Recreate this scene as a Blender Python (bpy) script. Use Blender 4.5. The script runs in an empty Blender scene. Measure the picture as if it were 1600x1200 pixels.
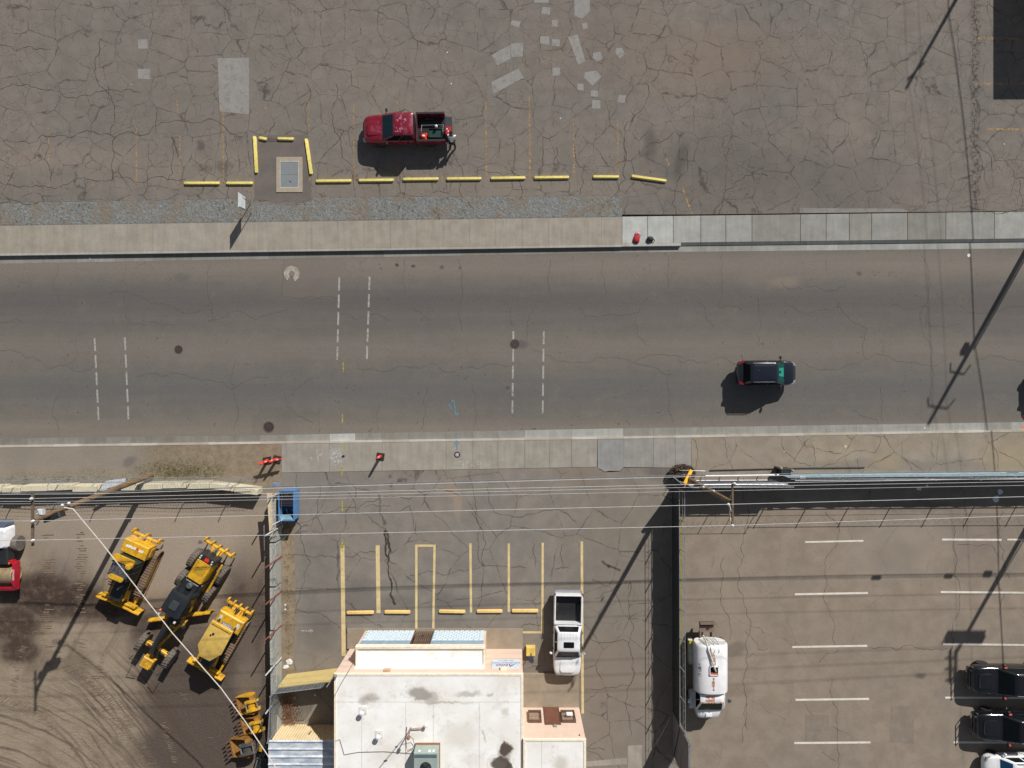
import bpy, bmesh, math, random
from mathutils import Vector, Matrix
R = math.radians
random.seed(7)
sc = bpy.context.scene
COL = sc.collection

# ---------------------------------------------------------------- camera, world, sun, exposure
S = 22.0            # photo pixels per metre on the ground
H = 48.5            # flight height
cam_d = bpy.data.cameras.new("camera"); cam = bpy.data.objects.new("camera", cam_d); COL.objects.link(cam)
cam.location = (0, 0, H); cam.rotation_euler = (0, 0, 0)
cam_d.sensor_fit = 'HORIZONTAL'; cam_d.angle = 2*math.atan(800/(S*H)); cam_d.clip_end = 400
sc.camera = cam
SUN_AZ = R(29.3); SUN_EL = R(35.5)
w = bpy.data.worlds.new("World"); sc.world = w; w.use_nodes = True
nt = w.node_tree; bg = nt.nodes['Background']
sky = nt.nodes.new('ShaderNodeTexSky'); sky.sky_type = 'NISHITA'; sky.sun_disc = False
sky.sun_elevation = SUN_EL; sky.sun_rotation = SUN_AZ; sky.altitude = 1200
hs = nt.nodes.new('ShaderNodeHueSaturation'); hs.inputs['Saturation'].default_value = .5
nt.links.new(sky.outputs[0], hs.inputs['Color']); nt.links.new(hs.outputs[0], bg.inputs[0]); bg.inputs[1].default_value = 0.066
sd = bpy.data.lights.new("sun", 'SUN'); sd.energy = 5.0; sd.angle = R(0.53); sd.color = (1.0, 0.955, 0.90)
sun = bpy.data.objects.new("sun", sd); COL.objects.link(sun)
ce = math.cos(SUN_EL)
sun_to = Vector((-math.sin(SUN_AZ)*ce, -math.cos(SUN_AZ)*ce, -math.sin(SUN_EL)))
sun.rotation_euler = sun_to.to_track_quat('-Z', 'Y').to_euler(); sun.location = (20, 30, 40)
sc.view_settings.view_transform = 'Standard'; sc.view_settings.look = 'None'
sc.view_settings.exposure = 0.0; sc.view_settings.gamma = 1.0

def G(px, py, h=0.0):
    "world point at height h for a spot measured on the survey photo"
    k = (H-h)/H/S
    return Vector(((px-800)*k, (600-py)*k, h))

# ---------------------------------------------------------------- node helper
class NT:
    def __init__(s, name):
        s.m = bpy.data.materials.new(name); s.m.use_nodes = True
        s.t = s.m.node_tree; s.b = s.t.nodes['Principled BSDF']; s.out = s.t.nodes['Material Output']
        g = s.t.nodes.new('ShaderNodeNewGeometry'); s.pos = g.outputs['Position']; s.geo = g
    def n(s, typ, **kw):
        nd = s.t.nodes.new(typ)
        for k, v in kw.items(): setattr(nd, k, v)
        return nd
    def put(s, inp, v):
        if isinstance(v, bpy.types.NodeSocket): s.t.links.new(v, inp)
        elif isinstance(v, (tuple, list)) and len(v) == 3 and inp.type == 'RGBA': inp.default_value = (*v, 1)
        else: inp.default_value = v
    def math(s, op, a, b=0.0, c=None, clamp=False):
        nd = s.n('ShaderNodeMath', operation=op); nd.use_clamp = clamp
        s.put(nd.inputs[0], a); s.put(nd.inputs[1], b)
        if c is not None: s.put(nd.inputs[2], c)
        return nd.outputs[0]
    def vmath(s, op, a, b=(0, 0, 0), sc_=None):
        nd = s.n('ShaderNodeVectorMath', operation=op)
        s.put(nd.inputs[0], a)
        if op == 'SCALE': s.put(nd.inputs['Scale'], sc_)
        else: s.put(nd.inputs[1], b)
        return nd.outputs['Value'] if op in ('LENGTH', 'DISTANCE', 'DOT_PRODUCT') else nd.outputs[0]
    def noise(s, scale, detail=3, rough=0.55, vec=None, col=False):
        nd = s.n('ShaderNodeTexNoise'); nd.inputs['Scale'].default_value = scale
        nd.inputs['Detail'].default_value = detail; nd.inputs['Roughness'].default_value = rough
        s.t.links.new(vec or s.pos, nd.inputs['Vector'])
        return nd.outputs['Color' if col else 'Fac']
    def ss(s, v, lo, hi, a=0.0, b=1.0):
        nd = s.n('ShaderNodeMapRange'); nd.interpolation_type = 'SMOOTHSTEP'; nd.clamp = True
        s.put(nd.inputs[0], v); s.put(nd.inputs[1], lo); s.put(nd.inputs[2], hi); s.put(nd.inputs[3], a); s.put(nd.inputs[4], b)
        return nd.outputs[0]
    def mix(s, f, a, b, blend='MIX'):
        nd = s.n('ShaderNodeMix', data_type='RGBA', blend_type=blend)
        s.put(nd.inputs[0], f); s.put(nd.inputs[6], a); s.put(nd.inputs[7], b)
        return nd.outputs[2]
    def warp(s, amt, scale, detail=2):
        c = s.noise(scale, detail, col=True)
        d = s.vmath('SUBTRACT', c, (.5, .5, .5))
        return s.vmath('ADD', s.pos, s.vmath('SCALE', d, sc_=amt))
    def edge(s, scale, vec, rnd=1.0):
        nd = s.n('ShaderNodeTexVoronoi', feature='DISTANCE_TO_EDGE'); nd.inputs['Scale'].default_value = scale
        nd.inputs['Randomness'].default_value = rnd
        s.t.links.new(vec, nd.inputs['Vector'])
        return s.math('DIVIDE', nd.outputs['Distance'], scale)
    def cell(s, scale, vec):
        nd = s.n('ShaderNodeTexVoronoi', feature='F1'); nd.inputs['Scale'].default_value = scale
        s.t.links.new(vec, nd.inputs['Vector'])
        return nd.outputs['Color']
    def blob(s, px, py, rx, ry, ang=0, soft=.5, warp=None):
        "soft patch round a spot of the ground, radii in metres"
        p = G(px, py); v = s.vmath('SUBTRACT', warp or s.pos, (p.x, p.y, 0))
        if ang:
            nd = s.n('ShaderNodeVectorRotate', rotation_type='Z_AXIS'); s.put(nd.inputs['Vector'], v); nd.inputs['Angle'].default_value = -R(ang); v = nd.outputs[0]
        v = s.vmath('MULTIPLY', v, (1/rx, 1/ry, 0))
        return s.ss(s.vmath('LENGTH', v), 1-soft, 1+soft, 1, 0)
    def mx(s, *a):
        r = a[0]
        for x in a[1:]: r = s.math('MAXIMUM', r, x)
        return r
    def bump(s, h, strength=.3, dist=.02):
        nd = s.n('ShaderNodeBump'); nd.inputs['Strength'].default_value = strength; nd.inputs['Distance'].default_value = dist
        s.put(nd.inputs['Height'], h); s.t.links.new(nd.outputs[0], s.b.inputs['Normal'])
    def fin(s, col, rough=.85, metal=0, **kw):
        s.put(s.b.inputs['Base Color'], col); s.put(s.b.inputs['Roughness'], rough); s.put(s.b.inputs['Metallic'], metal)
        for k, v in kw.items(): s.put(s.b.inputs[k.replace('_', ' ')], v)
        return s.m
    def alpha(s, fac):
        s.put(s.b.inputs['Alpha'], fac)

def C(r, g, b):
    f = lambda c: (c/255/12.92) if c/255 <= .04045 else ((c/255+.055)/1.055)**2.4
    return (f(r), f(g), f(b))
def mul(c, k): return tuple(x*k for x in c)

MC = {}
def M(name, col, rough=.6, metal=0, coat=0, var=.12, vs=3.0, spec=None, bump=0, dirt=None, dirt_amt=.0, dirt_scale=2.0):
    "general painted / plain material with a little unevenness"
    if name in MC: return MC[name]
    t = NT(name)
    nz = t.noise(vs, 4, .6)
    c = t.mix(t.ss(nz, .3, .7), mul(col, 1-var), mul(col, 1+var))
    if dirt: c = t.mix(t.math('MULTIPLY', t.ss(t.noise(dirt_scale, 5, .65), .45, .7), dirt_amt), c, dirt)
    t.fin(c, rough, metal)
    if coat: t.b.inputs['Coat Weight'].default_value = coat; t.b.inputs['Coat Roughness'].default_value = .06
    if spec is not None: t.b.inputs['Specular IOR Level'].default_value = spec
    if bump: t.bump(t.noise(vs*8, 3), bump, .01)
    MC[name] = t.m
    return t.m

# ---------------------------------------------------------------- mesh helper
class MB:
    def __init__(s): s.bm = bmesh.new(); s.shade = None
    def verts(s, pts): return [s.bm.verts.new(p) for p in pts]
    def face(s, vs):
        try: return s.bm.faces.new(vs)
        except ValueError: return None
    def poly(s, pts):
        return s.face(s.verts(pts))
    def loft(s, rings, cap0=True, cap1=True, closed=True):
        vr = [s.verts(r) for r in rings]; n = len(rings[0])
        for a, b in zip(vr, vr[1:]):
            for i in range(n if closed else n-1):
                j = (i+1) % n; s.face([a[i], a[j], b[j], b[i]])
        if cap0: s.face(list(reversed(vr[0])))
        if cap1: s.face(vr[-1])
        return s
    def box(s, c, size, rz=0, taper=1.0, bev=0, M4=None):
        x, y, z = (d/2 for d in size)
        rings = []
        lv = [(-z, 1, 1), (z, taper, taper)] if not bev else [(-z, 1, 1), (z-bev, taper, taper), (z, None, None)]
        for zz, kx, ky in lv:
            if kx is None: ax, ay = x*taper-bev, y*taper-bev
            else: ax, ay = x*kx, y*ky
            rings.append([(-ax, -ay, zz), (ax, -ay, zz), (ax, ay, zz), (-ax, ay, zz)])
        mt = Matrix.Translation(Vector(c)) @ (M4 if M4 else Matrix.Rotation(rz, 4, 'Z'))
        return s.loft([[mt @ Vector(p) for p in r] for r in rings])
    def bx(s, x0, x1, y0, y1, z0, z1, bev=0):
        return s.box(((x0+x1)/2, (y0+y1)/2, (z0+z1)/2), (x1-x0, y1-y0, z1-z0), bev=bev)
    def prism(s, pts, z0, z1):
        return s.loft([[(p[0], p[1], z0) for p in pts], [(p[0], p[1], z1) for p in pts]])
    def side(s, prof, y0, y1):
        "outline in x,z extruded along y"
        return s.loft([[(p[0], y0, p[1]) for p in prof], [(p[0], y1, p[1]) for p in prof]])
    def tube(s, pts, r, n=8, caps=True):
        pts = [Vector(p) for p in pts]; rs = r if isinstance(r, (list, tuple)) else [r]*len(pts)
        rings = []; prev = None
        for i, p in enumerate(pts):
            d = (pts[min(i+1, len(pts)-1)]-pts[max(i-1, 0)]).normalized()
            a = prev if prev is not None and abs(prev.dot(d)) < .99 else (Vector((0, 0, 1)) if abs(d.z) < .9 else Vector((1, 0, 0)))
            u = d.cross(a).normalized(); v = d.cross(u).normalized(); prev = a
            rings.append([p+(u*math.cos(k*2*math.pi/n)+v*math.sin(k*2*math.pi/n))*rs[i] for k in range(n)])
        return s.loft(rings, caps, caps)
    def bar(s, a, b, w_, h_):
        a, b = Vector(a), Vector(b); d = (b-a).normalized()
        up = Vector((0, 0, 1)) if abs(d.z) < .95 else Vector((0, 1, 0))
        u = d.cross(up).normalized()*w_/2; v = u.cross(d).normalized()*h_/2
        return s.loft([[p-u-v, p+u-v, p+u+v, p-u+v] for p in (a, b)])
    def lathe(s, prof, c=(0, 0, 0), n=20, axis='Z', cap=True):
        rot = {'Z': Matrix.Identity(4), 'Y': Matrix.Rotation(R(-90), 4, 'X'), 'X': Matrix.Rotation(R(90), 4, 'Y')}[axis]
        mt = Matrix.Translation(Vector(c)) @ rot
        rings = [[mt @ Vector((r*math.cos(k*2*math.pi/n), r*math.sin(k*2*math.pi/n), z)) for k in range(n)] for r, z in prof]
        return s.loft(rings, cap, cap)
    def ribbon(s, pts, wid, z=None, shade=None):
        pts = [Vector(p) for p in pts]; ws = wid if isinstance(wid, (list, tuple)) else [wid]*len(pts)
        L = []; 
        for i, p in enumerate(pts):
            d = (pts[min(i+1, len(pts)-1)]-pts[max(i-1, 0)]); d.z = 0; d.normalize()
            nrm = Vector((-d.y, d.x, 0))*ws[i]/2
            a, b = p+nrm, p-nrm
            if z is not None: a.z = b.z = z
            L.append(s.verts([a, b]))
        for a, b in zip(L, L[1:]): s.face([a[0], a[1], b[1], b[0]])
        return s
    def xf(s, mt): bmesh.ops.transform(s.bm, matrix=mt, verts=s.bm.verts); return s
    def mirror_y(s):
        g = bmesh.ops.duplicate(s.bm, geom=s.bm.verts[:]+s.bm.edges[:]+s.bm.faces[:])
        vs = [e for e in g['geom'] if isinstance(e, bmesh.types.BMVert)]
        for v in vs: v.co.y = -v.co.y
        return s
    def build(s, name, mat, parent=None, smooth=35, sub=0, bevel=0, recalc=True, loc=None, rz=None):
        if recalc: bmesh.ops.recalc_face_normals(s.bm, faces=s.bm.faces)
        me = bpy.data.meshes.new(name); s.bm.to_mesh(me); s.bm.free()
        if mat:
            for mm in (mat if isinstance(mat, list) else [mat]): me.materials.append(mm)
        if smooth:
            for p in me.polygons: p.use_smooth = True
            me.set_sharp_from_angle(angle=R(smooth))
        o = bpy.data.objects.new(name, me); COL.objects.link(o)
        if parent: o.parent = parent
        if loc is not None: o.location = loc
        if rz is not None: o.rotation_euler.z = rz
        if bevel:
            b = o.modifiers.new('b', 'BEVEL'); b.width = bevel; b.segments = 2; b.limit_method = 'ANGLE'; b.angle_limit = R(40)
        if sub:
            q = o.modifiers.new('s', 'SUBSURF'); q.levels = q.render_levels = sub
        return o
def tag(o, label=None, cat=None, group=None, kind=None):
    if label: o['label'] = label
    if cat: o['category'] = cat
    if group: o['group'] = group
    if kind: o['kind'] = kind
    return o
def empty(name, loc, rz=0, label=None, cat=None, group=None):
    e = bpy.data.objects.new(name, None); COL.objects.link(e); e.location = loc; e.rotation_euler = (0, 0, rz); e.empty_display_size = .3
    return tag(e, label, cat, group)
def struct(name, mb, mat, label=None, **kw):
    o = mb.build(name, mat, **kw); o['kind'] = 'structure'
    if label: o['label'] = label
    return o
def copy_tree(o, parent=None):
    c = o.copy(); COL.objects.link(c); c.parent = parent
    for ch in [x for x in bpy.data.objects if x.parent == o]: copy_tree(ch, c)
    return c
def head(dx, dy): return math.atan2(dy, dx)
# ================================================================= SETTING
ZR = -0.20       # road level
# patch the mesh helper so that slabs can carry their own tone
def _face(s, vs):
    try: f = s.bm.faces.new(vs)
    except ValueError: return None
    if s.shade is not None:
        l = s.bm.faces.layers.float.get('shade') or s.bm.faces.layers.float.new('shade')
        f[l] = s.shade
    return f
def _init(s):
    s.bm = bmesh.new(); s.shade = None; s.bm.faces.layers.float.new('shade')
MB.face = _face; MB.__init__ = _init

def lines_mask(t, dens=1.0, big=.42, mid=1.15, fine=3.2, wbig=.035, mid_lo=.48, fine_lo=.56, crush=None, rnd=.85):
    v = t.warp(.55, .7, 4); v2 = t.warp(.30, 1.8, 4)
    # the crack fades in and out along its length
    fade = t.ss(t.noise(1.1, 4, .7), .36, .58, .12, 1)
    e1 = t.edge(big, v, rnd)
    m1 = t.math('MULTIPLY', t.ss(e1, .003, t.math('MULTIPLY', t.ss(t.noise(.8, 4, .7), .3, .7, .35, 1.7), wbig), 1, 0), fade)
    e2 = t.edge(mid, v2, rnd)
    m2 = t.math('MULTIPLY', t.math('MULTIPLY', t.ss(e2, .001, .02, 1, 0), fade), t.ss(t.noise(.16, 3), mid_lo, mid_lo+.12, 0, .8))
    e3 = t.edge(fine, t.warp(.2, 3, 3), 1)
    mk3 = t.ss(t.noise(.23, 5, .65), fine_lo, fine_lo+.12)
    if crush is not None: mk3 = t.mx(mk3, crush)
    seam = t.math('MULTIPLY', t.ss(e1, .0, .22, 1, 0), t.ss(t.noise(.5, 4, .7), .5, .62))   # ravelled bands along some seams
    m3 = t.math('MULTIPLY', t.ss(e3, .0, .018, 1, 0), t.math('MULTIPLY', t.mx(mk3, seam), .55))
    return t.math('MULTIPLY', t.mx(m1, m2, m3), dens), e1, t.mx(mk3, t.math('MULTIPLY', seam, .8))

def asphalt(name, base, warm, crack=(.025, .021, .02), var=.1, grain=.14, dens=.8, extra=None, k=1.0, **kw):
    t = NT(name); base = mul(base, k); warm = mul(warm, k)
    big = t.noise(.12, 4, .6); med = t.noise(.9, 4, .6)
    c = t.mix(t.ss(big, .35, .68), base, warm)
    c = t.mix(t.ss(med, .3, .7), t.vmath('SCALE', c, sc_=1-var), t.vmath('SCALE', c, sc_=1+var))
    g = t.noise(14, 2, .75); g2 = t.noise(45, 1, .5)
    gg = t.math('ADD', t.math('MULTIPLY', g, .6), t.math('MULTIPLY', g2, .4))
    c = t.vmath('SCALE', c, sc_=t.ss(gg, .32, .68, 1-grain, 1+grain))
    mask, e1, mk3 = lines_mask(t, dens, **kw)
    c = t.mix(t.math('MULTIPLY', mk3, .25), c, mul(warm, 1.12))
    if extra: c = extra(t, c)
    c = t.mix(mask, c, crack)
    t.fin(c, .9)
    t.b.inputs['Specular IOR Level'].default_value = .25
    t.bump(t.math('SUBTRACT', gg, mask), .35, .012)
    return t.m

def north_extra(t, c):
    # lighter dusty wear beside the bays, oil spots, dark seam on the right, dusty crushed areas
    wv = t.warp(.5, 1.2)
    for (x, y, rx, ry, a, k, col) in [
        (60, 245, 3.5, .9, 0, .35, C(140, 126, 116)), (160, 240, 3.4, .8, 0, .3, C(138, 125, 114)),
        (1100, 100, 5, 2.5, 0, .35, C(128, 111, 99)), (1160, 85, 4, 2, 10, .3, C(127, 111, 99)), (1325, 230, 1.2, 3, 0, .35, C(134, 122, 112)),
        (1395, 290, 2.6, 1.2, -10, .3, C(133, 123, 115)), (950, 60, 5, 3.0, 0, .3, C(120, 105, 96)), (1270, 130, 1.4, 3.2, 0, .25, C(124, 112, 102)),
        (1016, 226, .45, 1.1, 0, .6, C(60, 57, 56)), (1064, 250, .4, 1.2, -15, .6, C(58, 56, 55)), (313, 228, .3, .4, 0, .7, C(66, 60, 58)),
        (322, 262, .4, .25, 0, .6, C(70, 64, 62)), (345, 262, .45, .35, -20, .7, C(64, 58, 56)), (358, 258, .3, .2, 0, .5, C(66, 60, 58)),
        (1290, 285, 6, 2.2, 0, .45, C(92, 87, 84)), (1110, 265, 5, 3.0, 0, .45, C(90, 85, 82)), (1180, 150, 3, 6, 0, .2, C(98, 92, 88)), (420, 140, 14, 4, 0, .25, C(126, 118, 108)), (300, 270, 14, 1.2, 0, .3, C(132, 122, 110)), (760, 295, 14, .9, 0, .35, C(134, 123, 110)), (860, 230, 8, 2.2, 0, .25, C(130, 120, 108)), (230, 175, 5, 2.5, 0, .15, C(96, 92, 90)),
        (128, 378, .1, .1, 0, 0, C(0, 0, 0))]:
        if k: c = t.mix(t.math('MULTIPLY', t.blob(x, y, rx, ry, a, .6, wv), k), c, col)
    # seam that runs up the right side of the lot
    sx = t.n('ShaderNodeSeparateXYZ'); t.put(sx.inputs[0], t.warp(.5, .8, 3))
    d = t.math('ABSOLUTE', t.math('SUBTRACT', sx.outputs[0], 32.9))
    c = t.mix(t.math('MULTIPLY', t.ss(d, .02, .55, 1, 0), t.ss(t.noise(4, 4, .7), .42, .62)), c, C(72, 65, 62))
    return c

def road_mat():
    t = NT('road_asphalt')
    sp = t.n('ShaderNodeSeparateXYZ'); t.put(sp.inputs[0], t.warp(.6, .25, 2)); y = sp.outputs[1]
    yy = lambda py: (600-py)/S
    st = t.n('ShaderNodeMapping'); t.put(st.inputs[0], t.pos); st.inputs['Scale'].default_value = (.09, 1.9, 1)
    streak = t.noise(1.0, 5, .6, vec=st.outputs[0])
    c = t.mix(t.ss(t.noise(.15, 3), .3, .7), C(110, 105, 98), C(104, 100, 95))
    c = t.vmath('SCALE', c, sc_=t.ss(t.noise(1.3, 5, .7), .3, .7, .95, 1.05))
    def band(py, hw, col, k):
        nonlocal c
        d = t.math('ABSOLUTE', t.math('SUBTRACT', y, yy(py)))
        c = t.mix(t.math('MULTIPLY', t.ss(d, 0, hw, 1, 0), k), c, col)
    band(412, 1.5, C(124, 116, 107), .75); band(470, 1.9, C(91, 87, 85), .8); band(506, 1.3, C(95, 91, 88), .4); band(545, 1.5, C(118, 111, 103), .65)
    band(608, 1.9, C(96, 94, 93), .7); band(674, 1.4, C(126, 117, 107), .75)
    c = t.vmath('SCALE', c, sc_=t.ss(streak, .3, .7, .965, 1.035))
    g = t.noise(16, 2, .75); g2 = t.noise(48, 1)
    gg = t.math('ADD', t.math('MULTIPLY', g, .55), t.math('MULTIPLY', g2, .45))
    c = t.vmath('SCALE', c, sc_=t.ss(gg, .3, .7, .82, 1.18))
    # fine crazing along the middle
    e = t.edge(1.0, t.warp(.5, 1.5, 4), 1)
    m = t.math('MULTIPLY', t.ss(e, 0, .015, 1, 0), t.ss(t.noise(.2, 3, .6), .53, .66, 0, .4))
    c = t.mix(m, c, C(62, 57, 54))
    for (x, px_y, rx, ry, k, col) in [(1228, 440, 1.0, .35, .5, C(135, 123, 110)), (813, 538, .55, .3, .5, C(70, 72, 74)), (445, 445, 1.6, 1.2, .25, C(112, 104, 97)), (282, 432, .5, .3, .4, C(82, 80, 78)), (1180, 435, .9, .5, .3, C(125, 115, 105)), (793, 606, .12, .1, .6, C(60, 57, 55)), (620, 413, .12, .12, .8, C(60, 42, 38)), (645, 415, .14, .12, .8, C(58, 42, 38)), (690, 417, .16, .14, .6, C(70, 55, 50)), (718, 418, .12, .12, .6, C(96, 66, 52)), (1345, 427, .2, .16, .6, C(70, 66, 64))]:
        c = t.mix(t.math('MULTIPLY', t.blob(x, px_y, rx, ry, 0, .6, t.warp(.2, 3)), k), c, col)
    c = t.mix(t.math('MULTIPLY', t.ss(t.noise(2.6, 3, .5), .68, .74), .45), c, C(72, 67, 64))
    c = t.mix(t.math('MULTIPLY', t.ss(t.noise(.45, 6, .75), .55, .7), .22), c, C(126, 117, 106))
    sq = t.n('ShaderNodeSeparateXYZ'); t.put(sq.inputs[0], t.warp(.15, 2))
    for (ax, ay, bx_, by_, k, col) in [(441, 402, 529, 465, .35, C(112, 104, 97)), (392, 648, 452, 684, .18, C(92, 88, 85)), (860, 540, 905, 590, .0, C(90, 86, 84)), (1046, 398, 1128, 420, .25, C(116, 107, 99)), (1440, 600, 1530, 660, .18, C(90, 87, 86))]:
        p0, p1 = G(ax, by_), G(bx_, ay)
        mk = t.math('MULTIPLY', t.math('MULTIPLY', t.ss(sq.outputs[0], p0.x-.03, p0.x+.03), t.ss(sq.outputs[0], p1.x-.03, p1.x+.03, 1, 0)), t.math('MULTIPLY', t.ss(sq.outputs[1], p0.y-.03, p0.y+.03), t.ss(sq.outputs[1], p1.y-.03, p1.y+.03, 1, 0)))
        if k: c = t.mix(t.math('MULTIPLY', mk, k), c, col)
    t.fin(c, .85); t.b.inputs['Specular IOR Level'].default_value = .25; t.bump(gg, .3, .01)
    return t.m

def concrete(name, a, b, grain=.08, stain=None, streak=False):
    t = NT(name)
    at = t.n('ShaderNodeAttribute'); at.attribute_name = 'shade'
    c = t.mix(at.outputs['Fac'], a, b)
    c = t.vmath('SCALE', c, sc_=t.ss(t.noise(1.1, 5, .65), .28, .72, .88, 1.1))
    gg = t.noise(22, 3, .7)
    c = t.vmath('SCALE', c, sc_=t.ss(gg, .3, .7, 1-grain, 1+grain))
    if streak:
        mp = t.n('ShaderNodeMapping'); t.put(mp.inputs[0], t.pos); mp.inputs['Rotation'].default_value = (0, 0, R(50)); mp.inputs['Scale'].default_value = (3.2, .35, 1)
        c = t.vmath('SCALE', c, sc_=t.ss(t.noise(1.2, 3, vec=mp.outputs[0]), .35, .68, .95, 1.05))
    if stain: c = t.mix(t.ss(t.noise(.7, 5, .7), .55, .75, 0, .4), c, stain)
    t.fin(c, .88); t.b.inputs['Specular IOR Level'].default_value = .25; t.bump(gg, .25, .008)
    return t.m

def sheet(name, pts, mat, z, label=None, depth=.35, h=None):
    mb = MB(); P = [G(x, y, z if h is None else h) for x, y in pts]
    mb.loft([[Vector((p.x, p.y, z-depth)) for p in P], [Vector((p.x, p.y, z)) for p in P]], cap0=False)
    return struct(name, mb, mat, label, smooth=0)

FAR = 3200
# base terrain, reaches far past everything
mb = MB(); mb.poly([(-220, -220, -.45), (220, -220, -.45), (220, 220, -.45), (-220, 220, -.45)])
tb = NT('plain_soil'); tb.fin(tb.mix(tb.ss(tb.noise(.05, 5), .3, .7), C(128, 113, 96), C(112, 102, 92)), .95)
struct('ground', mb, tb.m, 'bare tan ground spreading out beyond the lots', smooth=0)

def ye(a, b):     # straight kerb-like line y(x) through the photo points a and b
    (x0, y0), (x1, y1) = a, b
    return lambda x: y0+(y1-y0)*(x-x0)/(x1-x0)
g_top = lambda x: 317-9*max(0, min(1, x/500))-2*max(0, min(1, (x-500)/470))
w_top = ye((0, 353), (972, 339)); k_top = ye((0, 395.5), (972, 381.5)); k_bot = ye((0, 399.5), (972, 385.5))
gut_b = ye((0, 412), (972, 395)); 
XS = list(range(-FAR//1+800, 1000, 200))

# north parking lot
random.seed(3)
pts = [(-2400, -2400), (4000, -2400), (4000, 326), (1600, 329.5), (1080, 335), (972, 335), (971, 305.5)]
x = 960
while x > 0:
    pts.append((x, g_top(x)+random.uniform(-.9, .9)+(11 if 395 < x < 480 else 0))); x -= 14
    if x < 480 and not any(399 < p[0] < 485 and p[1] > 318 for p in pts): pass
pts += [(0, 318), (-2400, 322)]
m_north = asphalt('north_lot_asphalt', C(113, 108, 102), C(120, 113, 105), extra=north_extra, k=1.0, big=.44, wbig=.04, mid=1.0, mid_lo=.30, fine_lo=.5, dens=.7, crack=C(60, 53, 50), rnd=.72)
sheet('north_parking_lot', pts, m_north, 0.0, 'cracked grey brown asphalt parking lot north of the street')
# plain newer square round the vault
t = NT('vault_apron_asphalt'); c = t.mix(t.ss(t.noise(1.2, 4), .3, .7), C(98, 91, 86), C(108, 100, 94)); c = t.vmath('SCALE', c, sc_=t.ss(t.noise(18, 2, .7), .3, .7, .9, 1.1)); t.fin(c, .9)
mb = MB(); mb.poly([G(x, y, .006) for x, y in [(397, 212), (482, 210), (487, 312), (470, 317), (455, 314), (430, 318), (412, 312), (398, 313)]])
struct('vault_apron', mb, t.m, 'smooth dark asphalt square inside the yellow parking blocks', smooth=0)

# gravel strip
t = NT('grey_gravel')
v1 = t.cell(13, t.pos); v2 = t.cell(32, t.pos)
bw = t.n('ShaderNodeRGBToBW'); t.put(bw.inputs[0], v1); bw2 = t.n('ShaderNodeRGBToBW'); t.put(bw2.inputs[0], v2)
c = t.mix(bw.outputs[0], C(66, 70, 71), C(150, 152, 149)); c = t.mix(.45, c, t.mix(bw2.outputs[0], C(70, 70, 68), C(150, 152, 150)))
c = t.mix(t.ss(t.noise(.6, 5, .7), .45, .62, 0, .6), c, C(120, 105, 86))
c = t.mix(t.math('MULTIPLY', t.ss(t.noise(2.2, 5, .8), .6, .7), .6), c, C(72, 72, 44))
t.fin(c, .95); t.bump(t.math('ADD', bw.outputs[0], bw2.outputs[0]), .6, .012)
mb = MB(); cols = []
for i in range(0, 1000):
    pass
nx = 420; x0, x1 = -400, 972
for i in range(nx+1):
    x = x0+(x1-x0)*i/nx; col = []
    for j in range(15):
        y = g_top(x)-2+((w_top(x)+.5)-(g_top(x)-2))*j/14
        p = G(x, y); p.z = -.005+random.uniform(-.006, .009) if 0 < j < 14 else -.02
        col.append(mb.bm.verts.new(p))
    cols.append(col)
for a, b in zip(cols, cols[1:]):
    for j in range(14): mb.face([a[j], a[j+1], b[j+1], b[j]])
struct('gravel_strip', mb, t.m, 'blue grey gravel strip between the lot and the sidewalk', smooth=0)
mb = MB(); mb.bx(-110, G(972, 0).x, G(0, 353).y-.1, G(0, 306).y+.1, -.4, -.03); struct('gravel_bed', mb, tb.m, 'soil under the gravel strip', smooth=0)

# slab rows -------------------------------------------------------
def slab_row(name, label, mat, joints, yt, yb, z, zs=None, gap=.35, depth=.3):
    mb = MB(); zs = z if zs is None else zs
    for (a, b, sh) in joints:
        mb.shade = sh; a2, b2 = a+gap/2, b-gap/2
        top = [G(a2, yt(a2), z), G(b2, yt(b2), z), G(b2, yb(b2), zs), G(a2, yb(a2), zs)]
        bot = [Vector((p.x, p.y, z-depth)) for p in top]
        mb.loft([bot, top], cap0=False)
    return struct(name, mb, mat, label, smooth=0)
m_walk = concrete('tan_concrete', C(149, 142, 130), C(182, 184, 180), stain=C(150, 134, 112), streak=True)
m_walk2 = concrete('grey_concrete', C(150, 144, 133), C(138, 138, 136), streak=True)
random.seed(11)
J = []; x = -420
while x < 940: J.append((x, x+41.2, random.uniform(-.06, .08))); x += 41.2
J[-1] = (J[-1][0], 972, .02)
slab_row('north_sidewalk', 'tan concrete sidewalk slabs along the north kerb', m_walk, J, w_top, k_top, .0, gap=.2)
J2 = [(972, 1012, .95), (1012, 1052, .88), (1052, 1095, .62), (1095, 1134, .5), (1134, 1175, .42), (1175, 1251, .2), (1251, 1291, .3), (1291, 1327, .38), (1327, 1362, .22), (1362, 1418, .3), (1418, 1478, .12), (1478, 1554, .3), (1554, 1610, .5), (1610, 1680, .5), (1680, 1760, .45), (1760, 1900, .5)]
wt2 = ye((972, 338.5), (1600, 330.5)); wb2 = ye((972, 380), (1600, 372.5)); kb2 = ye((972, 385), (1600, 377.5)); gb2 = ye((972, 394.5), (1600, 388))
m_walkr = concrete('worn_grey_concrete', C(122, 119, 112), C(176, 178, 174), stain=C(140, 128, 110), streak=True)
slab_row('north_driveway_slabs', 'pale grey concrete slabs crossing the north driveway', m_walkr, J2, wt2, wb2, .0, -.02, gap=.8)
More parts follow.
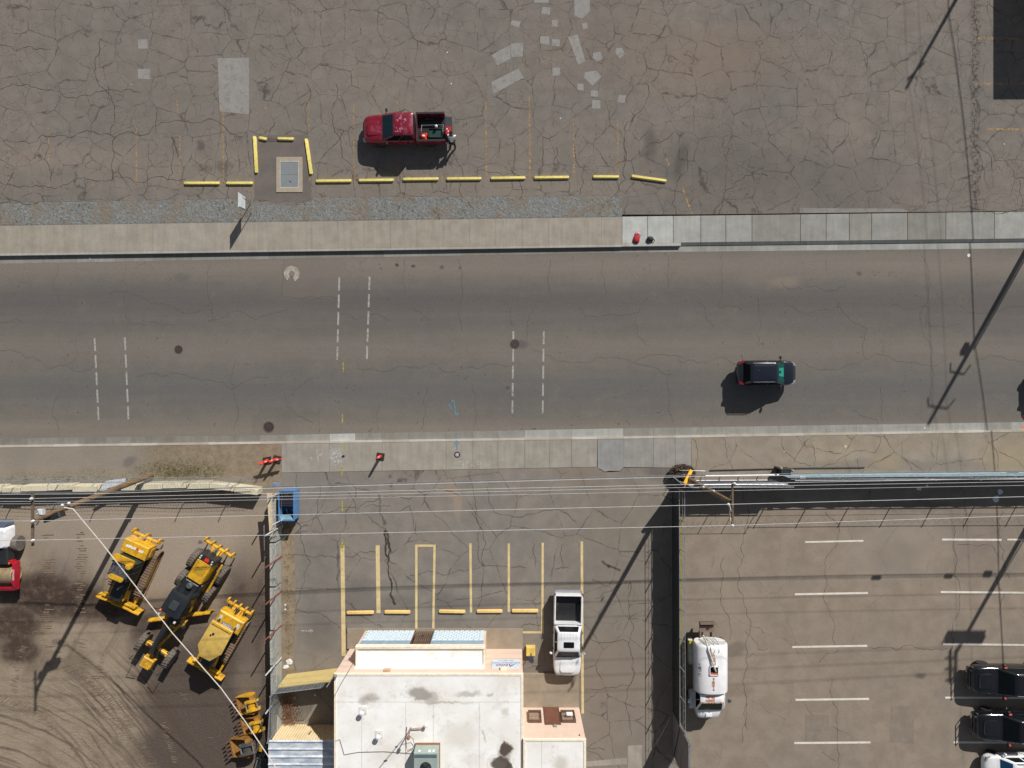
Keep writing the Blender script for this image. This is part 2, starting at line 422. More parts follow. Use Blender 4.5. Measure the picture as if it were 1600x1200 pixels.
# kerbs and gutters, north side
JK = [(a, b, .3+random.uniform(-.08, .1)) for a, b in [(-420+i*120, -300+i*120) for i in range(11)]]+[(900, 972, .4), (972, 1064, .55)]
def kt(x): return k_top(x) if x < 972 else wb2(x)
def kb(x): return k_bot(x) if x < 972 else kb2(x)
slab_row('north_kerb', 'light concrete kerb casting a dark line onto the gutter', m_walk, JK, lambda x: kt(x)+.2, kb, .03, gap=.15)
slab_row('north_kerb_ramp', 'dropped kerb of the north driveway', m_walkr, [(1064, 1095, .5), (1095, 1134, .45), (1134, 1260, .5), (1260, 1330, .6), (1330, 1400, .5), (1400, 1480, .45), (1480, 1560, .5), (1560, 1700, .5)], lambda x: wb2(x)+.3, kb2, -.02, -.15, gap=.25)
JG = [(-420+i*60, -360+i*60, .1+random.uniform(-.1, .14)) for i in range(24)]
JG = [j for j in JG if j[1] <= 975]+[(960, 1012, .15), (1012, 1052, .3), (1052, 1095, .35), (1095, 1134, .3), (1134, 1175, .32), (1175, 1215, .4), (1215, 1260, .4), (1260, 1310, .55), (1310, 1362, .5), (1362, 1400, .45), (1400, 1436, .5), (1436, 1478, .42), (1478, 1520, .5), (1520, 1590, .45), (1590, 1700, .45)]
slab_row('north_gutter', 'concrete gutter along the north edge of the street', m_walkr, JG, lambda x: kb(x)+.05, lambda x: gut_b(x) if x < 972 else gb2(x), ZR+.005, gap=.18)

# street
s_top = lambda x: ye((0, 685), (440, 679.5))(x) if x < 440 else (ye((440, 679.5), (933, 670))(x) if x < 933 else ye((933, 670), (1600, 659.5))(x))
s_k0 = lambda x: ye((0, 696), (440, 690))(x) if x < 440 else (ye((440, 690), (933, 683))(x) if x < 933 else ye((933, 683), (1600, 671.5))(x))
s_k1 = lambda x: s_k0(x)+3.2
m_road = road_mat()
sheet('street', [(-2400, 420), (0, 412), (972, 394.5), (1600, 388), (4000, 370), (4000, 630), (1600, 659.5), (933, 670), (440, 679.5), (0, 685), (-2400, 720)], m_road, ZR, 'grey asphalt street running across the middle', h=ZR)
JS = [(-400+i*40.3, -400+(i+1)*40.3, .0+random.uniform(-.1, .12)) for i in range(21)]
JS += [(446, 515, .35), (515, 555, .9), (555, 597, .15), (597, 639, .1), (639, 697, .1), (697, 739, .1), (739, 778, .15), (778, 820, .2), (820, 859, .5), (859, 893, .5), (893, 933, .55), (933, 974, .6), (974, 1021, .15), (1021, 1055, .2), (1055, 1096, .2), (1096, 1135, .3), (1135, 1177, .35), (1177, 1217, .35), (1217, 1256, .3), (1256, 1297, .3), (1297, 1338, .35), (1338, 1377, .35), (1377, 1417, .35), (1417, 1457, .4), (1457, 1497, .45), (1497, 1538, .5), (1538, 1580, .3), (1580, 1625, .55), (1625, 1700, .4), (1700, 1800, .4)]
slab_row('south_gutter', 'concrete gutter along the south edge of the street', m_walkr, JS, s_top, s_k0, ZR+.005, gap=.2)
m_kerb = concrete('pale_kerb_concrete', C(168, 159, 145), C(205, 202, 195))
def kerbz(a, b): return 0.0
slab_row('south_kerb', 'thin pale kerb line along the south side', m_kerb, [(a, b, random.uniform(0, .5)) for a, b, _ in JS], lambda x: s_k0(x)+.02, s_k1, .015, gap=.12)

# south sidewalk in the middle
sb = lambda x: ye((440, 738.5), (933, 729.5))(x) if x < 933 else ye((933, 729.5), (1080, 731))(x)
J3 = [(440, 515, .25), (515, 597, .05), (597, 697, .0), (697, 739, .05), (739, 778, .1), (778, 820, .15), (820, 859, .1), (859, 893, .2), (893, 933, .2), (974, 1021, .7), (1021, 1055, .55), (1055, 1080.5, .5)]
slab_row('south_sidewalk', 'concrete sidewalk slabs at the entrance of the middle lot', m_walk2, J3, lambda x: s_k1(x)+.2, sb, .0)
mb = MB(); mb.shade = 1.0
P = [G(x, y, .002) for x, y in [(933.5, 686.5), (974, 686), (974, 731), (968, 736), (953, 735.5), (945, 737), (938, 733), (934, 731)]]
mb.loft([[Vector((p.x, p.y, -.3)) for p in P], P], cap0=False); struct('repaired_slab', mb, m_walk2, 'darker grey poured slab in the south sidewalk', smooth=0)

# verges
def verge_l():
    t = NT('dusty_verge'); wv = t.warp(1.2, .7, 4)
    c = t.mix(t.ss(t.noise(.5, 4), .3, .7), C(144, 134, 122), C(134, 126, 115))
    soil = t.blob(345, 718, 5.2, 3.0, 0, .25, wv)
    c = t.mix(soil, c, t.mix(t.ss(t.noise(2, 5, .7), .35, .65), C(128, 113, 93), C(144, 131, 112)))
    c = t.mix(t.ss(t.noise(9, 4, .8), .3, .7, .0, .22), c, C(70, 58, 46))
    grass = t.mx(t.blob(270, 738, 3.0, .9, 0, .5, wv), t.blob(318, 738, 1.6, .7, 0, .5, wv), t.math('MULTIPLY', t.blob(90, 750, 6, .5, 0, .6, wv), .6), t.math('MULTIPLY', t.blob(150, 745, 2, .6, 0, .6, wv), .5), t.math('MULTIPLY', t.blob(250, 700, 1.4, .7, 0, .6, wv), .5))
    c = t.mix(t.math('MULTIPLY', grass, t.ss(t.noise(6, 5, .8), .42, .6)), c, C(98, 93, 68))
    c = t.mix(t.math('MULTIPLY', t.blob(202, 720, .5, .25, 20, .5, wv), .6), c, C(96, 92, 92))
    c = t.vmath('SCALE', c, sc_=t.ss(t.noise(18, 3, .8), .3, .7, .86, 1.14))
    t.fin(c, .95); t.bump(t.noise(8, 5, .8), .5, .03); return t.m
sheet('west_verge', [(-2400, 720), (0, 698.5), (440, 692.7), (440, 752), (440, 775), (430, 790), (-2400, 800)], verge_l(), -.004, 'dusty verge with dry grass south of the street')
def ex_r(t, c):
    wv = t.warp(.8, 1)
    c = t.mix(t.math('MULTIPLY', t.blob(1430, 728, 9, .45, 0, .5, wv), .5), c, C(112, 104, 98))
    c = t.mix(t.math('MULTIPLY', t.mx(t.blob(1575, 720, 1.6, 1.2, 0, .6, wv), t.blob(1385, 722, 1, .5, 0, .6, wv)), .6), c, C(150, 134, 110))
    return c
m_verge_r = asphalt('tan_worn_asphalt', C(138, 129, 117), C(143, 132, 116), extra=ex_r, big=.3, mid_lo=.62, fine_lo=.6, dens=.7, crack=C(62, 52, 44))
sheet('east_verge', [(1080.5, 683.5), (1600, 675), (4000, 640), (4000, 741), (1600, 744), (1081, 746)], m_verge_r, .0, 'cracked tan pavement between the street and the screened fence')

# middle lot
def ex_m(t, c):
    wv = t.warp(.6, 1.2, 4)
    for (x, y, rx, ry, a, k, col) in [(560, 935, 1.3, 1.5, 0, .45, C(84, 82, 82)), (620, 945, 1.4, .6, 0, .4, C(84, 82, 80)), (703, 944, 1.5, .7, 0, .45, C(82, 80, 80)), (760, 945, 1.3, .5, 0, .35, C(88, 84, 82)), (500, 920, 1.5, 3.5, 0, .2, C(92, 88, 84)),
         (500, 745, 2.6, .5, 0, .5, C(120, 116, 108)), (705, 762, .35, .8, 0, .6, C(142, 124, 106)), (715, 788, .3, 1.0, 0, .6, C(148, 132, 114)), (900, 742, 1.6, .6, 0, .4, C(128, 109, 88)), (960, 900, 3.2, 9, 0, .35, C(120, 109, 97)), (950, 1100, 3.4, 5, 0, .4, C(126, 114, 100)),
         (1030, 735, .9, .7, 0, .5, C(80, 76, 74)), (500, 990, 1.2, 1.3, 0, .35, C(88, 84, 82)), (690, 1040, 16, 2.4, 0, .25, C(128, 116, 104))]:
        c = t.mix(t.math('MULTIPLY', t.blob(x, y, rx, ry, a, .5, wv), k), c, col)
    return c
m_mid = asphalt('middle_lot_asphalt', C(118, 113, 106), C(125, 118, 109), k=1.1, extra=ex_m, big=.26, wbig=.04, mid=.9, mid_lo=.54, fine_lo=.57, dens=.65, crack=C(60, 52, 47))
sheet('middle_parking_lot', [(440, 739), (933, 730), (936, 733), (945, 738), (968, 737), (975, 731), (1081, 731.5), (1081, 746), (1062, 746), (1062, 1700), (461, 1700), (459, 1030), (462, 960), (460, 800), (440, 800)], m_mid, -.002, 'asphalt parking lot with cream bay lines in front of the white building')
# soil strip along the block wall
def soil(name, a=C(144, 128, 106), b=C(122, 108, 90), dots=True):
    t = NT(name); c = t.mix(t.ss(t.noise(.9, 5, .65), .35, .65), a, b)
    c = t.mix(t.ss(t.noise(7, 5, .85), .55, .7, 0, .5), c, C(84, 72, 50))
    c = t.vmath('SCALE', c, sc_=t.ss(t.noise(20, 3, .8), .3, .7, .86, 1.14))
    t.fin(c, .95); t.bump(t.noise(9, 5, .8), .5, .03); return t.m
m_soil = soil('strip_soil')
sheet('soil_strip', [(440, 800), (460, 800), (462, 960), (468, 985), (459, 1030), (530, 1022), (548, 1013), (560, 1014), (560, 1700), (440, 1700)], m_soil, -.003, 'strip of weedy soil beside the concrete block wall')

# right lot
def ex_rl(t, c):
    wv = t.warp(.8, .8, 4)
    for (x, y, rx, ry, a, k, col) in [(1150, 900, 1.6, 7, 0, .3, C(146, 135, 120)), (1400, 855, 4, 2.0, 10, .45, C(148, 138, 126)), (1395, 870, 1.8, 1.1, 0, .3, C(112, 102, 94)), (1440, 1056, .35, .2, 0, .8, C(88, 80, 72)), (1440, 792, 3, .4, 0, .4, C(100, 92, 86)), (1150, 1013, .8, .4, 20, .5, C(96, 86, 78)), (1150, 1080, 1.2, .4, 0, .35, C(104, 94, 85)), (1350, 1000, 5, 3, 0, .2, C(134, 123, 108)),
         (1210, 780, .5, .3, 0, .3, C(90, 80, 74)), (1530, 830, 2.5, 1.5, 0, .35, C(112, 103, 96)), (1540, 880, 2.5, 1.4, 0, .3, C(112, 103, 96))]:
        c = t.mix(t.math('MULTIPLY', t.blob(x, y, rx, ry, a, .5, wv), k), c, col)
    return c
m_right = asphalt('right_lot_asphalt', C(132, 122, 110), C(139, 127, 113), extra=ex_rl, big=.2, wbig=.02, mid_lo=.66, fine_lo=.6, dens=.35, crack=C(66, 56, 50))
sheet('right_parking_lot', [(1062, 746), (1600, 744), (4000, 741), (4000, 2400), (1062, 2400)], m_right, -.001, 'tan asphalt parking lot behind the screened fence')

# dirt yard
def yard():
    t = NT('yard_dirt'); wv = t.warp(1.6, .5, 5)
    c = t.mix(t.ss(t.noise(.25, 5, .6), .35, .68), C(148, 132, 114), C(130, 115, 97))
    c = t.mix(t.ss(t.noise(1.1, 6, .75), .42, .6, 0, .5), c, C(150, 136, 118))
    c = t.mix(t.ss(t.noise(.8, 6, .75), .52, .68, 0, .4), c, C(104, 89, 74))
    D = C(58, 44, 36)
    wet = [(85, 930, 3.8, 1.8, 0, 1.0), (150, 950, 3.0, 1.1, 0, .95), (20, 975, 2.2, 1.6, 0, .95), (60, 870, .9, 2.4, 0, .4), (30, 1015, 1.4, 1.2, 0, .95), (95, 890, 1.5, 1.6, 0, .8), (15, 930, 1.0, .8, 0, .8), (225, 975, 1.2, 1.0, 0, .8), (125, 905, .9, 2.2, 0, .5), (190, 960, 2.2, 1.1, 0, .6), (55, 1035, 1.2, .8, 30, .35), (230, 955, 1.6, .8, 0, .4), (120, 1040, 1.0, 1.0, 0, .4)]
    dk = None
    for x, y, rx, ry, a, k in wet:
        b_ = t.math('MULTIPLY', t.blob(x, y, rx, ry, a, .45, wv), k); dk = b_ if dk is None else t.math('MAXIMUM', dk, b_)
    c = t.mix(t.math('MULTIPLY', dk, t.ss(t.noise(1.6, 5, .75), .3, .55, .7, 1)), c, D)
    # purple brown damp millings round the machines
    E = t.mix(t.ss(t.noise(11, 3, .8), .35, .65), C(58, 49, 44), C(84, 73, 66))
    dm = t.mx(t.blob(330, 1090, 5.2, 5.2, 0, .3, wv), t.blob(385, 960, 1.6, 6, 0, .4, wv), t.blob(310, 1170, 4.5, 2.5, 0, .3, wv), t.math('MULTIPLY', t.blob(270, 1000, 3, 3, 0, .4, wv), .7), t.math('MULTIPLY', t.blob(252, 1150, 1, 4, 25, .4, wv), .8))
    c = t.mix(t.math('MULTIPLY', dm, .9), c, E)
    for (x, y, rx, ry, k, col) in [(250, 830, 9, 3.4, .7, C(155, 143, 129)), (110, 830, 5, 2.5, .4, C(146, 134, 119)), (350, 790, 3, .8, .3, C(120, 111, 103)), (105, 850, 1.2, 2.0, .3, C(126, 117, 107)), (377, 918, .25, .22, .8, C(74, 62, 52)), (310, 846, .15, .15, .7, C(70, 58, 48)), (390, 1065, 1.0, 1.6, .5, C(124, 112, 98)), (385, 1010, .7, 2.2, .35, C(118, 106, 94)), (395, 860, .6, 3, .3, C(142, 126, 104))]:
        c = t.mix(t.math('MULTIPLY', t.blob(x, y, rx, ry, 0, .5, wv), k), c, col)
    # fine lines left by sweeping tyres in the lower part
    mp = t.n('ShaderNodeMapping'); t.put(mp.inputs[0], t.warp(1.5, .3, 3)); mp.inputs['Rotation'].default_value = (0, 0, R(32)); mp.inputs['Scale'].default_value = (.8, 4.5, 1)
    arc = t.math('MULTIPLY', t.ss(t.noise(1.4, 4, .6, vec=mp.outputs[0]), .4, .62), t.blob(90, 1140, 9, 4.5, 0, .5))
    c = t.mix(t.math('MULTIPLY', arc, .10), c, C(104, 90, 76))
    for (cx, cy, f_, k_, bx_, by_, brx, bry, ba) in ((-60, 1420, 3.4, .7, 70, 1150, 7.0, 3.2, 0), (-190, 1420, 3.0, .8, 190, 1140, 4.5, 5.0, 0), (560, 900, 2.6, .5, 290, 1130, 6, 4, 0), (-300, 760, 1.6, .35, 90, 960, 7, 4, 0)):
        q = G(cx, cy); dv = t.vmath('SUBTRACT', t.warp(.7, .35, 3), (q.x, q.y, 0)); dist = t.vmath('LENGTH', dv)
        cb = t.n('ShaderNodeCombineXYZ'); t.put(cb.inputs[0], t.math('MULTIPLY', dist, f_)); sp2 = t.n('ShaderNodeSeparateXYZ'); t.put(sp2.inputs[0], dv); t.put(cb.inputs[1], t.math('MULTIPLY', sp2.outputs[0], .12))
        m_s = t.math('MULTIPLY', t.ss(t.noise(1.0, 4, .6, vec=cb.outputs[0]), .5, .64), t.blob(bx_, by_, brx, bry, ba, .5, wv))
        c = t.mix(t.math('MULTIPLY', m_s, k_), c, C(78, 64, 53))
    c = t.vmath('SCALE', c, sc_=t.ss(t.noise(15, 4, .8), .3, .7, .87, 1.13))
    t.fin(c, .95)
    t.bump(t.math('ADD', t.noise(6, 6, .8), t.math('MULTIPLY', arc, .25)), .6, .04); return t.m
m_yard = yard()
mb = MB()
P = [G(x, y, -.01) for x, y in [(-2400, 800), (0, 790), (430, 788), (440, 770), (440, 2400), (-2400, 2400)]]
mb.loft([[Vector((p.x, p.y, -.4)) for p in P], P], cap0=False)
struct('dirt_yard', mb, m_yard, 'brown dirt yard with wheel tracks and damp stains', smooth=0)

# tread marks pressed into the dirt: low ridges of soil
m_tr = M('tracked_soil', C(112, 97, 80), .95, var=.25, vs=5)
m_trd = M('tracked_damp_soil', C(96, 80, 66), .95, var=.3, vs=5)
def tracks(mb, path, width, pitch=.16, amp=.035, jit=.4, ang=0.0, skip=.12):
    pts = [G(x, y, 0) for x, y in path]
    for a, b in zip(pts, pts[1:]):
        L = (b-a).length; d = (b-a)/L; n = Vector((-d.y, d.x, 0)); k = int(L/pitch)
        gate = 1
        for i in range(k):
            if random.random() < .12: gate = random.random() > skip+.25
            if not gate or random.random() < skip: continue
            p = a+d*(i+random.uniform(-.2, .2))*pitch; w_ = width*random.uniform(.2, 1)/2; off = n*random.uniform(-.25, .25)*width
            q0 = p+off-n*w_-d*ang*w_; q1 = p+off+n*w_+d*ang*w_; t_ = pitch*random.uniform(.2, .36)
            mid = (q0+q1)/2+d*random.uniform(-.03, .03); hh = amp*random.uniform(.3, 1)
            for u, v in ((q0, mid), (mid, q1)):
                A = [u-d*t_, v-d*t_, v+d*t_, u+d*t_]
                for z_ in A: z_.z = -.012
                c0, c1 = u.copy(), v.copy(); c0.z = c1.z = hh-.012
                va = mb.verts(A); vc = mb.verts([c0, c1])
                mb.face([va[0], va[1], vc[1], vc[0]]); mb.face([va[2], va[3], vc[0], vc[1]])
random.seed(5)
mb = MB()
tracks(mb, [(72, 836), (74, 900), (72, 985)], .9); tracks(mb, [(125, 832), (126, 905), (127, 990)], .75, ang=0)
tracks(mb, [(60, 985), (100, 1040), (140, 1075), (200, 1150), (235, 1210)], .8, .12, .03, ang=.5)
tracks(mb, [(160, 1035), (148, 1078)], .9, .17, .04, ang=-.2); tracks(mb, [(126, 1000), (135, 1060), (190, 1110), (245, 1200)], .75, .11, .025, ang=.3)
tracks(mb, [(0, 1090), (60, 1115), (110, 1160), (135, 1200)], .7, .1, .02, ang=.5, skip=.2)
tracks(mb, [(20, 1080), (40, 1000)], .6, .13, .02, skip=.4)
tracks(mb, [(215, 1060), (255, 1130), (275, 1200)], .5, .1, .02, ang=.5, skip=.2)
tracks(mb, [(282, 1080), (330, 1150), (350, 1200)], .5, .12, .02, ang=.5, skip=.4)
struct('tread_marks', mb, m_tr, 'tread marks of tracked machines pressed into the dirt', smooth=0)

# ---------------------------------------------------------------- cracks traced one by one
def crack_pts(p, q, rough, depth):
    if depth == 0: return [p]
    m = (p+q)/2; d = q-p; n = Vector((-d.y, d.x, 0)); m = m+n*random.uniform(-rough, rough)
    return crack_pts(p, m, rough, depth-1)+crack_pts(m, q, rough, depth-1)
def crack(mb, path, w_=.035, z=.004, rough=.16):
    for a, b in zip(path, path[1:]):
        p, q = G(*a, z), G(*b, z); L = (q-p).length; dp = max(1, min(5, int(math.log2(L/.18+1))))
        pts = crack_pts(p, q, rough, dp)+[q]
        mb.ribbon(pts, [w_*random.uniform(.35, 1.1) for _ in pts], z)
random.seed(21)
m_crk = M('dark_crack', C(60, 53, 48), .95, var=.2); m_crk2 = M('faint_crack', C(76, 70, 66), .95, var=.15); m_crkd = M('deep_crack', C(40, 34, 31), .95)
mb = MB()   # street
for p in [[(197, 412), (199, 450), (197, 497), (210, 508), (272, 508)], [(330, 412), (328, 470), (333, 500)], [(330, 500), (362, 487), (400, 500), (450, 485)], [(440, 462), (530, 466)], [(440, 415), (441, 462)], [(90, 413), (92, 470)],
          [(715, 405), (721, 450), (717, 487), (722, 520)], [(632, 405), (634, 450), (633, 460)], [(530, 490), (560, 500), (580, 492), (612, 500)], [(642, 480), (668, 500), (678, 500)], [(785, 470), (798, 485), (801, 510)], [(835, 483), (823, 505), (822, 530)], [(860, 405), (857, 460)], [(945, 402), (946, 450), (947, 460)], [(1044, 400), (1044, 450)],
          [(905, 480), (913, 496), (940, 494), (998, 488), (1017, 462)], [(998, 488), (992, 505), (1010, 540)], [(830, 545), (860, 555), (920, 566), (990, 567), (1050, 585)], [(990, 567), (1020, 555), (1070, 562)], [(1047, 585), (1052, 660)], [(560, 575), (640, 575), (700, 582), (760, 570), (800, 572)], [(668, 600), (665, 640), (660, 672)], [(738, 600), (741, 672)], [(592, 632), (592, 672)],
          [(1126, 400), (1127, 450), (1122, 480), (1160, 483)], [(1092, 472), (1105, 500), (1115, 510)], [(1185, 460), (1188, 500), (1185, 540)], [(1235, 478), (1250, 488), (1300, 485), (1309, 478), (1325, 495), (1355, 513)], [(1309, 482), (1310, 470)], [(1355, 513), (1352, 560)], [(1390, 478), (1400, 475), (1450, 480), (1453, 510), (1500, 505)], [(1440, 400), (1450, 470), (1454, 560), (1455, 660)], [(1220, 440), (1230, 450), (1255, 452)], [(1257, 446), (1290, 455), (1320, 448)],
          [(1250, 565), (1330, 568), (1420, 567), (1480, 562)], [(1525, 562), (1570, 560), (1600, 565)], [(1375, 605), (1378, 640), (1380, 660)], [(1060, 565), (1120, 560), (1150, 570)], [(1290, 405), (1290, 425)], [(160, 565), (0, 548)], [(0, 505), (40, 505)], [(210, 590), (300, 590), (420, 590)], [(370, 560), (367, 620), (365, 670)], [(450, 620), (475, 600), (500, 590)], [(440, 610), (465, 650), (490, 660)], [(90, 620), (92, 680)], [(500, 640), (499, 675)], [(170, 460), (250, 475), (330, 478)], [(1500, 478), (1600, 478)], [(1330, 640), (1370, 655), (1372, 665)]]:
    crack(mb, p, .026, ZR+.004)
struct('street_cracks', mb, m_crk2, 'thin cracks across the street', smooth=0)
mb = MB()   # lots
for p in [[(602, 830), (607, 870), (612, 910), (618, 945)], [(602, 828), (603, 842), (606, 870)]]: crack(mb, p, .16, .004)
for p in [[(733, 736), (742, 790), (748, 850), (755, 885), (752, 920), (747, 950)], [(737, 800), (752, 870), (757, 886)], [(755, 883), (790, 885), (822, 888)], [(440, 828), (460, 822), (500, 805), (560, 795), (640, 780), (720, 775)], [(610, 790), (570, 792)], [(545, 770), (556, 800), (600, 825)], [(455, 868), (500, 867), (530, 870), (592, 865)], [(462, 952), (480, 958), (520, 972), (545, 983)], [(700, 895), (735, 890), (755, 880)], [(835, 850), (837, 885)], [(880, 850), (878, 888), (890, 888)], [(880, 886), (868, 890)], [(760, 760), (772, 800), (830, 803), (880, 800), (900, 815)], [(640, 900), (700, 898)], [(850, 975), (820, 975), (800, 985)],
          [(930, 935), (945, 925), (985, 910), (982, 920)], [(985, 910), (984, 960), (985, 1000), (984, 1070), (986, 1150)], [(920, 994), (970, 1000), (984, 1005)], [(915, 1078), (940, 1077), (985, 1071)], [(985, 945), (1000, 943), (1040, 935)], [(912, 1170), (935, 1178), (945, 1190)], [(915, 1170), (945, 1171)], [(912, 1098), (935, 1080)], [(925, 905), (942, 915), (965, 910)], [(990, 1043), (986, 1070)], [(460, 800), (462, 960)], [(620, 800), (640, 790), (650, 830)], [(500, 760), (496, 800), (505, 830)]]:
    crack(mb, p, .036, .004)
struct('lot_cracks', mb, m_crk, 'long dark cracks in the middle lot', smooth=0)
mb = MB()   # verge + right lot
for p in [[(1222, 683), (1226, 706), (1245, 722), (1268, 728)], [(1268, 730), (1310, 718), (1368, 707), (1376, 683)], [(1268, 683), (1272, 728)], [(1340, 716), (1342, 735)], [(1082, 683), (1090, 710), (1085, 735)], [(1130, 683), (1135, 710), (1140, 720)], [(1410, 690), (1408, 715), (1425, 735)], [(1455, 690), (1460, 715)], [(1540, 680), (1553, 700), (1560, 738)], [(1560, 705), (1600, 730)], [(1300, 735), (1310, 728)], [(1290, 800), (1311, 820), (1308, 850), (1290, 885), (1286, 930), (1293, 950), (1301, 1000), (1305, 1010)], [(1492, 820), (1491, 900), (1490, 1000), (1491, 1060)], [(1300, 1060), (1302, 1100), (1308, 1160), (1310, 1200)], [(1355, 1013), (1400, 1016), (1450, 1014), (1480, 1013)], [(1162, 745), (1170, 800), (1163, 870), (1166, 950), (1168, 1040), (1168, 1140)], [(1165, 985), (1185, 1015), (1200, 1014)], [(1165, 1030), (1178, 1020)], [(1168, 1100), (1160, 1160)], [(1280, 1035), (1310, 1015)], [(1285, 1175), (1310, 1190)], [(1495, 850), (1550, 852), (1560, 870)], [(1568, 800), (1570, 860), (1578, 905)], [(1500, 760), (1510, 800), (1505, 830)], [(1360, 760), (1362, 785)], [(1555, 900), (1570, 930), (1562, 960)], [(1132, 870), (1130, 950), (1140, 1000)]]:
    crack(mb, p, .03, .004)
struct('east_cracks', mb, m_crk, 'wavy cracks in the tan pavement on the right', smooth=0)
mb = MB()   # north lot, the bold ones
for p in [[(1523, 0), (1527, 60), (1520, 110), (1527, 160), (1522, 190), (1526, 235), (1535, 260), (1532, 280)], [(1525, 225), (1545, 240), (1550, 265)], [(1500, 325), (1515, 322), (1532, 328), (1600, 327)], [(1532, 275), (1528, 328)], [(0, 318), (20, 312), (60, 316)], [(395, 310), (420, 314), (432, 318)], [(180, 213), (178, 285)], [(0, 214), (180, 215), (380, 214)], [(0, 284), (150, 283), (270, 280), (290, 280)], [(268, 213), (270, 270), (262, 282)], [(0, 70), (45, 72), (80, 76)], [(352, 212), (356, 250), (357, 310)], [(480, 130), (477, 185), (480, 210)], [(525, 130), (522, 200), (535, 245), (552, 260)], [(700, 220), (720, 260), (720, 285), (722, 308)], [(812, 310), (810, 282), (800, 260)], [(630, 310), (632, 280), (628, 260)], [(905, 200), (912, 265), (905, 305)], [(1070, 230), (1055, 300), (1057, 335)], [(1125, 335), (1130, 310), (1180, 270), (1200, 275)], [(1595, 328), (1594, 280)], [(76, 213), (80, 283)], [(430, 190), (425, 240)], [(960, 305), (978, 250), (975, 200), (1010, 130)], [(742, 270), (860, 275), (870, 230)], [(0, 140), (80, 140), (160, 142), (220, 145)], [(160, 60), (165, 140), (172, 210)], [(330, 100), (350, 120), (385, 178)]]:
    crack(mb, p, .045, .004, .18)
struct('north_lot_cracks', mb, m_crkd if 0 else m_crk, 'bold cracks of the north lot', smooth=0)

# lighter repair patches of the north lot
def patch_mat(name, a, b):
    t = NT(name); c = t.mix(t.ss(t.noise(1.5, 5, .7), .3, .7), a, b); c = t.vmath('SCALE', c, sc_=t.ss(t.noise(18, 2, .8), .3, .7, .9, 1.1)); t.fin(c, .9); t.alpha(t.ss(t.noise(2.2, 6, .8), .3, .5, .6, 1)); return t.m
m_patch = patch_mat('pale_patch', C(132, 129, 125), C(142, 139, 135)); m_patch2 = patch_mat('grey_patch', C(124, 120, 115), C(136, 132, 127))
mb = MB()
for q in [[(340, 91), (389, 90), (389, 179), (343, 174)]]: mb.poly([G(x, y, .005) for x, y in q])
def near(dx, dy, q): return [(700+x*300/1600, y*170/907) for x, y in q]
for q in [[(360, 685), (585, 572), (632, 645), (380, 782)], [(522, 362), (625, 358), (625, 470), (528, 478)], [(362, 460), (520, 370), (520, 490), (410, 548)], [(768, 303), (846, 303), (842, 374), (765, 362)], [(866, 326), (934, 330), (930, 388), (866, 380)], [(790, 55), (855, 65), (848, 125), (775, 112)], [(530, 170), (608, 178), (590, 230), (522, 205)], [(866, 165), (914, 165), (914, 226), (868, 222)], [(1000, 310), (1080, 285), (1145, 510), (1085, 540)], [(1050, -80), (1185, -80), (1180, 95), (1115, 158), (1055, 130)], [(720, -80), (840, -80), (840, 24), (718, 22)], [(1115, 192), (1160, 190), (1165, 235), (1125, 244)], [(1140, 600), (1240, 590), (1280, 640), (1205, 715), (1135, 650)], [(1080, 695), (1130, 700), (1130, 755), (1080, 750)], [(1190, 755), (1250, 755), (1250, 810), (1190, 800)], [(1200, 835), (1270, 835), (1270, 905), (1200, 905)], [(870, 565), (935, 560), (935, 630), (872, 630)], [(1400, 400), (1450, 400), (1475, 450), (1430, 490), (1395, 440)], [(1425, 790), (1485, 795), (1470, 860), (1412, 850)], [(1210, 440), (1270, 430), (1290, 490), (1240, 515), (1205, 480)]]:
    mb.poly([G(x, y, .005) for x, y in near(0, 0, q)])
for q in [[(215, 62), (230, 61), (231, 76), (216, 76)], [(215, 108), (235, 107), (235, 124), (216, 123)]]: mb.poly([G(x, y, .005) for x, y in q])
struct('repair_patches', mb, m_patch, 'lighter rectangular repair patches in the north lot', smooth=0)
mb = MB()
for q in [[(1392, 1103), (1428, 1103), (1428, 1162), (1390, 1160)], [(1258, 1116), (1296, 1117), (1294, 1158), (1258, 1158)]]: mb.poly([G(x, y, .005) for x, y in q])
t = NT('tan_patch'); t.fin(t.mix(t.ss(t.noise(1.2, 4), .3, .7), C(144, 133, 119), C(150, 139, 126)), .9); t.alpha(t.ss(t.noise(1.5, 4, .6), .3, .6, .3, .7))
struct('tan_patches', mb, t.m, 'pale worn rectangles on the right lot', smooth=0)
mb = MB(); mb.poly([G(x, y, .004) for x, y in [(1250, 325), (1410, 326), (1420, 331), (1250, 333)]]); struct('edge_repair', mb, m_patch2, 'narrow concrete band at the lot edge', smooth=0)
mb = MB(); mb.shade = -.9; P = [G(x, y, .004) for x, y in [(981, 1165), (1003, 1164), (1003, 1210), (981, 1210)]]; mb.poly(P); mb.poly([G(x, y, .0045) for x, y in [(915, 1190), (980, 1184), (980, 1194), (915, 1198)]]); struct('drive_slab', mb, m_walk2, 'small concrete slab by the drive', smooth=0)

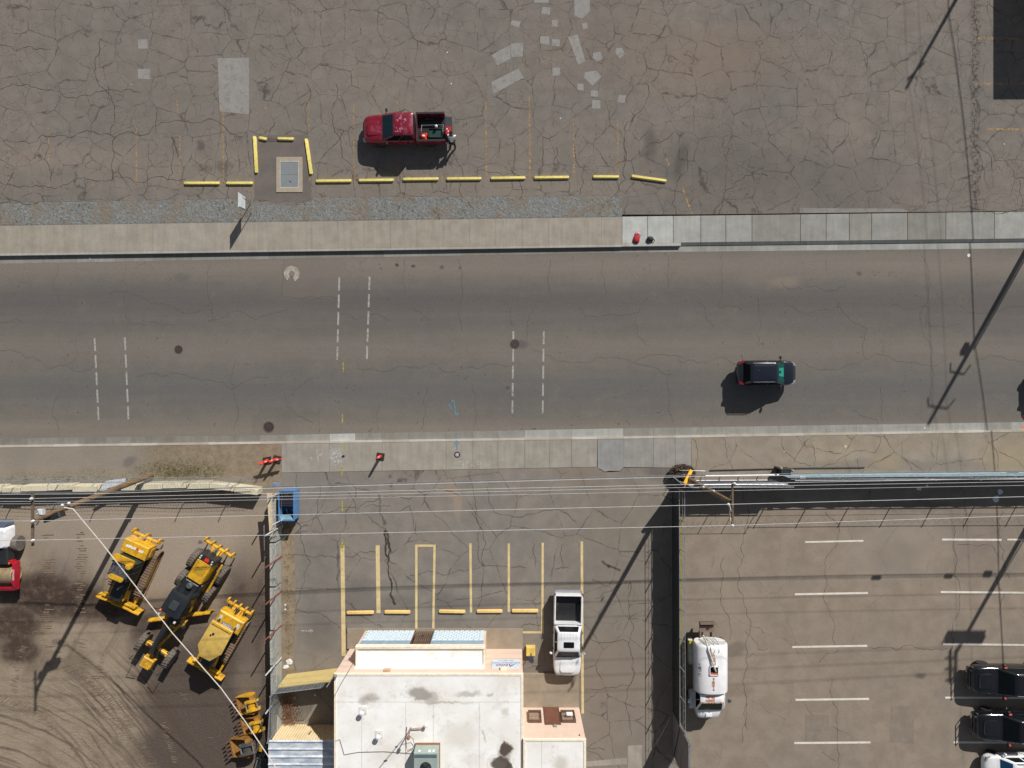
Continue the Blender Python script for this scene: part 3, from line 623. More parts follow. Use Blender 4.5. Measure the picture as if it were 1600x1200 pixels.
# ---------------------------------------------------------------- painted markings
def worn(name, col, lo=.3, hi=.6, sc_=5, amin=0.0, amax=1.0):
    t = NT(name); c = t.mix(t.ss(t.noise(2, 4), .3, .7), mul(col, .88), mul(col, 1.08)); t.fin(c, .75)
    t.alpha(t.ss(t.noise(sc_, 5, .75), lo, hi, amin, amax)); return t.m
p_white = worn('white_road_paint', C(170, 168, 162), .32, .52, 7, .25, .85); p_white2 = worn('bright_lot_paint', C(215, 208, 196), .3, .42, 5, .4, 1)
p_cream = worn('cream_bay_paint', C(208, 186, 136), .27, .42, 4, .45, 1); p_faint = worn('faded_yellow_paint', C(190, 150, 92), .42, .62, 4, 0, .75)
p_spray = worn('yellow_spray', C(190, 182, 66), .34, .56, 8, .15, .8); p_blue = worn('blue_spray', C(96, 155, 182), .36, .56, 8, .15, .8); p_chalk = worn('white_chalk', C(205, 203, 196), .36, .55, 9, .1, .8)
p_orange = worn('orange_spray', C(235, 110, 90), .3, .5, 8, .3, .95)
def stripes(name, mat, segs, z, label):
    mb = MB()
    for (x0, y0, x1, y1, wpx) in segs:
        a, b = G(x0, y0, z), G(x1, y1, z); mb.ribbon([a, a.lerp(b, .5), b], wpx/S, z)
    return struct(name, mb, mat, label, smooth=0)
seg = []
for y0, y1 in [(548, 568.5), (554+0, 575), (582, 602), (609, 629), (635, 655)]: pass
for k in range(5):
    y0 = 528+k*26.9; y1 = y0+20.5
    seg += [(147.8+k*1.3, y0, 148.8+k*1.3, y1, 2.8), (195+k*1.2, y0-1, 196+k*1.2, y1-1, 2.8)]
    y0 = 433.5+k*27; y1 = y0+20.5
    seg += [(530.2-k*.7, y0, 529.6-k*.7, y1, 2.8), (577.5-k*.9, y0-1, 576.8-k*.9, y1-1, 2.8)]
    y0 = 517.5+k*27; y1 = y0+20.5
    seg += [(802.2-k*.35, y0, 802-k*.35, y1, 2.8), (849.6-k*.35, y0, 849.3-k*.35, y1, 2.8)]
stripes('crosswalk_dashes', p_white, seg, ZR+.006, 'white dashed lines across the street')
stripes('bay_lines', p_cream, [(535, 852, 537, 1025, 6.3), (590, 852, 591.5, 958, 6.3), (650.5, 851, 650.5, 984, 3.6), (679, 851, 677, 984, 3.6), (652.5, 852.6, 677, 852.6, 3.6), (735, 849, 736, 957, 3.6), (795, 849, 795, 956, 3.6), (848, 848, 847.5, 990, 3.6), (817, 988, 845.5, 988, 3.4), (909, 846, 910.5, 1115, 4)], .007, 'cream painted bay lines of the middle lot')
stripes('right_lot_lines', p_white2, [(1258, 847, 1349, 845, 2.6), (1242, 928.5, 1356, 926.5, 3), (1238, 1011, 1355, 1009, 3), (1243, 1093.5, 1358, 1092, 3.2), (1241, 1161, 1360, 1160, 3.2), (1472, 843, 1565, 843.5, 3), (1574, 843, 1640, 844, 2.6), (1470, 925, 1680, 927, 3), (1474, 1006.5, 1680, 1008.5, 3), (1477, 1090, 1680, 1091, 3), (1490, 1160, 1680, 1160.5, 3)], .006, 'white painted bay lines of the right lot')
seg = [(482, 158, 484, 285, 2.4), (552, 158, 553, 283, 2), (621, 158, 622, 283, 2), (759, 152, 760, 281, 2.6), (827, 152, 828, 281, 2.6), (896, 185, 897, 280, 2.4), (965, 188, 966, 275, 2), (349, 165, 349, 290, 2.2), (415, 163, 415, 172, 3), (281, 213, 281, 290, 2), (213, 200, 213, 290, 2), (75, 200, 76, 255, 1.6), (1066, 292, 1081, 334, 2.6), (690, 270, 691, 285, 3), (553, 262, 554, 285, 3), (1528, 60, 1680, 62, 3.2), (1523, 131, 1680, 131, 3), (1543, 202, 1680, 203, 3), (1040, 245, 1046, 260, 2), (277, 158, 277, 178, 3), (966, 262, 966, 250, 4)]
for x in (6, 76, 145, 213, 281, 349): seg.append((x, 284, x, 292, 3))
stripes('faded_lines', p_faint, seg, .008, 'nearly worn off yellow bay lines of the north lot')
mbx = [(536, 566, 536.5, 581, 1.6), (535, 647, 535, 661, 1.6), (535, 685, 535, 706, 1.6), (534.5, 783, 535, 799, 1.8), (534.5, 843, 535, 852, 1.8)]
stripes('yellow_survey_marks', p_spray, [(a, b, c_, d, e) for a, b, c_, d, e in mbx if b < 670], ZR+.007, 'yellow spray dashes on the street')
stripes('yellow_survey_marks_lot', p_spray, [(534.5, 691, 534.5, 706, 1.8), (534.2, 728, 534.2, 743, 1.8), (532.8, 731, 535.8, 731, 1.8), (534.5, 783, 535, 799, 2), (534.5, 843, 535, 862, 2), (532, 854, 538, 854, 4)], .02, 'yellow spray dashes across the middle lot')
mb = MB(); z = ZR+.007
for pl in [[(709, 623.5), (712.5, 650)], [(709, 623.5), (705, 628)], [(712.5, 650), (716, 645)], [(703, 630), (701.5, 635), (705, 634), (703, 640), (706, 637)]]: mb.ribbon([G(x, y, z) for x, y in pl], .07, z)
struct('blue_arrow', mb, p_blue, 'blue sprayed double arrow on the street', smooth=0)
mb = MB()
mb.ribbon([G(713.5, 673, .02), G(713.5, 683, .02)], .06, ZR+.012)
mb.ribbon([G(713.5, 688, .02), G(714.5, 703, .02)], .09, .02); mb.ribbon([G(710.5, 693, .02), G(714, 689, .02), G(717.5, 693, .02)], .09, .021)
struct('blue_marks', mb, p_blue, 'blue sprayed marks beside the meter lid', smooth=0)
def strokes(mb, glyph, ox, oy, wid, hei, lw, z):
    "glyph strokes in a unit box, drawn rotated half a turn like the writing on the slab"
    for pl in glyph:
        mb.ribbon([G(ox-u*wid, oy-(1-v)*hei, z) for u, v in pl], lw/S, z)
GL = {'P': [[(0, 0), (0, 1), (.8, .95), (.8, .55), (0, .5)]], 'A': [[(0, 0), (.4, 1), (.85, 0)], [(.15, .4), (.7, .4)]], 'T': [[(.45, 0), (.45, 1)], [(0, 1), (.9, 1)]], 'E': [[(.85, 1), (0, 1), (0, 0), (.85, 0)], [(0, .5), (.7, .5)]],
      '2': [[(0, .8), (.3, 1), (.7, .8), (0, 0), (.8, 0)]], '3': [[(0, 1), (.7, 1), (.3, .55), (.7, .3), (0, 0)]]}
mb = MB()
for k, ch in enumerate("PATE"): strokes(mb, [[(u, 1-v) for u, v in s_] for s_ in GL[ch]], 751-k*9, 731.5, 8, 10.5, .7, .006)
struct('chalk_word', mb, p_chalk, 'chalk word on the south sidewalk', smooth=0)
mb = MB()
for k, ch in enumerate("23"): strokes(mb, [[(u, 1-v) for u, v in s_] for s_ in GL[ch]], 719-k*5, 704.5, 4, 5, .8, .006)
mb.ribbon([G(708, 703, .006), G(711, 700, .006)], .04, .006)
for (a, b, c_, d) in [(494, 702, 497, 722), (498, 712, 505, 708), (485, 712, 487, 720), (483, 716, 489, 716)]: mb.ribbon([G(a, b, .006), G((a+c_)/2+1, (b+d)/2, .006), G(c_, d, .006)], .05, .006)
struct('chalk_marks', mb, p_chalk, 'white chalk marks on the south sidewalk', smooth=0)
mb = MB(); mb.shade = 0
t = NT('spilled_plaster'); t.fin(C(190, 188, 186), .9); t.alpha(t.math('MULTIPLY', t.ss(t.noise(5, 5, .8), .42, .62), t.blob(525, 712, .55, .7, 0, .6)))
mb.poly([G(x, y, .005) for x, y in [(514, 692), (540, 692), (540, 732), (514, 732)]]); struct('white_smear', mb, t.m, 'white smear on the sidewalk slab', smooth=0)
mb = MB(); mb.ribbon([G(470, 985.5, .006), G(487, 986, .006)], .05, .006); mb.ribbon([G(484, 983, .006), G(489, 986, .006), G(485, 988, .006)], .05, .0065); struct('white_arrow', mb, p_chalk, 'thin white arrow sprayed on the middle lot', smooth=0)
mb = MB(); z = ZR+.012
for q in [(1597, 650, 1604, 651), (1596, 667.5, 1606, 668)]: mb.ribbon([G(q[0], q[1], z), G(q[2], q[3], z)], .16, z)
struct('orange_marks', mb, p_orange, 'orange spray marks at the right edge of the street', smooth=0)
# ================================================================= VEHICLES
def carpaint(name, col, rough=.28, metal=.0, coat=.7, sun_fade=None, dirt=None, fade=.5):
    t = NT(name); tc = t.n('ShaderNodeTexCoord')
    c = t.mix(t.ss(t.noise(1.5, 4, vec=tc.outputs['Object']), .3, .7), mul(col, .92), mul(col, 1.06))
    if sun_fade: c = t.mix(t.math('MULTIPLY', t.ss(t.noise(2.2, 6, .75, vec=tc.outputs['Object']), .5, .6), fade), c, sun_fade)
    t.fin(c, rough, metal); t.b.inputs['Coat Weight'].default_value = coat; t.b.inputs['Coat Roughness'].default_value = .08
    return t.m
m_glass = M('dark_car_glass', (.008, .011, .013), .12, spec=.06)
m_glass_t = M('teal_car_glass', (.010, .030, .040), .1, spec=.12)
m_rub = M('tyre_rubber', (.022, .021, .02), .85); m_rim = M('alloy_rim', (.45, .45, .46), .35, .7)
m_blk = M('black_plastic', (.018, .018, .02), .5); m_chr = M('chrome', (.7, .7, .72), .15, 1)
m_red_l = M('red_lamp', (.16, .008, .012), .25, coat=.5); m_head_l = M('clear_lamp', (.28, .29, .30), .15, coat=.6); m_amb = M('amber_lamp', (.7, .22, .03), .3)
m_seat = M('car_interior', (.09, .085, .08), .8)

def ring(x0, x1, hw, z, r, n=5, crown=0):
    r = min(r, hw*.9, (x1-x0)*.45); out = []
    for cx, cy, a0 in ((x1-r, hw-r, 0), (x0+r, hw-r, 90), (x0+r, -hw+r, 180), (x1-r, -hw+r, 270)):
        for k in range(n):
            a = R(a0+90*k/(n-1)); out.append(Vector((cx+r*math.cos(a), cy+r*math.sin(a), z)))
    return out
def lathe_wheel(root, x, y, r, wd, name='wheel', rim=m_rim, side=None, tyre=m_rub, hub=.62):
    prof = [(r*.62, -wd/2), (r*.93, -wd/2), (r, -wd*.36), (r, wd*.36), (r*.93, wd/2), (r*.62, wd/2)]
    w_ = MB().lathe(prof, (x, y, r), 24, 'Y').build(name, tyre, root)
    sgn = 1 if y > 0 else -1
    MB().lathe([(r*hub, -wd*.42), (r*hub, wd*.42), (r*.5, wd*.46), (r*.15, wd*.40)], (x, y, r), 16, 'Y').build('rim', rim, w_)
    return w_
def body_shell(st, crown=.03, prof=None):
    "st: (x, half width, z bottom, z top)"
    prof = prof or [(.86, 0), (.97, .10), (1, .35), (1, .62), (.975, .82), (.93, .94), (.84, 1.0), (.45, 1.0)]
    mb = MB(); rings = []
    for (x, hw, zb, zt) in st:
        half = [(hw*fy, zb+(zt-zb)*fz+(crown*(1-fy) if fz >= 1 else 0)) for fy, fz in prof]
        rings.append([Vector((x, y, z)) for y, z in half]+[Vector((x, 0, zt+crown))]+[Vector((x, -y, z)) for y, z in reversed(half)])
    return mb.loft(rings)
def plate(mb, q, u0, u1, v0, v1, off=.008, th=.012):
    "a thin plate lying on the quad q (a,b bottom; c,d top) in a fraction window"
    a, b, c, d = [Vector(p) for p in q]
    f = lambda u, v: (a.lerp(b, u)).lerp(d.lerp(c, u), v)
    n = (b-a).cross(d-a).normalized(); P = [f(u0, v0), f(u1, v0), f(u1, v1), f(u0, v1)]
    ctr = (a+b+c+d)/4
    if n.dot(ctr-Vector((ctr.x, 0, .6))) < 0: n = -n
    mb.loft([[p+n*(off-th) for p in P], [p+n*off for p in P]])
def cabin(root, paint, xb0, xb1, hwb, zb, xt0, xt1, hwt, zt, glass=m_glass, nside=2, rear=True, roof_mat=None, ws_glass=None, r=.16):
    """greenhouse: front is +x.  body painted, panes laid on each side"""
    mb = MB(); mb.loft([ring(xb0, xb1, hwb, zb-.05, r), ring(xb0, xb1, hwb, zb, r), ring(xt0-.02, xt1+.02, hwt, zt-.05, r), ring(xt0+.05, xt1-.05, hwt-.06, zt-.012, r), ring(xt0+.25, xt1-.25, hwt-.3, zt+.015, r)])
    mb.build('cab', paint, root)
    zt2 = zt-.05
    F = [(xb1, -hwb, zb), (xb1, hwb, zb), (xt1+.02, hwt, zt2), (xt1+.02, -hwt, zt2)]; B = [(xb0, -hwb, zb), (xb0, hwb, zb), (xt0-.02, hwt, zt2), (xt0-.02, -hwt, zt2)]
    mb = MB(); plate(mb, F, .07, .93, .03, .95, .012); mb.build('windshield', ws_glass or glass, root)
    if rear: mb = MB(); plate(mb, B, .1, .9, .1, .93, .012); mb.build('rear_window', glass, root)
    for sg in (1, -1):
        Q = [(xb0, sg*hwb, zb), (xb1, sg*hwb, zb), (xt1, sg*hwt, zt2), (xt0, sg*hwt, zt2)]
        cuts = [(.07, .49), (.53, .92)] if nside == 2 else [(.05, .26), (.3, .58), (.62, .93)]
        for u0, u1 in cuts: mb = MB(); plate(mb, Q, u0, u1, .1, .92, .012); mb.build('side_window', glass, root)
def mirror(root, x, y, z, mat, sgn, l=.2):
    mb = MB(); mb.bar((x, y, z), (x-.03, y+sgn*.14, z+.04), .05, .04); mb.box((x-.05, y+sgn*(.14+l/2), z+.06), (.12, l, .2), bev=.03); mb.build('mirror', mat, root)

def pickup(label, loc, rz, paint, L=5.8, W=2.0, zh=1.12, zroof=1.86, bed=(-2.72, -1.0), cabx=(-.95, 1.25), roofx=(-.82, .62), tail='up', open_mir=True, moon=False, mirmat=None, ws=None, chrome_b=True, group=None, cover=False, belt=1.18, liner=None):
    root = empty('pickup_truck', loc, rz, label, 'pickup truck', group); hw = W/2; xr = -L/2; xf = L/2
    st = [(bed[1]+.02, hw*.97, .42, belt-.02), (bed[1]+.3, hw, .4, belt), (.0, hw, .38, belt), (cabx[1]-.1, hw, .38, belt-.02), (cabx[1]+.25, hw*.99, .38, zh), (xf-.55, hw*.965, .4, zh-.03), (xf-.22, hw*.87, .42, zh-.1), (xf-.06, hw*.72, .44, zh-.24), (xf, hw*.58, .46, zh-.36)]
    body_shell(st, .05).build('body', paint, root, sub=1)
    # hood bulge
    mb = MB(); mb.loft([ring(cabx[1]+.15, xf-.35, hw*.52, zh+.0, .2), ring(cabx[1]+.15, xf-.38, hw*.5, zh+.05, .2), ring(cabx[1]+.3, xf-.5, hw*.4, zh+.065, .2)]); mb.build('hood', paint, root)
    cabin(root, paint, cabx[0], cabx[1], hw*.93, belt-.02, roofx[0], roofx[1], hw*.76, zroof, ws_glass=ws)
    # bed box
    b0, b1 = bed; t_ = .09
    mb = MB()
    for sg in (1, -1): mb.loft([[Vector((x, sg*y, z)) for y, z in ((hw*.9, .45), (hw*.99, .55), (hw, .85), (hw*.985, belt-.05), (hw-.05, belt), (hw-.13, belt), (hw-.14, belt-.04), (hw-.14, .7))] for x in (b0+.02, (b0+b1)/2, b1)])
    mb.bx(b1-.08, b1, -hw+.14, hw-.14, .62, belt, 0)
    mb.build('bed_side', paint, root)
    mb = MB(); mb.bx(b0, b1-.08, -hw+.14, hw-.14, .58, .66)
    for k in range(12): y = -hw+.3+k*(W-.6)/11; mb.bx(b0+.05, b1-.1, y-.03, y+.03, .662, .68)
    for sg in (1, -1): mb.bx(-2.05, -1.45, sg*(hw-.25)-.11, sg*(hw-.25)+.11, .66, .86, .03)
    mb.build('bed_floor', liner or m_blk, root)
    if tail == 'up': mb = MB(); mb.bx(b0-.03, b0+.05, -hw+.1, hw-.1, .6, belt, .015); mb.build('tailgate', paint, root)
    else: mb = MB(); mb.bx(b0-.52, b0+.0, -hw+.12, hw-.12, .62, .69, .01); mb.build('tailgate', M('tailgate_liner', (.03, .034, .04), .5), root)
    mb = MB(); mb.loft([ring(b0-.2, b0+.02, hw*.96, .46, .1), ring(b0-.2, b0+.02, hw*.96, .64, .1)]); mb.bx(b0-.14, b0-.02, -.35, .35, .641, .66); mb.build('rear_bumper', m_chr if chrome_b else M('grey_bumper', (.35, .36, .38), .4, .4), root)
    mb = MB(); mb.loft([ring(xf-.35, xf+.07, hw*.8, .42, .25), ring(xf-.35, xf+.08, hw*.8, .62, .25)]); mb.build('front_bumper', m_chr if chrome_b else paint, root)
    mb = MB(); mb.bx(xf-.03, xf+.03, -hw*.5, hw*.5, .64, .84); mb.build('grille', m_blk, root)
    for sg in (1, -1):
        mb = MB(); mb.loft([[(xf-.36, sg*hw*.88, z), (xf-.15, sg*hw*.80, z), (xf-.0, sg*hw*.56, z), (xf-.12, sg*hw*.56, z)] for z in (.68, .9)]); mb.build('headlight', m_head_l, root)
        mb = MB(); mb.bx(b0-.045, b0+.12, sg*hw-(.13 if sg > 0 else -.01), sg*hw+(.01 if sg > 0 else .13), .75, belt-.03, .01); mb.build('tail_light', m_red_l, root)
        mirror(root, cabx[1]-.28, sg*hw*.93, belt+.05, mirmat or m_blk, sg, .17)
        for x in (-1.75, 1.85): lathe_wheel(root, x*L/5.8, sg*(hw-.15), .39, .27)
        for x in (cabx[0]+.55, cabx[1]-.55): MB().bx(x-.1, x+.08, sg*hw-.012, sg*hw+.03, belt-.24, belt-.2).build('door_handle', m_blk, root)
    return root

# --- red pickup with the tailgate down
redp = carpaint('faded_red_paint', C(122, 18, 40), .32, .1, .5, sun_fade=C(180, 120, 144), fade=.2)
rp = pickup('dark red pickup with its tailgate down and tools in the bed', G(635, 209), R(181), redp, L=5.75, W=2.02, bed=(-2.8, -.85), cabx=(-.8, 1.48), roofx=(-.72, .58), zroof=1.92, tail='down', belt=1.28, zh=1.2, ws=m_glass_t)
def local(root, x, y, z=0):
    return root.location + Matrix.Rotation(root.rotation_euler.z, 3, 'Z') @ Vector((x, y, z))
for sg in (1, -1): MB().bx(-2.78, -.87, sg*.945-.065, sg*.945+.065, 1.281, 1.305, .008).build('rail_cap', m_blk, rp)
MB().bx(-.93, -.85, -.86, .86, 1.281, 1.3).build('rail_cap', m_blk, rp)
# worn clear coat on the roof
t = NT('peeled_clearcoat'); tc = t.n('ShaderNodeTexCoord'); t.fin(C(188, 128, 152), .7); t.alpha(t.math('MULTIPLY', t.ss(t.noise(5, 5, .7, vec=tc.outputs['Object']), .53, .62), .75))
mb = MB()
mb.poly([(-.3, -.58, 1.942), (.5, -.58, 1.942), (.5, .58, 1.942), (-.3, .58, 1.942)]); mb.build('paint_wear', t.m, rp, smooth=0)

# things in the bed
def thing(name, label, cat, loc, rz=0, group=None): return empty(name, loc, rz, label, cat, group)
m_or = M('orange_plastic', C(225, 62, 30), .4, coat=.3); m_wh = M('white_plastic', (.8, .8, .8), .5); m_tub = M('dark_green_tub', (.012, .03, .032), .5); m_stl = M('grey_steel', (.36, .37, .38), .45, .7)
o = thing('leaf_blower', 'orange power tool lying behind the cab in the red pickup bed', 'power tool', local(rp, -1.35, .48, .68))
mb = MB(); mb.lathe([(.1, 0), (.2, .03), (.22, .16), (.16, .24), (.06, .26)], (0, 0, .0), 14); mb.box((.22, .1, .12), (.26, .18, .2), bev=.03); mb.build('motor_housing', m_or, o)
MB().box((-.02, -.05, .3), (.16, .12, .1), bev=.02).build('fuel_tank', m_wh, o)
MB().tube([(.15, -.1, .15), (.1, -.35, .2), (-.15, -.4, .16)], [.06, .05, .045], 10).build('nozzle', m_or, o)
MB().tube([(-.1, .12, .2), (.0, .16, .32), (.15, .12, .25)], .018, 6).build('handle', m_blk, o)
o = thing('tool_rack', 'thin metal frame standing in the red pickup bed', 'metal frame', local(rp, -1.9, -.1, .68))
for x in (-.75, .75): MB().tube([(x, -.45, .02), (x+.05, -.4, .5), (x+.1, .05, .5), (x+.1, .1, .02)], .018, 6).build('end_frame', m_stl, o)
MB().tube([(-.65, .02, .5), (.85, .06, .5)], .016, 6).build('cross_tube', m_stl, o)
MB().lathe([(.02, 0), (.1, .02), (.1, .14), (.04, .2)], (.35, -.05, .42), 12).build('work_light', m_wh, o)
o = thing('plastic_tote', 'dark green plastic tote on the floor of the red pickup bed', 'tote', local(rp, -2.15, .35, .68), 0)
mb = MB(); mb.bx(-.45, .45, -.28, .28, 0, .03)
for q in [(-.45, .45, -.3, -.27), (-.45, .45, .27, .3), (-.47, -.44, -.3, .3), (.44, .47, -.3, .3)]: mb.bx(*q, 0, .34)
mb.build('tub', m_tub, o); MB().bx(-.42, .42, -.26, .26, .24, .27).build('lid', M('tote_lid', (.01, .05, .045), .4), o)
o = thing('ice_chest', 'red cooler with a white top on the lowered tailgate', 'cooler', local(rp, -3.07, .22, .70), R(180))
MB().box((0, 0, .17), (.34, .5, .34), taper=1.05, bev=.02).build('chest', M('cooler_red', C(190, 18, 30), .4), o)
mb = MB(); mb.box((0, .0, .37), (.37, .53, .05), bev=.015); mb.build('lid', M('cooler_red', C(190, 18, 30), .4), o)
MB().bx(-.1, .02, .02, .14, .4, .44).build('cup', m_wh, o); MB().bx(.04, .12, -.12, -.05, .4, .43).build('cup', m_wh, o)

# --- white pickup
whp = carpaint('white_paint', (.78, .79, .80), .3, 0, .8); wp = pickup('white crew cab pickup with a black sunroof and an empty bed', G(885.5, 982.5), R(-91), whp, L=5.95, W=2.03, bed=(-2.72, -.72), cabx=(-.62, 1.55), roofx=(-.4, .88), zroof=1.92, mirmat=whp, chrome_b=False, belt=1.2, zh=1.16)
mb = MB(); mb.loft([ring(.22, .62, .36, 1.925, .06), ring(.22, .62, .36, 1.95, .06)]); mb.build('sunroof', m_glass, wp)
mb = MB()
for y in (-.5, -.3, -.1, .1, .3, .5): mb.bx(-.4, .15, y-.015, y+.015, 1.925, 1.945)
mb.build('roof_rib', whp, wp)
mb = MB(); mb.bx(-.68, -.5, -.28, .28, 1.55, 1.62); mb.build('brake_light', m_blk, wp)
mb = MB(); mb.bx(1.15, 1.4, .15, .6, 1.12, 1.16); mb.build('dashboard', m_seat, wp)

# --- dark blue suv, driving
def suv(label, loc, rz, paint, L=4.25, W=1.82, ws=None, zr=1.66, group=None):
    root = empty('suv', loc, rz, label, 'SUV', group); hw = W/2; xf = L/2; xr = -L/2
    st = [(xr, hw*.72, .45, .85), (xr+.12, hw*.88, .36, 1.0), (xr+.45, hw*.97, .3, 1.08), (xr+1.1, hw, .28, 1.08), (0, hw, .28, 1.05), (xf-1.25, hw, .28, 1.02), (xf-.8, hw*.985, .3, .99), (xf-.4, hw*.93, .32, .93), (xf-.14, hw*.8, .36, .82), (xf, hw*.6, .4, .68)]
    body_shell(st, .05).build('body', paint, root, sub=1)
    cabin(root, paint, xr+.32, xf-.95, hw*.94, 1.03, xr+.72, xf-1.62, hw*.76, zr, nside=3, ws_glass=ws)
    for sg in (1, -1):
        MB().tube([(xr+.85, sg*hw*.7, zr), (xr+.95, sg*hw*.71, zr+.05), (xf-1.95, sg*hw*.71, zr+.05), (xf-1.8, sg*hw*.7, zr)], .022, 6).build('roof_rail', m_chr, root)
        mb = MB(); mb.loft([[(xf-.42, sg*hw*.9, z), (xf-.15, sg*hw*.78, z), (xf-.06, sg*hw*.55, z), (xf-.2, sg*hw*.55, z)] for z in (.68, .86)]); mb.build('headlight', m_head_l, root)
        mb = MB(); mb.loft([[(xr+.08, sg*hw*.62, z), (xr+.04, sg*hw*.86, z), (xr+.5, sg*hw*.96, z), (xr+.42, sg*hw*.8, z)] for z in (.82, 1.1)]); mb.build('tail_light', m_red_l, root)
        mirror(root, xf-1.2, sg*hw*.93, 1.06, paint, sg, .18)
        for x in (xr+.85, xf-.85): lathe_wheel(root, x, sg*(hw-.13), .34, .23)
    MB().tube([(xr+1.3, .15, zr), (xr+1.1, .15, zr+.12)], [.02, .008], 6).build('antenna', m_blk, root)
    mb = MB(); mb.bx(xr-.02, xr+.1, -.4, .4, .45, .58, .02); mb.build('plate_holder', m_blk, root)
    return root
navy = carpaint('dark_navy_paint', (.010, .014, .024), .25, .2, .9)
t = NT('green_tinted_glass'); t.fin((.02, .10, .095), .08); tb2 = t.n('ShaderNodeBsdfTransparent'); tb2.inputs[0].default_value = (.25, .78, .68, 1)
mxn = t.n('ShaderNodeMixShader'); mxn.inputs[0].default_value = .35; t.t.links.new(tb2.outputs[0], mxn.inputs[1]); t.t.links.new(t.b.outputs[0], mxn.inputs[2]); t.t.links.new(mxn.outputs[0], t.out.inputs[0]); m_tint = t.m
sv = suv('dark navy SUV driving alone on the street', G(1191.5, 583), R(0), navy, L=4.15, W=1.8, ws=m_tint)
Fq = lambda xf, hw: [(xf-.95, -hw*.94, 1.03), (xf-.95, hw*.94, 1.03), (xf-1.60, hw*.76, 1.61), (xf-1.60, -hw*.76, 1.61)]
mb = MB(); plate(mb, Fq(2.075, .9), .1, .9, .05, .93, .004, .008); mb.build('dashboard', M('dashboard_shade', (.03, .11, .1), .7), sv)
mb = MB(); q = Fq(2.075, .9); plate(mb, q, .34, .72, .12, .5, .010, .006); plate(mb, q, .34, .46, .5, .85, .010, .006); plate(mb, q, .6, .72, .5, .85, .010, .006); mb.build('dash_sunlight', M('dash_sunlight_pale', (.75, .8, .78), .6), sv)  # pale plates paint the sunlit part of the dashboard behind the glass

# --- two black pickups nosed into the bays + one white car at the corner
blk = carpaint('black_paint', (.008, .008, .010), .22, .1, 1.0)
for k, (px_, py, lb) in enumerate([(1569, 1053, 'black pickup beside another black pickup, the upper of the two, nearest the pole shadow'), (1576, 1124, 'black pickup between the other black pickup and the white car in the corner')]):
    o = pickup(lb, G(px_, py), R(180), blk, L=5.9, W=2.02, zroof=1.95, belt=1.3, zh=1.22, bed=(-2.8, -1.1), cabx=(-1.05, 1.35), roofx=(-.9, .55), mirmat=m_blk, group='black pickups parked in the right lot')
    for sg in (1, -1):
        MB().tube([(-.8, sg*.7, 1.95), (-.7, sg*.71, 2.0), (.4, sg*.71, 2.0), (.5, sg*.7, 1.95)], .025, 6).build('roof_rail', m_chr, o)
        mb = MB(); mb.box((.95, sg*1.05, 1.48), (.2, .12, .04)); mb.build('mirror_reflector', M('pink_reflector', C(200, 90, 80), .4), o)
    mb = MB(); mb.tube([(3.0, -.75, .5), (3.12, -.7, .95), (3.12, .7, .95), (3.0, .75, .5)], .04, 8); mb.tube([(3.1, -.3, .5), (3.13, -.3, .95)], .03, 6); mb.tube([(3.1, .3, .5), (3.13, .3, .95)], .03, 6); mb.build('grille_guard', m_blk, o)
wc = suv('white car cut off by the bottom right corner of the photo', G(1576, 1190), R(180), whp, L=4.6, W=1.85, ws=M('blue_tinted_glass', (.01, .05, .12), .08, spec=.7), zr=1.5)
oc = suv('dark car just entering at the right edge of the street', G(1659, 590), R(0), navy, L=4.4, W=1.82)

# --- white tank truck
root = empty('tank_truck', G(1098.5, 1034), R(-90), 'white tank truck with rust stains and an open square hatch', 'tank truck')
tkw = carpaint('tank_white', (.80, .80, .80), .35, 0, .4)
zc, rr, x0, x1 = 1.72, 1.02, -2.1, 1.18      # barrel
mb = MB(); N = 28; rings = []
for x, k in ((x0, .93), (x0+.06, .98), (x0+.2, 1), (x1-.14, 1), (x1-.03, .98), (x1, .93)):
    rings.append([Vector((x, 1.14*k*math.copysign(abs(math.cos(a))**.72, math.cos(a)), zc+.88*k*math.copysign(abs(math.sin(a))**.8, math.sin(a)))) for a in [2*math.pi*i/N for i in range(N)]])
mb.loft(rings)
tank = mb.build('tank', tkw, root)
mb = MB(); hx = -.45
for q in [(hx-.3, hx+.3, .26, .3), (hx-.3, hx+.3, -.3, -.26), (hx-.3, hx-.26, -.3, .3), (hx+.26, hx+.3, -.3, .3)]: mb.bx(*q, 2.5, 2.68)
mb.build('hatch_rim', tkw, tank)
mb = MB(); mb.bx(hx-.26, hx+.26, -.26, .26, 2.55, 2.62); mb.build('hatch_opening', M('tank_inside', (.006, .006, .008), .9), tank)
mb = MB(); mb.bx(hx+.12, hx+.26, -.26, .26, 2.625, 2.635); mb.build('rust_flap', M('rust_red', C(176, 92, 70), .9), tank)
t = NT('rust_stain'); tc = t.n('ShaderNodeTexCoord'); t.fin(t.mix(t.ss(t.noise(9, 4, .7, vec=tc.outputs['Object']), .35, .65), C(150, 92, 58), C(186, 142, 110)), .9); t.alpha(t.ss(t.noise(7, 5, .7, vec=tc.outputs['Object']), .42, .55)); m_rust = t.m
def over(mb, x0_, x1_, y0_, y1_, n=6):
    zf = lambda y: zc+.88*max(0, 1-(abs(y)/1.14)**(2/.72))**.4+.012
    for i in range(n):
        ya, yb = y0_+(y1_-y0_)*i/n, y0_+(y1_-y0_)*(i+1)/n
        mb.poly([(x0_, ya, zf(ya)), (x1_, ya, zf(ya)), (x1_, yb, zf(yb)), (x0_, yb, zf(yb))])
mb = MB(); over(mb, -1.55, -.8, -.12, .12); over(mb, -1.7, -1.4, -.3, .0); over(mb, .0, .9, -.06, .05); over(mb, .25, .6, -.12, .06); mb.build('rust_patch', m_rust, tank, smooth=0)
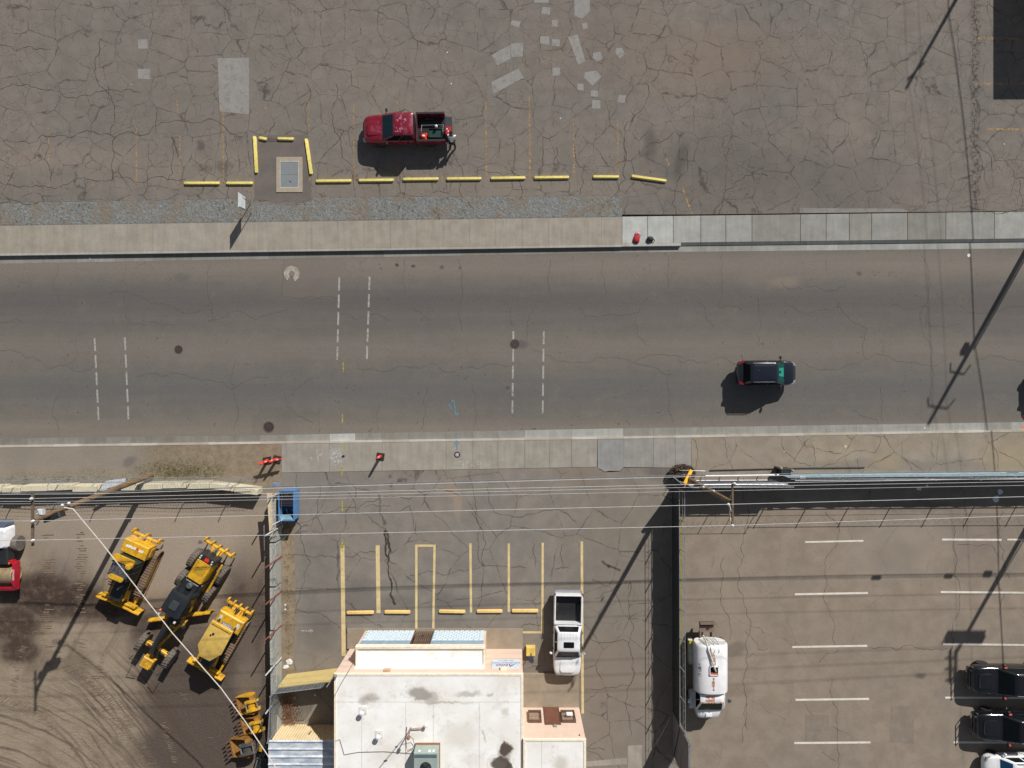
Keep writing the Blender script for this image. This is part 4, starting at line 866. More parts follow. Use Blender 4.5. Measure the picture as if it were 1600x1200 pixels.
t = NT('faded_lettering'); tc = t.n('ShaderNodeTexCoord'); t.fin(C(110, 110, 125), .8); t.alpha(t.ss(t.noise(9, 4, .8, vec=tc.outputs['Object']), .5, .58))
mb = MB(); over(mb, -.9, .0, -.98, -.80, 4); mb.build('faded_lettering', t.m, tank, smooth=0)
# hose
MB().tube([(-2.45, -.45, 1.6), (-2.3, -.42, 2.4), (-1.9, -.38, 2.66), (-1.2, -.15, 2.72), (-.75, -.02, 2.8), (-.45, .1, 2.7)], .055, 10).build('suction_hose', M('pale_hose', (.55, .54, .5), .6), root)
MB().tube([(-2.4, -.3, 1.6), (-2.3, -.28, 2.35), (-1.9, -.2, 2.66), (-1.0, -.08, 2.72)], .03, 8).build('air_hose', M('grey_hose', (.4, .4, .38), .6), root)
mb = MB()
for y in (-.25, .05, .35): mb.tube([(-2.2, y, 1.2), (-2.25, y, 2.2), (-2.1, y, 2.5), (-1.7, y, 2.64)], .02, 6)
mb.tube([(-2.24, -.9, 2.25), (-2.26, 1.0, 2.25)], .025, 6); mb.build('ladder', m_stl, root)
mb = MB(); mb.bx(-3.2, -2.5, -.55, .5, 1.0, 1.08); mb.bx(-3.2, -3.1, -.55, .5, .9, 1.35); mb.bx(-2.95, -2.9, -.5, .45, 1.08, 1.15); mb.bx(-2.5, -2.15, -.55, -.45, .8, 1.2); mb.build('rear_platform', M('weathered_wood', C(112, 98, 86), .9), root)
mb = MB(); mb.box((-2.8, .05, 1.14), (.12, .16, .08)); mb.build('tail_light', m_red_l, root)
for sg in (-1, 1): MB().bx(-3.1, 3.1, sg*.36-.06, sg*.36+.06, .6, .8).build('chassis_rail', m_blk, root)
mb = MB(); mb.bx(-1.9, -.3, -1.28, -1.0, .7, 1.2, .02); mb.build('side_box', M('cream_metal', (.62, .6, .52), .6), root)
mb = MB(); mb.bx(-2.0, -1.75, -1.3, -.95, 1.22, 1.3); mb.build('safety_stripe', M('yellow_stripe', C(190, 190, 60), .6), root)
for x, wd in ((-1.55, .5), (-.4, .5)):
    pass
for sg in (1, -1):
    lathe_wheel(root, -1.4, sg*.98, .5, .5); lathe_wheel(root, 2.2, sg*1.0, .5, .28)
    MB().tube([(1.9, sg*.95, 1.5), (2.05, sg*1.35, 1.6)], .02, 6).build('mirror_arm', m_stl, root)
    MB().lathe([(.13, 0), (.14, .03), (.05, .06)], (2.05, sg*1.36, 1.58), 14).build('mirror', m_chr, root)
st = [(1.25, .95, .7, 1.5), (1.6, 1.0, .68, 1.52), (2.1, 1.0, .66, 1.5), (2.6, .93, .66, 1.45), (3.15, .84, .68, 1.36), (3.4, .7, .72, 1.2), (3.46, .5, .8, 1.05)]
body_shell(st, .06).build('hood', tkw, root, sub=1)
for sg in (1, -1):
    mb = MB(); mb.loft([[Vector((x, sg*y, z)) for x, z in ((1.6, .7), (1.68, 1.0), (1.9, 1.12), (2.5, 1.12), (2.85, .98), (2.95, .7))] for y in (.8, 1.22)]); mb.build('fender', M('dull_fender', (.6, .6, .6), .5), root)
cabin(root, tkw, 1.28, 2.68, .96, 1.54, 1.35, 1.88, .8, 2.28, nside=2, rear=True, ws_glass=M('green_glass', (.012, .028, .022), .12, spec=.1), r=.12)
for y in (-.6, -.2, 0, .2, .6): MB().box((1.83, y, 2.29), (.08, .07, .05)).build('marker_light', m_amb, root)
t = NT('cab_rust'); tc = t.n('ShaderNodeTexCoord'); t.fin(C(178, 116, 80), .9); t.alpha(t.math('MULTIPLY', t.ss(t.noise(4, 5, .7, vec=tc.outputs['Object']), .4, .5), .95))
mb = MB(); mb.poly([(1.4, -.45, 2.302), (1.75, -.45, 2.302), (1.75, .15, 2.302), (1.4, .15, 2.302)]); mb.build('roof_rust', t.m, root, smooth=0)
mb = MB(); mb.bx(2.95, 3.2, -.2, .2, 1.4, 1.45, .01); mb.build('hood_vent', tkw, root)
# ================================================================= YARD MACHINES
def machpaint(name, col, dirt, amt=.5, rough=.45):
    t = NT(name); tc = t.n('ShaderNodeTexCoord'); v = tc.outputs['Object']
    c = t.mix(t.ss(t.noise(2, 4, vec=v), .3, .7), mul(col, .9), mul(col, 1.08))
    c = t.mix(t.math('MULTIPLY', t.ss(t.noise(3.0, 7, .8, vec=v), .44, .68), amt), c, dirt)
    t.fin(c, rough); return t.m
yel = machpaint('machine_yellow', C(216, 166, 34), C(128, 98, 56), .85)
yelp = machpaint('faded_machine_yellow', C(200, 168, 84), C(160, 130, 84), .6, .6)
mblk = M('machine_black', (.02, .022, .024), .45); mdk = M('machine_dark_steel', (.045, .04, .036), .6, .3); mtrk = machpaint('dusty_track_steel', C(128, 108, 88), C(92, 72, 56), .7, .7)
m_hose = M('hydraulic_hose', (.02, .02, .02), .5); m_soot = M('dusty_roof_glass', C(70, 72, 76), .3, var=.5, vs=9, dirt=C(150, 140, 130), dirt_amt=.5, dirt_scale=7)
mlt = M('light_lens', (.6, .6, .58), .2)
def text_part(body, mat, parent, loc, size, rot=(0, 0, 0), name='lettering', ext=.003, spacing=1.0, shear=0, scx=1.0):
    cu = bpy.data.curves.new(name, 'FONT'); cu.body = body; cu.size = size; cu.extrude = ext; cu.align_x = 'CENTER'; cu.align_y = 'CENTER'; cu.space_character = spacing; cu.shear = shear
    o = bpy.data.objects.new(name, cu); COL.objects.link(o)
    dg = bpy.context.evaluated_depsgraph_get(); me = bpy.data.meshes.new_from_object(o.evaluated_get(dg))
    bpy.data.objects.remove(o); m2 = bpy.data.objects.new(name, me); COL.objects.link(m2); me.materials.clear(); me.materials.append(mat)
    m2.location = loc; m2.rotation_euler = rot; m2.scale = (scx, 1, 1)
    if parent: m2.parent = parent
    return m2

def ripper(root, x, w_, shanks, z=.95):
    mb = MB(); mb.tube([(x, -w_/2, z), (x, w_/2, z)], .11, 8); mb.build('ripper_beam', yel, root)
    n = len(shanks)
    for y in shanks:
        mb = MB(); mb.box((x-.12, y, z+.03), (.34, .14, .3), bev=.02); mb.loft([[(px_+x, yy, pz) for px_, pz in ((-.22, z+.3), (-.12, z+.32), (-.08, z-.3), (.08, z-.62), (-.02, z-.66), (-.22, z-.3))] for yy in (y-.04, y+.04)]); mb.build('ripper_shank', yel, root)
    for y in (-.38, .38):
        mb = MB(); mb.bar((x, y, z), (x+.75, y*.9, z+.1), .13, .18); mb.bar((x+.05, y*.6, z+.15), (x+.8, y*.6, z+.45), .1, .12); mb.build('ripper_arm', yel, root)
    mb = MB(); mb.tube([(x+.1, 0, z+.15), (x+.5, 0, z+.35)], .07, 8); mb.tube([(x+.45, 0, z+.33), (x+.85, 0, z+.5)], .045, 8); mb.build('lift_cylinder', mdk, root)

def track(root, y, x0, x1, h, wd):
    "track loop: plates with grousers round a flattened loop"
    r = h/2; L = x1-x0-2*r; per = 2*L+2*math.pi*r; n = int(per/.19)
    base = []
    def pt(s, rr):
        s = s % per
        if s < L: return (x0+r+s, r+rr)
        s -= L
        if s < math.pi*r: a = math.pi/2-s/r; return (x1-r+rr*math.cos(a), r+rr*math.sin(a))
        s -= math.pi*r
        if s < L: return (x1-r-s, r-rr)
        s -= L; a = -math.pi/2-s/r; return (x0+r+rr*math.cos(a), r+rr*math.sin(a))
    mb = MB()
    for i in range(n):
        s = per*i/n; p = [pt(s, r-.05), pt(s+per/n*.86, r-.05), pt(s+per/n*.86, r-.005), pt(s+per/n*.3, r), pt(s+per/n*.25, r+.035), pt(s+.01, r+.035), pt(s, r)]
        mb.loft([[(q[0], y-wd/2, q[1]) for q in p], [(q[0], y+wd/2, q[1]) for q in p]])
    o = mb.build('track', mtrk, root, smooth=0)
    mb = MB(); mb.bx(x0+.35, x1-.35, y-.14, y+.14, .18, h-.3, .03); mb.build('track_frame', yel, o)
    for x in (x0+r, x1-r): MB().lathe([(r-.08, -.12), (r-.08, .12), (.15, .16)], (x, y, r), 18, 'Y').build('idler', mdk, o)

def blade(root, x, w_, h, wing=.45):
    mb = MB(); prof = []
    A = [(x+.18, 0.02), (x+.03, .25), (x-.02, .5), (x+.03, .8), (x+.14, h)]
    def row(y, dx=0, dz=0): return [Vector((a+dx, y, b_+dz*(i/4))) for i, (a, b_) in enumerate(A)]+[Vector((a+dx-.07, y, b_+dz*(i/4))) for i, (a, b_) in reversed(list(enumerate(A)))]
    ys = [(-w_/2, .16, -.22), (-w_/2+wing*.6, .1, -.1), (-w_/2+wing, .02, 0), (-.35, 0, .0), (-.3, 0, .1), (.3, 0, .1), (.35, 0, .0), (w_/2-wing, .02, 0), (w_/2-wing*.6, .1, -.1), (w_/2, .16, -.22)]
    mb.loft([row(*q) for q in ys]); b_ = mb.build('blade', yel, root, smooth=30)
    mb = MB(); mb.bx(x+.16, x+.24, -w_/2, w_/2, -.0, .14); mb.build('cutting_edge', mdk, b_)
    for sg in (-1, 1):
        mb = MB()
        mb.bx(x-.2, x-.06, sg*(w_/2-.75)-.38, sg*(w_/2-.75)+.38, .62, h-.04, .02); mb.build('blade_rib', yel, b_)
        mb = MB(); mb.tube([(x-1.2, sg*.45, .95), (x-.15, sg*.5, .75)], .05, 8); mb.build('blade_cylinder', m_stl, root)
        mb = MB(); mb.bar((x-2.1, sg*.98, .55), (x-.1, sg*.9, .35), .14, .2); mb.build('push_arm', yel, root)
    mb = MB(); mb.tube([(x-.9, .25, 1.3), (x-.4, .3, 1.35), (x-.15, .2, .9)], .02, 6); mb.build('hydraulic_hose', m_hose, root)
    mb = MB(); mb.tube([(x-.9, .15, 1.3), (x-.45, .1, 1.38), (x-.15, .05, .9)], .02, 6); mb.build('hydraulic_hose', m_hose, root)

# --- dozer with a closed cab
d1 = empty('bulldozer', G(218, 885.5), R(-113.7), 'yellow bulldozer with a dark cab, its ripper toward the street, leftmost of the yellow machines', 'bulldozer')
for sg in (-1, 1): track(d1, sg*.98, -1.85, 1.72, .92, .5)
ripper(d1, -2.5, 2.05, (-.95, 0, .95))
mb = MB(); mb.box((-1.85, 0, 1.5), (.95, 1.82, 1.0), bev=.06); mb.build('fuel_tank', yel, d1)
mb = MB(); mb.box((-1.85, .6, 1.35), (.6, .72, .5), bev=.05); mb.build('side_locker', yel, d1)
t = NT('worn_white_decal'); tc = t.n('ShaderNodeTexCoord'); t.fin(t.mix(t.ss(t.noise(14, 3, .7, vec=tc.outputs['Object']), .52, .6), C(235, 232, 225), C(150, 140, 130)), .5); m_dec = t.m
for y0_, y1_ in ((-.66, .06), (.3, .62)):
    mb = MB(); mb.loft([[(-1.99, y0_, z), (-1.82, y0_, z), (-1.86, y1_, z), (-2.03, y1_, z)] for z in (2.0, 2.006)]); mb.build('decal', m_dec, d1)
mb = MB(); mb.loft([[(-2.08, .1, z), (-1.9, .12, z), (-1.84, .26, z), (-2.02, .24, z)] for z in (2.0, 2.006)]); mb.build('red_emblem', M('emblem_red', C(190, 70, 60), .5), d1)
mb = MB(); mb.box((-.2, 0, 1.15), (2.6, 1.3, .8), bev=.04); mb.build('main_body', mblk, d1)
mb = MB(); mb.loft([ring(.25, 2.05, .46, 1.1, .05), ring(.25, 2.05, .46, 1.62, .05), ring(.28, 1.98, .4, 1.75, .05)]); mb.build('hood', mblk, d1)
for sg in (-1, 1): mb = MB(); mb.box((1.15, sg*.5, 1.3), (1.5, .06, .62), bev=.01); mb.build('hood_panel', yel, d1)
mb = MB(); mb.loft([ring(-1.3, .35, .78, 1.5, .1), ring(-1.25, .2, .74, 2.2, .1), ring(-1.25, -.1, .66, 2.85, .1)]); cb = mb.build('cab', M('cab_shell', (.03, .045, .03), .3), d1)
mb = MB(); mb.loft([ring(-1.55, -1.12, .74, 2.84, .12), ring(-1.55, -1.12, .74, 2.98, .12)]); mb.build('roof_rear', yel, cb)
mb = MB(); mb.loft([ring(-.2, .12, .5, 2.84, .14), ring(-.2, .12, .5, 2.96, .14)]); mb.build('roof_front', yel, cb)
mb = MB(); mb.bx(-1.1, -.18, -.6, .6, 2.86, 2.91, .01); mb.build('roof_window', m_soot, cb)
mb = MB(); mb.lathe([(.2, 0), (.22, .05), (.2, .32), (.1, .36)], (-1.15, .55, 2.85), 16); mb.build('air_unit', yel, cb)
for sg in (-1, 1):
    MB().tube([(-.95, sg*.78, 1.6), (-.95, sg*.72, 2.85)], .04, 6).build('cab_post', mblk, cb); MB().tube([(.15, sg*.76, 1.6), (-.05, sg*.66, 2.85)], .04, 6).build('cab_post', mblk, cb)
    for (xa, xb) in ((-1.15, -.5), (-.4, .1)):
        mb = MB(); plate(mb, [(xa, sg*.77, 1.6), (xb+.05, sg*.77, 1.6), (xb-.05, sg*.69, 2.75), (xa, sg*.69, 2.75)], 0.02, .98, .05, .95, .025); mb.build('cab_window', m_glass, cb)
mb = MB(); plate(mb, [(.33, -.7, 1.6), (.33, .7, 1.6), (-.06, .6, 2.78), (-.06, -.6, 2.78)], .05, .95, .05, .95, .03); mb.build('windshield', m_glass, cb)
MB().tube([(.8, .2, 1.7), (.8, .2, 2.3), (.9, .2, 2.4)], .05, 8).build('exhaust', m_stl, d1)
MB().tube([(.4, -.68, 2.0), (.75, -.9, 2.1), (.8, -1.05, 2.0)], .02, 6).build('mirror_arm', mblk, d1)
blade(d1, 2.45, 3.25, 1.1, .8)

# --- dozer with a canopy
d2 = empty('bulldozer', G(355.5, 990), R(-119.6), 'yellow bulldozer under a flat yellow canopy, nearest the concrete block wall', 'bulldozer')
for sg in (-1, 1): track(d2, sg*.86, -1.75, 1.55, .85, .42)
ripper(d2, -2.45, 2.0, (-.92, -.46, 0, .46, .92), .9)
mb = MB(); mb.box((-1.55, 0, 1.2), (1.0, 1.9, .9), bev=.08); mb.build('fuel_tank', yel, d2)
for sg in (-1, 1):
    mb = MB(); mb.box((-1.6, sg*.66, 1.66), (.36, .2, .03)); mb.build('warning_plate', M('plate_cream', (.6, .58, .5), .5), d2)
mb = MB(); mb.bx(-1.45, -1.2, -.42, .42, 1.63, 1.66); pl = mb.build('name_plate', M('plate_grey', (.18, .18, .19), .5), d2)
text_part('DEERE', M('decal_white', (.75, .75, .75), .5), d2, (-1.33, 0, 1.668), .24, (0, 0, R(-90)), 'decal')
mb = MB(); mb.box((-.1, 0, 1.0), (2.2, 1.15, .7), bev=.03); mb.build('main_body', mdk, d2)
mb = MB(); mb.loft([ring(.2, 1.95, .42, .95, .05), ring(.2, 1.9, .42, 1.5, .05), ring(.25, 1.8, .34, 1.62, .05)]); mb.build('hood', M('hood_navy', (.02, .03, .06), .35), d2)
for sg in (-1, 1): mb = MB(); mb.box((1.1, sg*.46, 1.15), (1.4, .05, .55), bev=.01); mb.build('hood_panel', yel, d2)
P = [(-1.9, -.62), (-1.9, .62), (-1.4, .84), (.1, .84), (.68, .34), (.68, -.34), (.1, -.84), (-1.4, -.84)]
P = [(-1.82, -.8), (-1.82, .8), (-.1, .86), (.68, .4), (.72, -.35), (.1, -.84)]
mb = MB(); mb.loft([[(x, y, 2.8) for x, y in P], [(x, y, 2.9) for x, y in P], [(x*.97-.02, y*.96, 2.92) for x, y in P]]); cn = mb.build('canopy', yelp, d2)
mb = MB(); mb.bx(-1.8, -1.62, -.74, .74, 2.925, 2.99, .02); mb.build('canopy_lip', yel, cn)
mb = MB(); mb.lathe([(.08, 0), (.08, .05)], (-1.05, -.28, 2.92), 10); mb.build('dark_cap', mblk, cn); mb = MB(); mb.lathe([(.06, 0), (.06, .05)], (-.9, -.4, 2.92), 10); mb.build('dark_cap', mblk, cn)
for sx, sy in ((-1.5, 1), (-1.5, -1), (.2, 1), (.2, -1)):
    mb = MB(); mb.bar((sx, sy*.62, 1.2), (sx, sy*.62, 2.8), .1, .1); mb.build('canopy_post', mblk, d2)
mb = MB(); mb.box((-.6, 0, 1.55), (.6, .6, .3), bev=.05); mb.box((-.95, 0, 1.95), (.14, .55, .6), bev=.04); mb.build('seat', mblk, d2)
MB().tube([(.7, .3, 1.55), (.7, .3, 2.4)], .05, 8).build('exhaust', m_stl, d2)
blade(d2, 2.42, 2.8, 1.0, .85)

# --- motor grader
g = empty('motor_grader', G(298.6, 936), R(-121.8), 'long yellow and black motor grader parked between the two bulldozers', 'motor grader')
ripper(g, -4.5, 2.35, (-1.08, -.54, 0, .54, 1.08), .95)
for sg in (-1, 1):
    for x in (-2.95, -1.4):
        w_ = lathe_wheel(g, x, sg*1.12, .68, .44, rim=yel, tyre=mtrk if 0 else M('dusty_tyre', C(104, 96, 88), .9, dirt=C(60, 54, 50), dirt_amt=.7, dirt_scale=9))
        mb = MB()
        for k in range(24):
            a = k*2*math.pi/24; c_, s_ = math.cos(a), math.sin(a)
            mb.bar((x+.655*c_, sg*1.12-.19, .68+.675*s_), (x+.69*math.cos(a+.12), sg*1.12, .68+.69*math.sin(a+.12)), .07, .05); mb.bar((x+.69*math.cos(a+.12), sg*1.12, .68+.69*math.sin(a+.12)), (x+.675*c_, sg*1.12+.2, .68+.675*s_), .07, .05)
        mb.build('tread', M('dusty_tyre', C(104, 96, 88), .9), w_, smooth=0)
    mb = MB(); mb.bx(-3.0, -1.3, sg*.85-.07, sg*.85+.07, .45, .85, .03); mb.build('tandem_case', yel, g)
    w_ = lathe_wheel(g, 3.9, sg*1.12, .70, .42, rim=yel, tyre=M('dusty_tyre', C(104, 96, 88), .9))
    mb = MB()
    for k in range(22):
        a = k*2*math.pi/22; mb.bar((3.9+.70*math.cos(a), sg*1.12-.2, .70+.70*math.sin(a)), (3.9+.70*math.cos(a+.15), sg*1.12+.2, .70+.70*math.sin(a+.15)), .07, .05)
    mb.build('tread', M('dusty_tyre', C(104, 96, 88), .9), w_, smooth=0)
mb = MB(); mb.bx(3.75, 4.05, -1.0, 1.0, .45, .75, .04); mb.build('front_axle', yel, g)
mb = MB(); mb.tube([(3.8, -.7, .9), (3.85, .7, .9)], .05, 8); mb.bar((3.5, -.3, 1.2), (4.2, -.3, .8), .12, .2); mb.bar((3.5, .3, 1.2), (4.2, .3, .8), .12, .2); mb.build('steering_gear', mdk, g)
mb = MB(); mb.loft([ring(-3.75, -2.25, .58, 1.1, .1), ring(-3.75, -2.25, .58, 2.1, .1), ring(-3.7, -2.28, .52, 2.2, .08)]); hd = mb.build('engine_hood', yel, g)
mb = MB(); mb.bx(-3.3, -2.8, -.36, .36, 2.2, 2.215); mb.build('hood_grille', M('mesh_ochre', C(176, 140, 40), .6), hd)
mb = MB(); mb.loft([ring(-4.15, -3.72, .62, 1.1, .08), ring(-4.12, -3.74, .6, 2.2, .08)]); rg = mb.build('rear_grille', mblk, g)
mb = MB(); mb.poly([(-4.0, -.06, 2.21), (-3.78, .16, 2.21), (-3.92, .2, 2.21), (-4.08, .12, 2.21)]); mb.poly([(-4.06, -.1, 2.212), (-3.8, -.12, 2.212), (-3.82, .12, 2.212), (-4.02, .18, 2.212)]); mb.build('warning_triangle', M('warning_red', C(225, 50, 25), .5), rg, recalc=False, smooth=0)
for x, y in ((-3.85, .45), (-4.02, .42), (-3.85, -.45), (-4.02, -.44)):
    MB().lathe([(.06, 0), (.06, .03)], (x, y, 2.2), 10).build('work_lamp', mlt, rg)
mb = MB(); mb.bx(-2.2, -1.5, -.7, .7, 1.0, 2.0, .05); mb.box((-1.8, 0, 2.1), (.7, 1.0, .3), bev=.05); mb.build('engine_cover', mblk, g)
mb = MB(); mb.lathe([(.2, 0), (.2, .3), (.15, .36)], (-1.95, .0, 2.2), 18); mb.build('air_cleaner', M('grey_cap', (.08, .09, .1), .5), g)
mb = MB(); mb.loft([ring(-1.55, .25, .74, 1.2, .12), ring(-1.6, .35, .78, 2.2, .16), ring(-1.5, .12, .68, 3.0, .18)]); cb = mb.build('cab', M('cab_black', (.012, .016, .018), .25), g)
mb = MB(); mb.loft([ring(-1.5, .12, .70, 3.0, .2), ring(-1.5, .12, .70, 3.08, .2), ring(-1.4, .02, .6, 3.12, .2)]); mb.build('cab_roof', M('cab_roof_black', (.02, .024, .028), .4), cb)
mb = MB(); mb.loft([ring(-.95, -.35, .26, 3.12, .08), ring(-.95, -.35, .26, 3.2, .08)]); mb.build('roof_hatch', M('hatch_grey', (.05, .055, .06), .4), cb)
for sg in (-1, 1):
    for u0, u1 in ((-1.4, -.75), (-.65, .05)):
        mb = MB(); plate(mb, [(u0, sg*.79, 2.1), (u1, sg*.79, 2.1), (u1, sg*.7, 2.95), (u0, sg*.7, 2.95)], 0, 1, 0, 1, .02); mb.build('cab_window', m_glass, cb)
    mb = MB(); mb.tube([(.15, sg*.8, 2.9), (.5, sg*1.15, 2.8)], .02, 6); mb.box((.52, sg*1.18, 2.65), (.06, .2, .34)); mb.build('mirror', mblk, cb)
    mb = MB(); mb.box((.35, sg*.6, 3.05), (.12, .14, .1)); mb.build('work_lamp', mlt, cb)
MB().lathe([(.06, 0), (.06, .12), (.03, .15)], (.05, -.62, 3.1), 10).build('beacon', M('beacon_orange', C(240, 110, 20), .3), cb)
mb = MB(); mb.tube([(0, 0, 1.6), (1.0, 0, 2.0), (2.6, 0, 1.95), (3.6, 0, 1.5), (4.1, 0, 1.1)], [.2, .2, .18, .18, .2], 8); mb.build('main_frame', mblk, g)
mb = MB(); mb.box((4.75, 0, 1.0), (.62, .8, .5), bev=.04); mb.box((4.95, 0, 1.27), (.3, .7, .06)); mb.build('front_block', yel, g)
mb = MB(); mb.tube([(4.7, .55, 1.6), (4.9, 1.1, 1.6), (5.0, 1.15, .9)], .025, 6); mb.build('lamp_bracket', mblk, g)
mb = MB(); mb.tube([(4.7, -.55, 1.6), (4.9, -1.1, 1.6), (5.0, -1.15, .9)], .025, 6); mb.build('lamp_bracket', mblk, g)
# circle and moldboard
mb = MB(); mb.lathe([(.5, 0), (.72, 0), (.72, .12), (.5, .12)], (1.2, 0, .95), 28, cap=False); mb.build('circle', yel, g)
mb = MB(); mb.bar((1.2, -.6, 1.05), (3.7, 0, .95), .14, .16); mb.bar((1.2, .6, 1.05), (3.7, 0, .95), .14, .16); mb.build('drawbar', yel, g)
a, b_ = Vector((2.55, -1.62, 0)), Vector((-.25, 1.78, 0)); dv = (b_-a).normalized(); nv = Vector((-dv.y, dv.x, 0))*-1
mb = MB(); pr = [(.12, .02), (.0, .2), (-.04, .38), (.0, .58), (.1, .7), (.02, .7), (-.07, .56), (-.1, .38), (-.06, .2), (.05, .02)]
mb.loft([[p+nv*u+Vector((0, 0, v)) for u, v in pr] for p in (a, b_)]); mb.build('moldboard', yel, g)
for (x, y) in ((.9, .55), (1.6, -.5)):
    mb = MB(); mb.tube([(x, y, 2.0), (x+.1, y*1.3, 1.0)], .07, 8); mb.build('lift_cylinder', mdk, g)
mb = MB(); mb.box((.9, .75, 1.5), (.5, .35, .3), bev=.05); mb.build('step_box', yel, g)
mb = MB(); mb.tube([(.6, .3, 1.9), (1.2, .5, 1.7), (1.6, .2, 1.5), (2.2, .2, 1.7)], .03, 6); mb.build('hydraulic_hose', m_hose, g)
mb = MB(); mb.bar((-1.4, 1.0, 1.2), (-3.9, .95, 1.55), .12, .12); mb.build('handrail', yel, g)

# --- small roller at the left edge
ro = empty('road_roller', G(16, 868), R(-90), 'white and red road roller cut off by the left edge of the photo', 'road roller')
m_rred = M('roller_red', C(170, 24, 44), .4, coat=.4)
mb = MB(); mb.lathe([(.58, -.92), (.62, -.88), (.62, .88), (.58, .92), (.5, .92), (.3, .7)], (1.15, 0, .62), 30, 'Y'); mb.build('drum', M('drum_steel', C(160, 140, 108), .5, .3, dirt=C(120, 100, 74), dirt_amt=.6), ro)
mb = MB()
for sg in (-1, 1): mb.loft([[Vector((x, sg*y, z)) for x, z in ((.15, .75), (.3, 1.15), (1.6, 1.2), (2.15, 1.0), (2.15, .7), (.3, .6))] for y in (.98, 1.16)])
fr = mb.build('drum_frame', m_rred, ro)
mb = MB(); mb.bx(2.0, 2.2, -1.0, 1.0, .7, 1.0, .03); mb.build('front_beam', m_rred, ro); mb = MB(); mb.bx(.05, .3, -1.0, 1.0, .8, 1.15, .03); mb.build('rear_beam', m_rred, ro)
text_part('DYNAPAC', M('decal_white', (.75, .75, .75), .5), ro, (1.15, 1.07, 1.19), .2, (0, 0, 0), 'decal')
MB().lathe([(.08, 0), (.08, .03)], (.25, .75, 1.16), 8).build('side_marker', M('beacon_orange', C(240, 110, 20), .3), ro)
mb = MB(); mb.box((-.35, 0, .95), (1.3, 1.5, .7), bev=.08); mb.build('platform', mblk, ro)
mb = MB(); mb.loft([ring(-2.3, -.75, .78, .6, .15), ring(-2.25, -.8, .76, 1.3, .2), ring(-2.1, -.9, .66, 1.5, .2)]); mb.build('engine_hood', M('roller_white', (.74, .74, .75), .35, coat=.4), ro)
mb = MB(); mb.loft([ring(-2.7, -2.3, .7, .6, .12), ring(-2.6, -2.3, .66, 1.35, .12)]); mb.build('rear_grille', M('roller_blue_grey', C(88, 98, 116), .5), ro)
for sg in (-1, 1): lathe_wheel(ro, -1.0, sg*.92, .55, .42, rim=m_stl, tyre=M('dusty_tyre', C(104, 96, 88), .9))
mb = MB(); mb.box((-.45, 0, 1.45), (.5, .5, .3), bev=.05); mb.build('seat', mblk, ro)

# --- loose excavator buckets
def bucket(label, loc, rz, mat, w_=1.2, s=1.0, tilt=0):
    """lies on its back plate: mouth and teeth up and to -x, quick-hitch lugs on the +x side"""
    r_ = empty('excavator_bucket', loc, rz, label, 'excavator bucket', 'loose excavator buckets by the fence')
    prof = [(-1.0, .42), (-.8, .14), (-.4, 0), (.1, .02), (.5, .2), (.68, .5), (.62, .82), (.35, 1.0)]
    n = len(prof); inner = [(x*.94-.01, z*.93+.05) for x, z in prof]
    mb = MB(); mb.loft([[(x*s, y, z*s) for x, z in prof+list(reversed(inner))] for y in (-w_/2, w_/2)]); mb.build('shell', m_bsh, r_)
    for sg in (-1, 1):
        mb = MB(); mb.loft([[(x*s, y, z*s) for x, z in prof+[(.0, .82), (-.55, .56)]] for y in (sg*w_/2-.03*sg, sg*(w_/2+.012))]); mb.build('side_plate', mat if 'grey' not in label else m_bsh, r_)
        mb = MB(); mb.loft([[(x*s, y, z*s) for x, z in ((.1, .86), (.55, .96), (.72, .7), (.98, .8), (1.02, 1.05), (.8, 1.2), (.4, 1.24), (.0, 1.2), (-.12, 1.05))] for y in (sg*.3-.07, sg*.3+.07)]); mb.build('lug', mat, r_)
    mb = MB(); mb.loft([[(x*s, y, z*s) for x, z in ((.12, .88), (.66, .8), (.6, 1.04), (.34, 1.1), (.12, 1.02))] for y in (-.23, .23)]); mb.build('hitch_plate', mat, r_)
    for x in (.0, .86): mb = MB(); mb.tube([(x*s, -.4, 1.1*s), (x*s, .4, 1.1*s)], .055, 10); mb.build('pin', m_stl, r_)
    for i in range(5):
        y = -w_/2+.1+i*(w_-.2)/4; mb = MB(); mb.loft([[(-.93*s, y-.08, .34*s), (-.93*s, y+.08, .34*s), (-.93*s, y+.08, .46*s), (-.93*s, y-.08, .46*s)], [(-1.24*s, y-.035, .62*s), (-1.24*s, y+.035, .62*s), (-1.24*s, y+.035, .67*s), (-1.24*s, y-.035, .67*s)]]); mb.build('tooth', M('worn_tooth_steel', C(104, 78, 62), .6, .4), r_)
    return r_
m_bsh = M('worn_bucket_steel', C(150, 108, 48), .7, .1, dirt=C(70, 50, 36), dirt_amt=.8, dirt_scale=3)
bucket('yellow toothed excavator bucket farthest up the row of loose buckets', G(393, 1095), R(14), yel, 1.25, .9)
bucket('yellow excavator bucket between the other yellow bucket and the grey one', G(400, 1127), R(14), yel, 1.15, .9)
bucket('dark grey excavator bucket with rusty teeth, lowest of the loose buckets', G(386, 1160), R(12), M('bucket_grey', C(84, 88, 88), .5, .3, dirt=C(150, 104, 40), dirt_amt=.7, dirt_scale=2), 1.3, 1.0)
o = thing('hydraulic_hammer', 'black breaker attachment lying behind the loose buckets', 'breaker', G(428, 1125), R(95))
mb = MB(); mb.box((0, 0, .35), (1.5, .5, .6), bev=.06); mb.build('housing', mblk, o); MB().tube([(.7, 0, .3), (1.6, 0, .2)], [.09, .05], 10).build('chisel', mdk, o); MB().bx(-.9, -.7, -.2, .2, .2, .8, .03).build('mount_bracket', mblk, o)
o = thing('compactor_plate', 'black compactor attachment at the bottom of the yard', 'attachment', G(415, 1185), R(80))
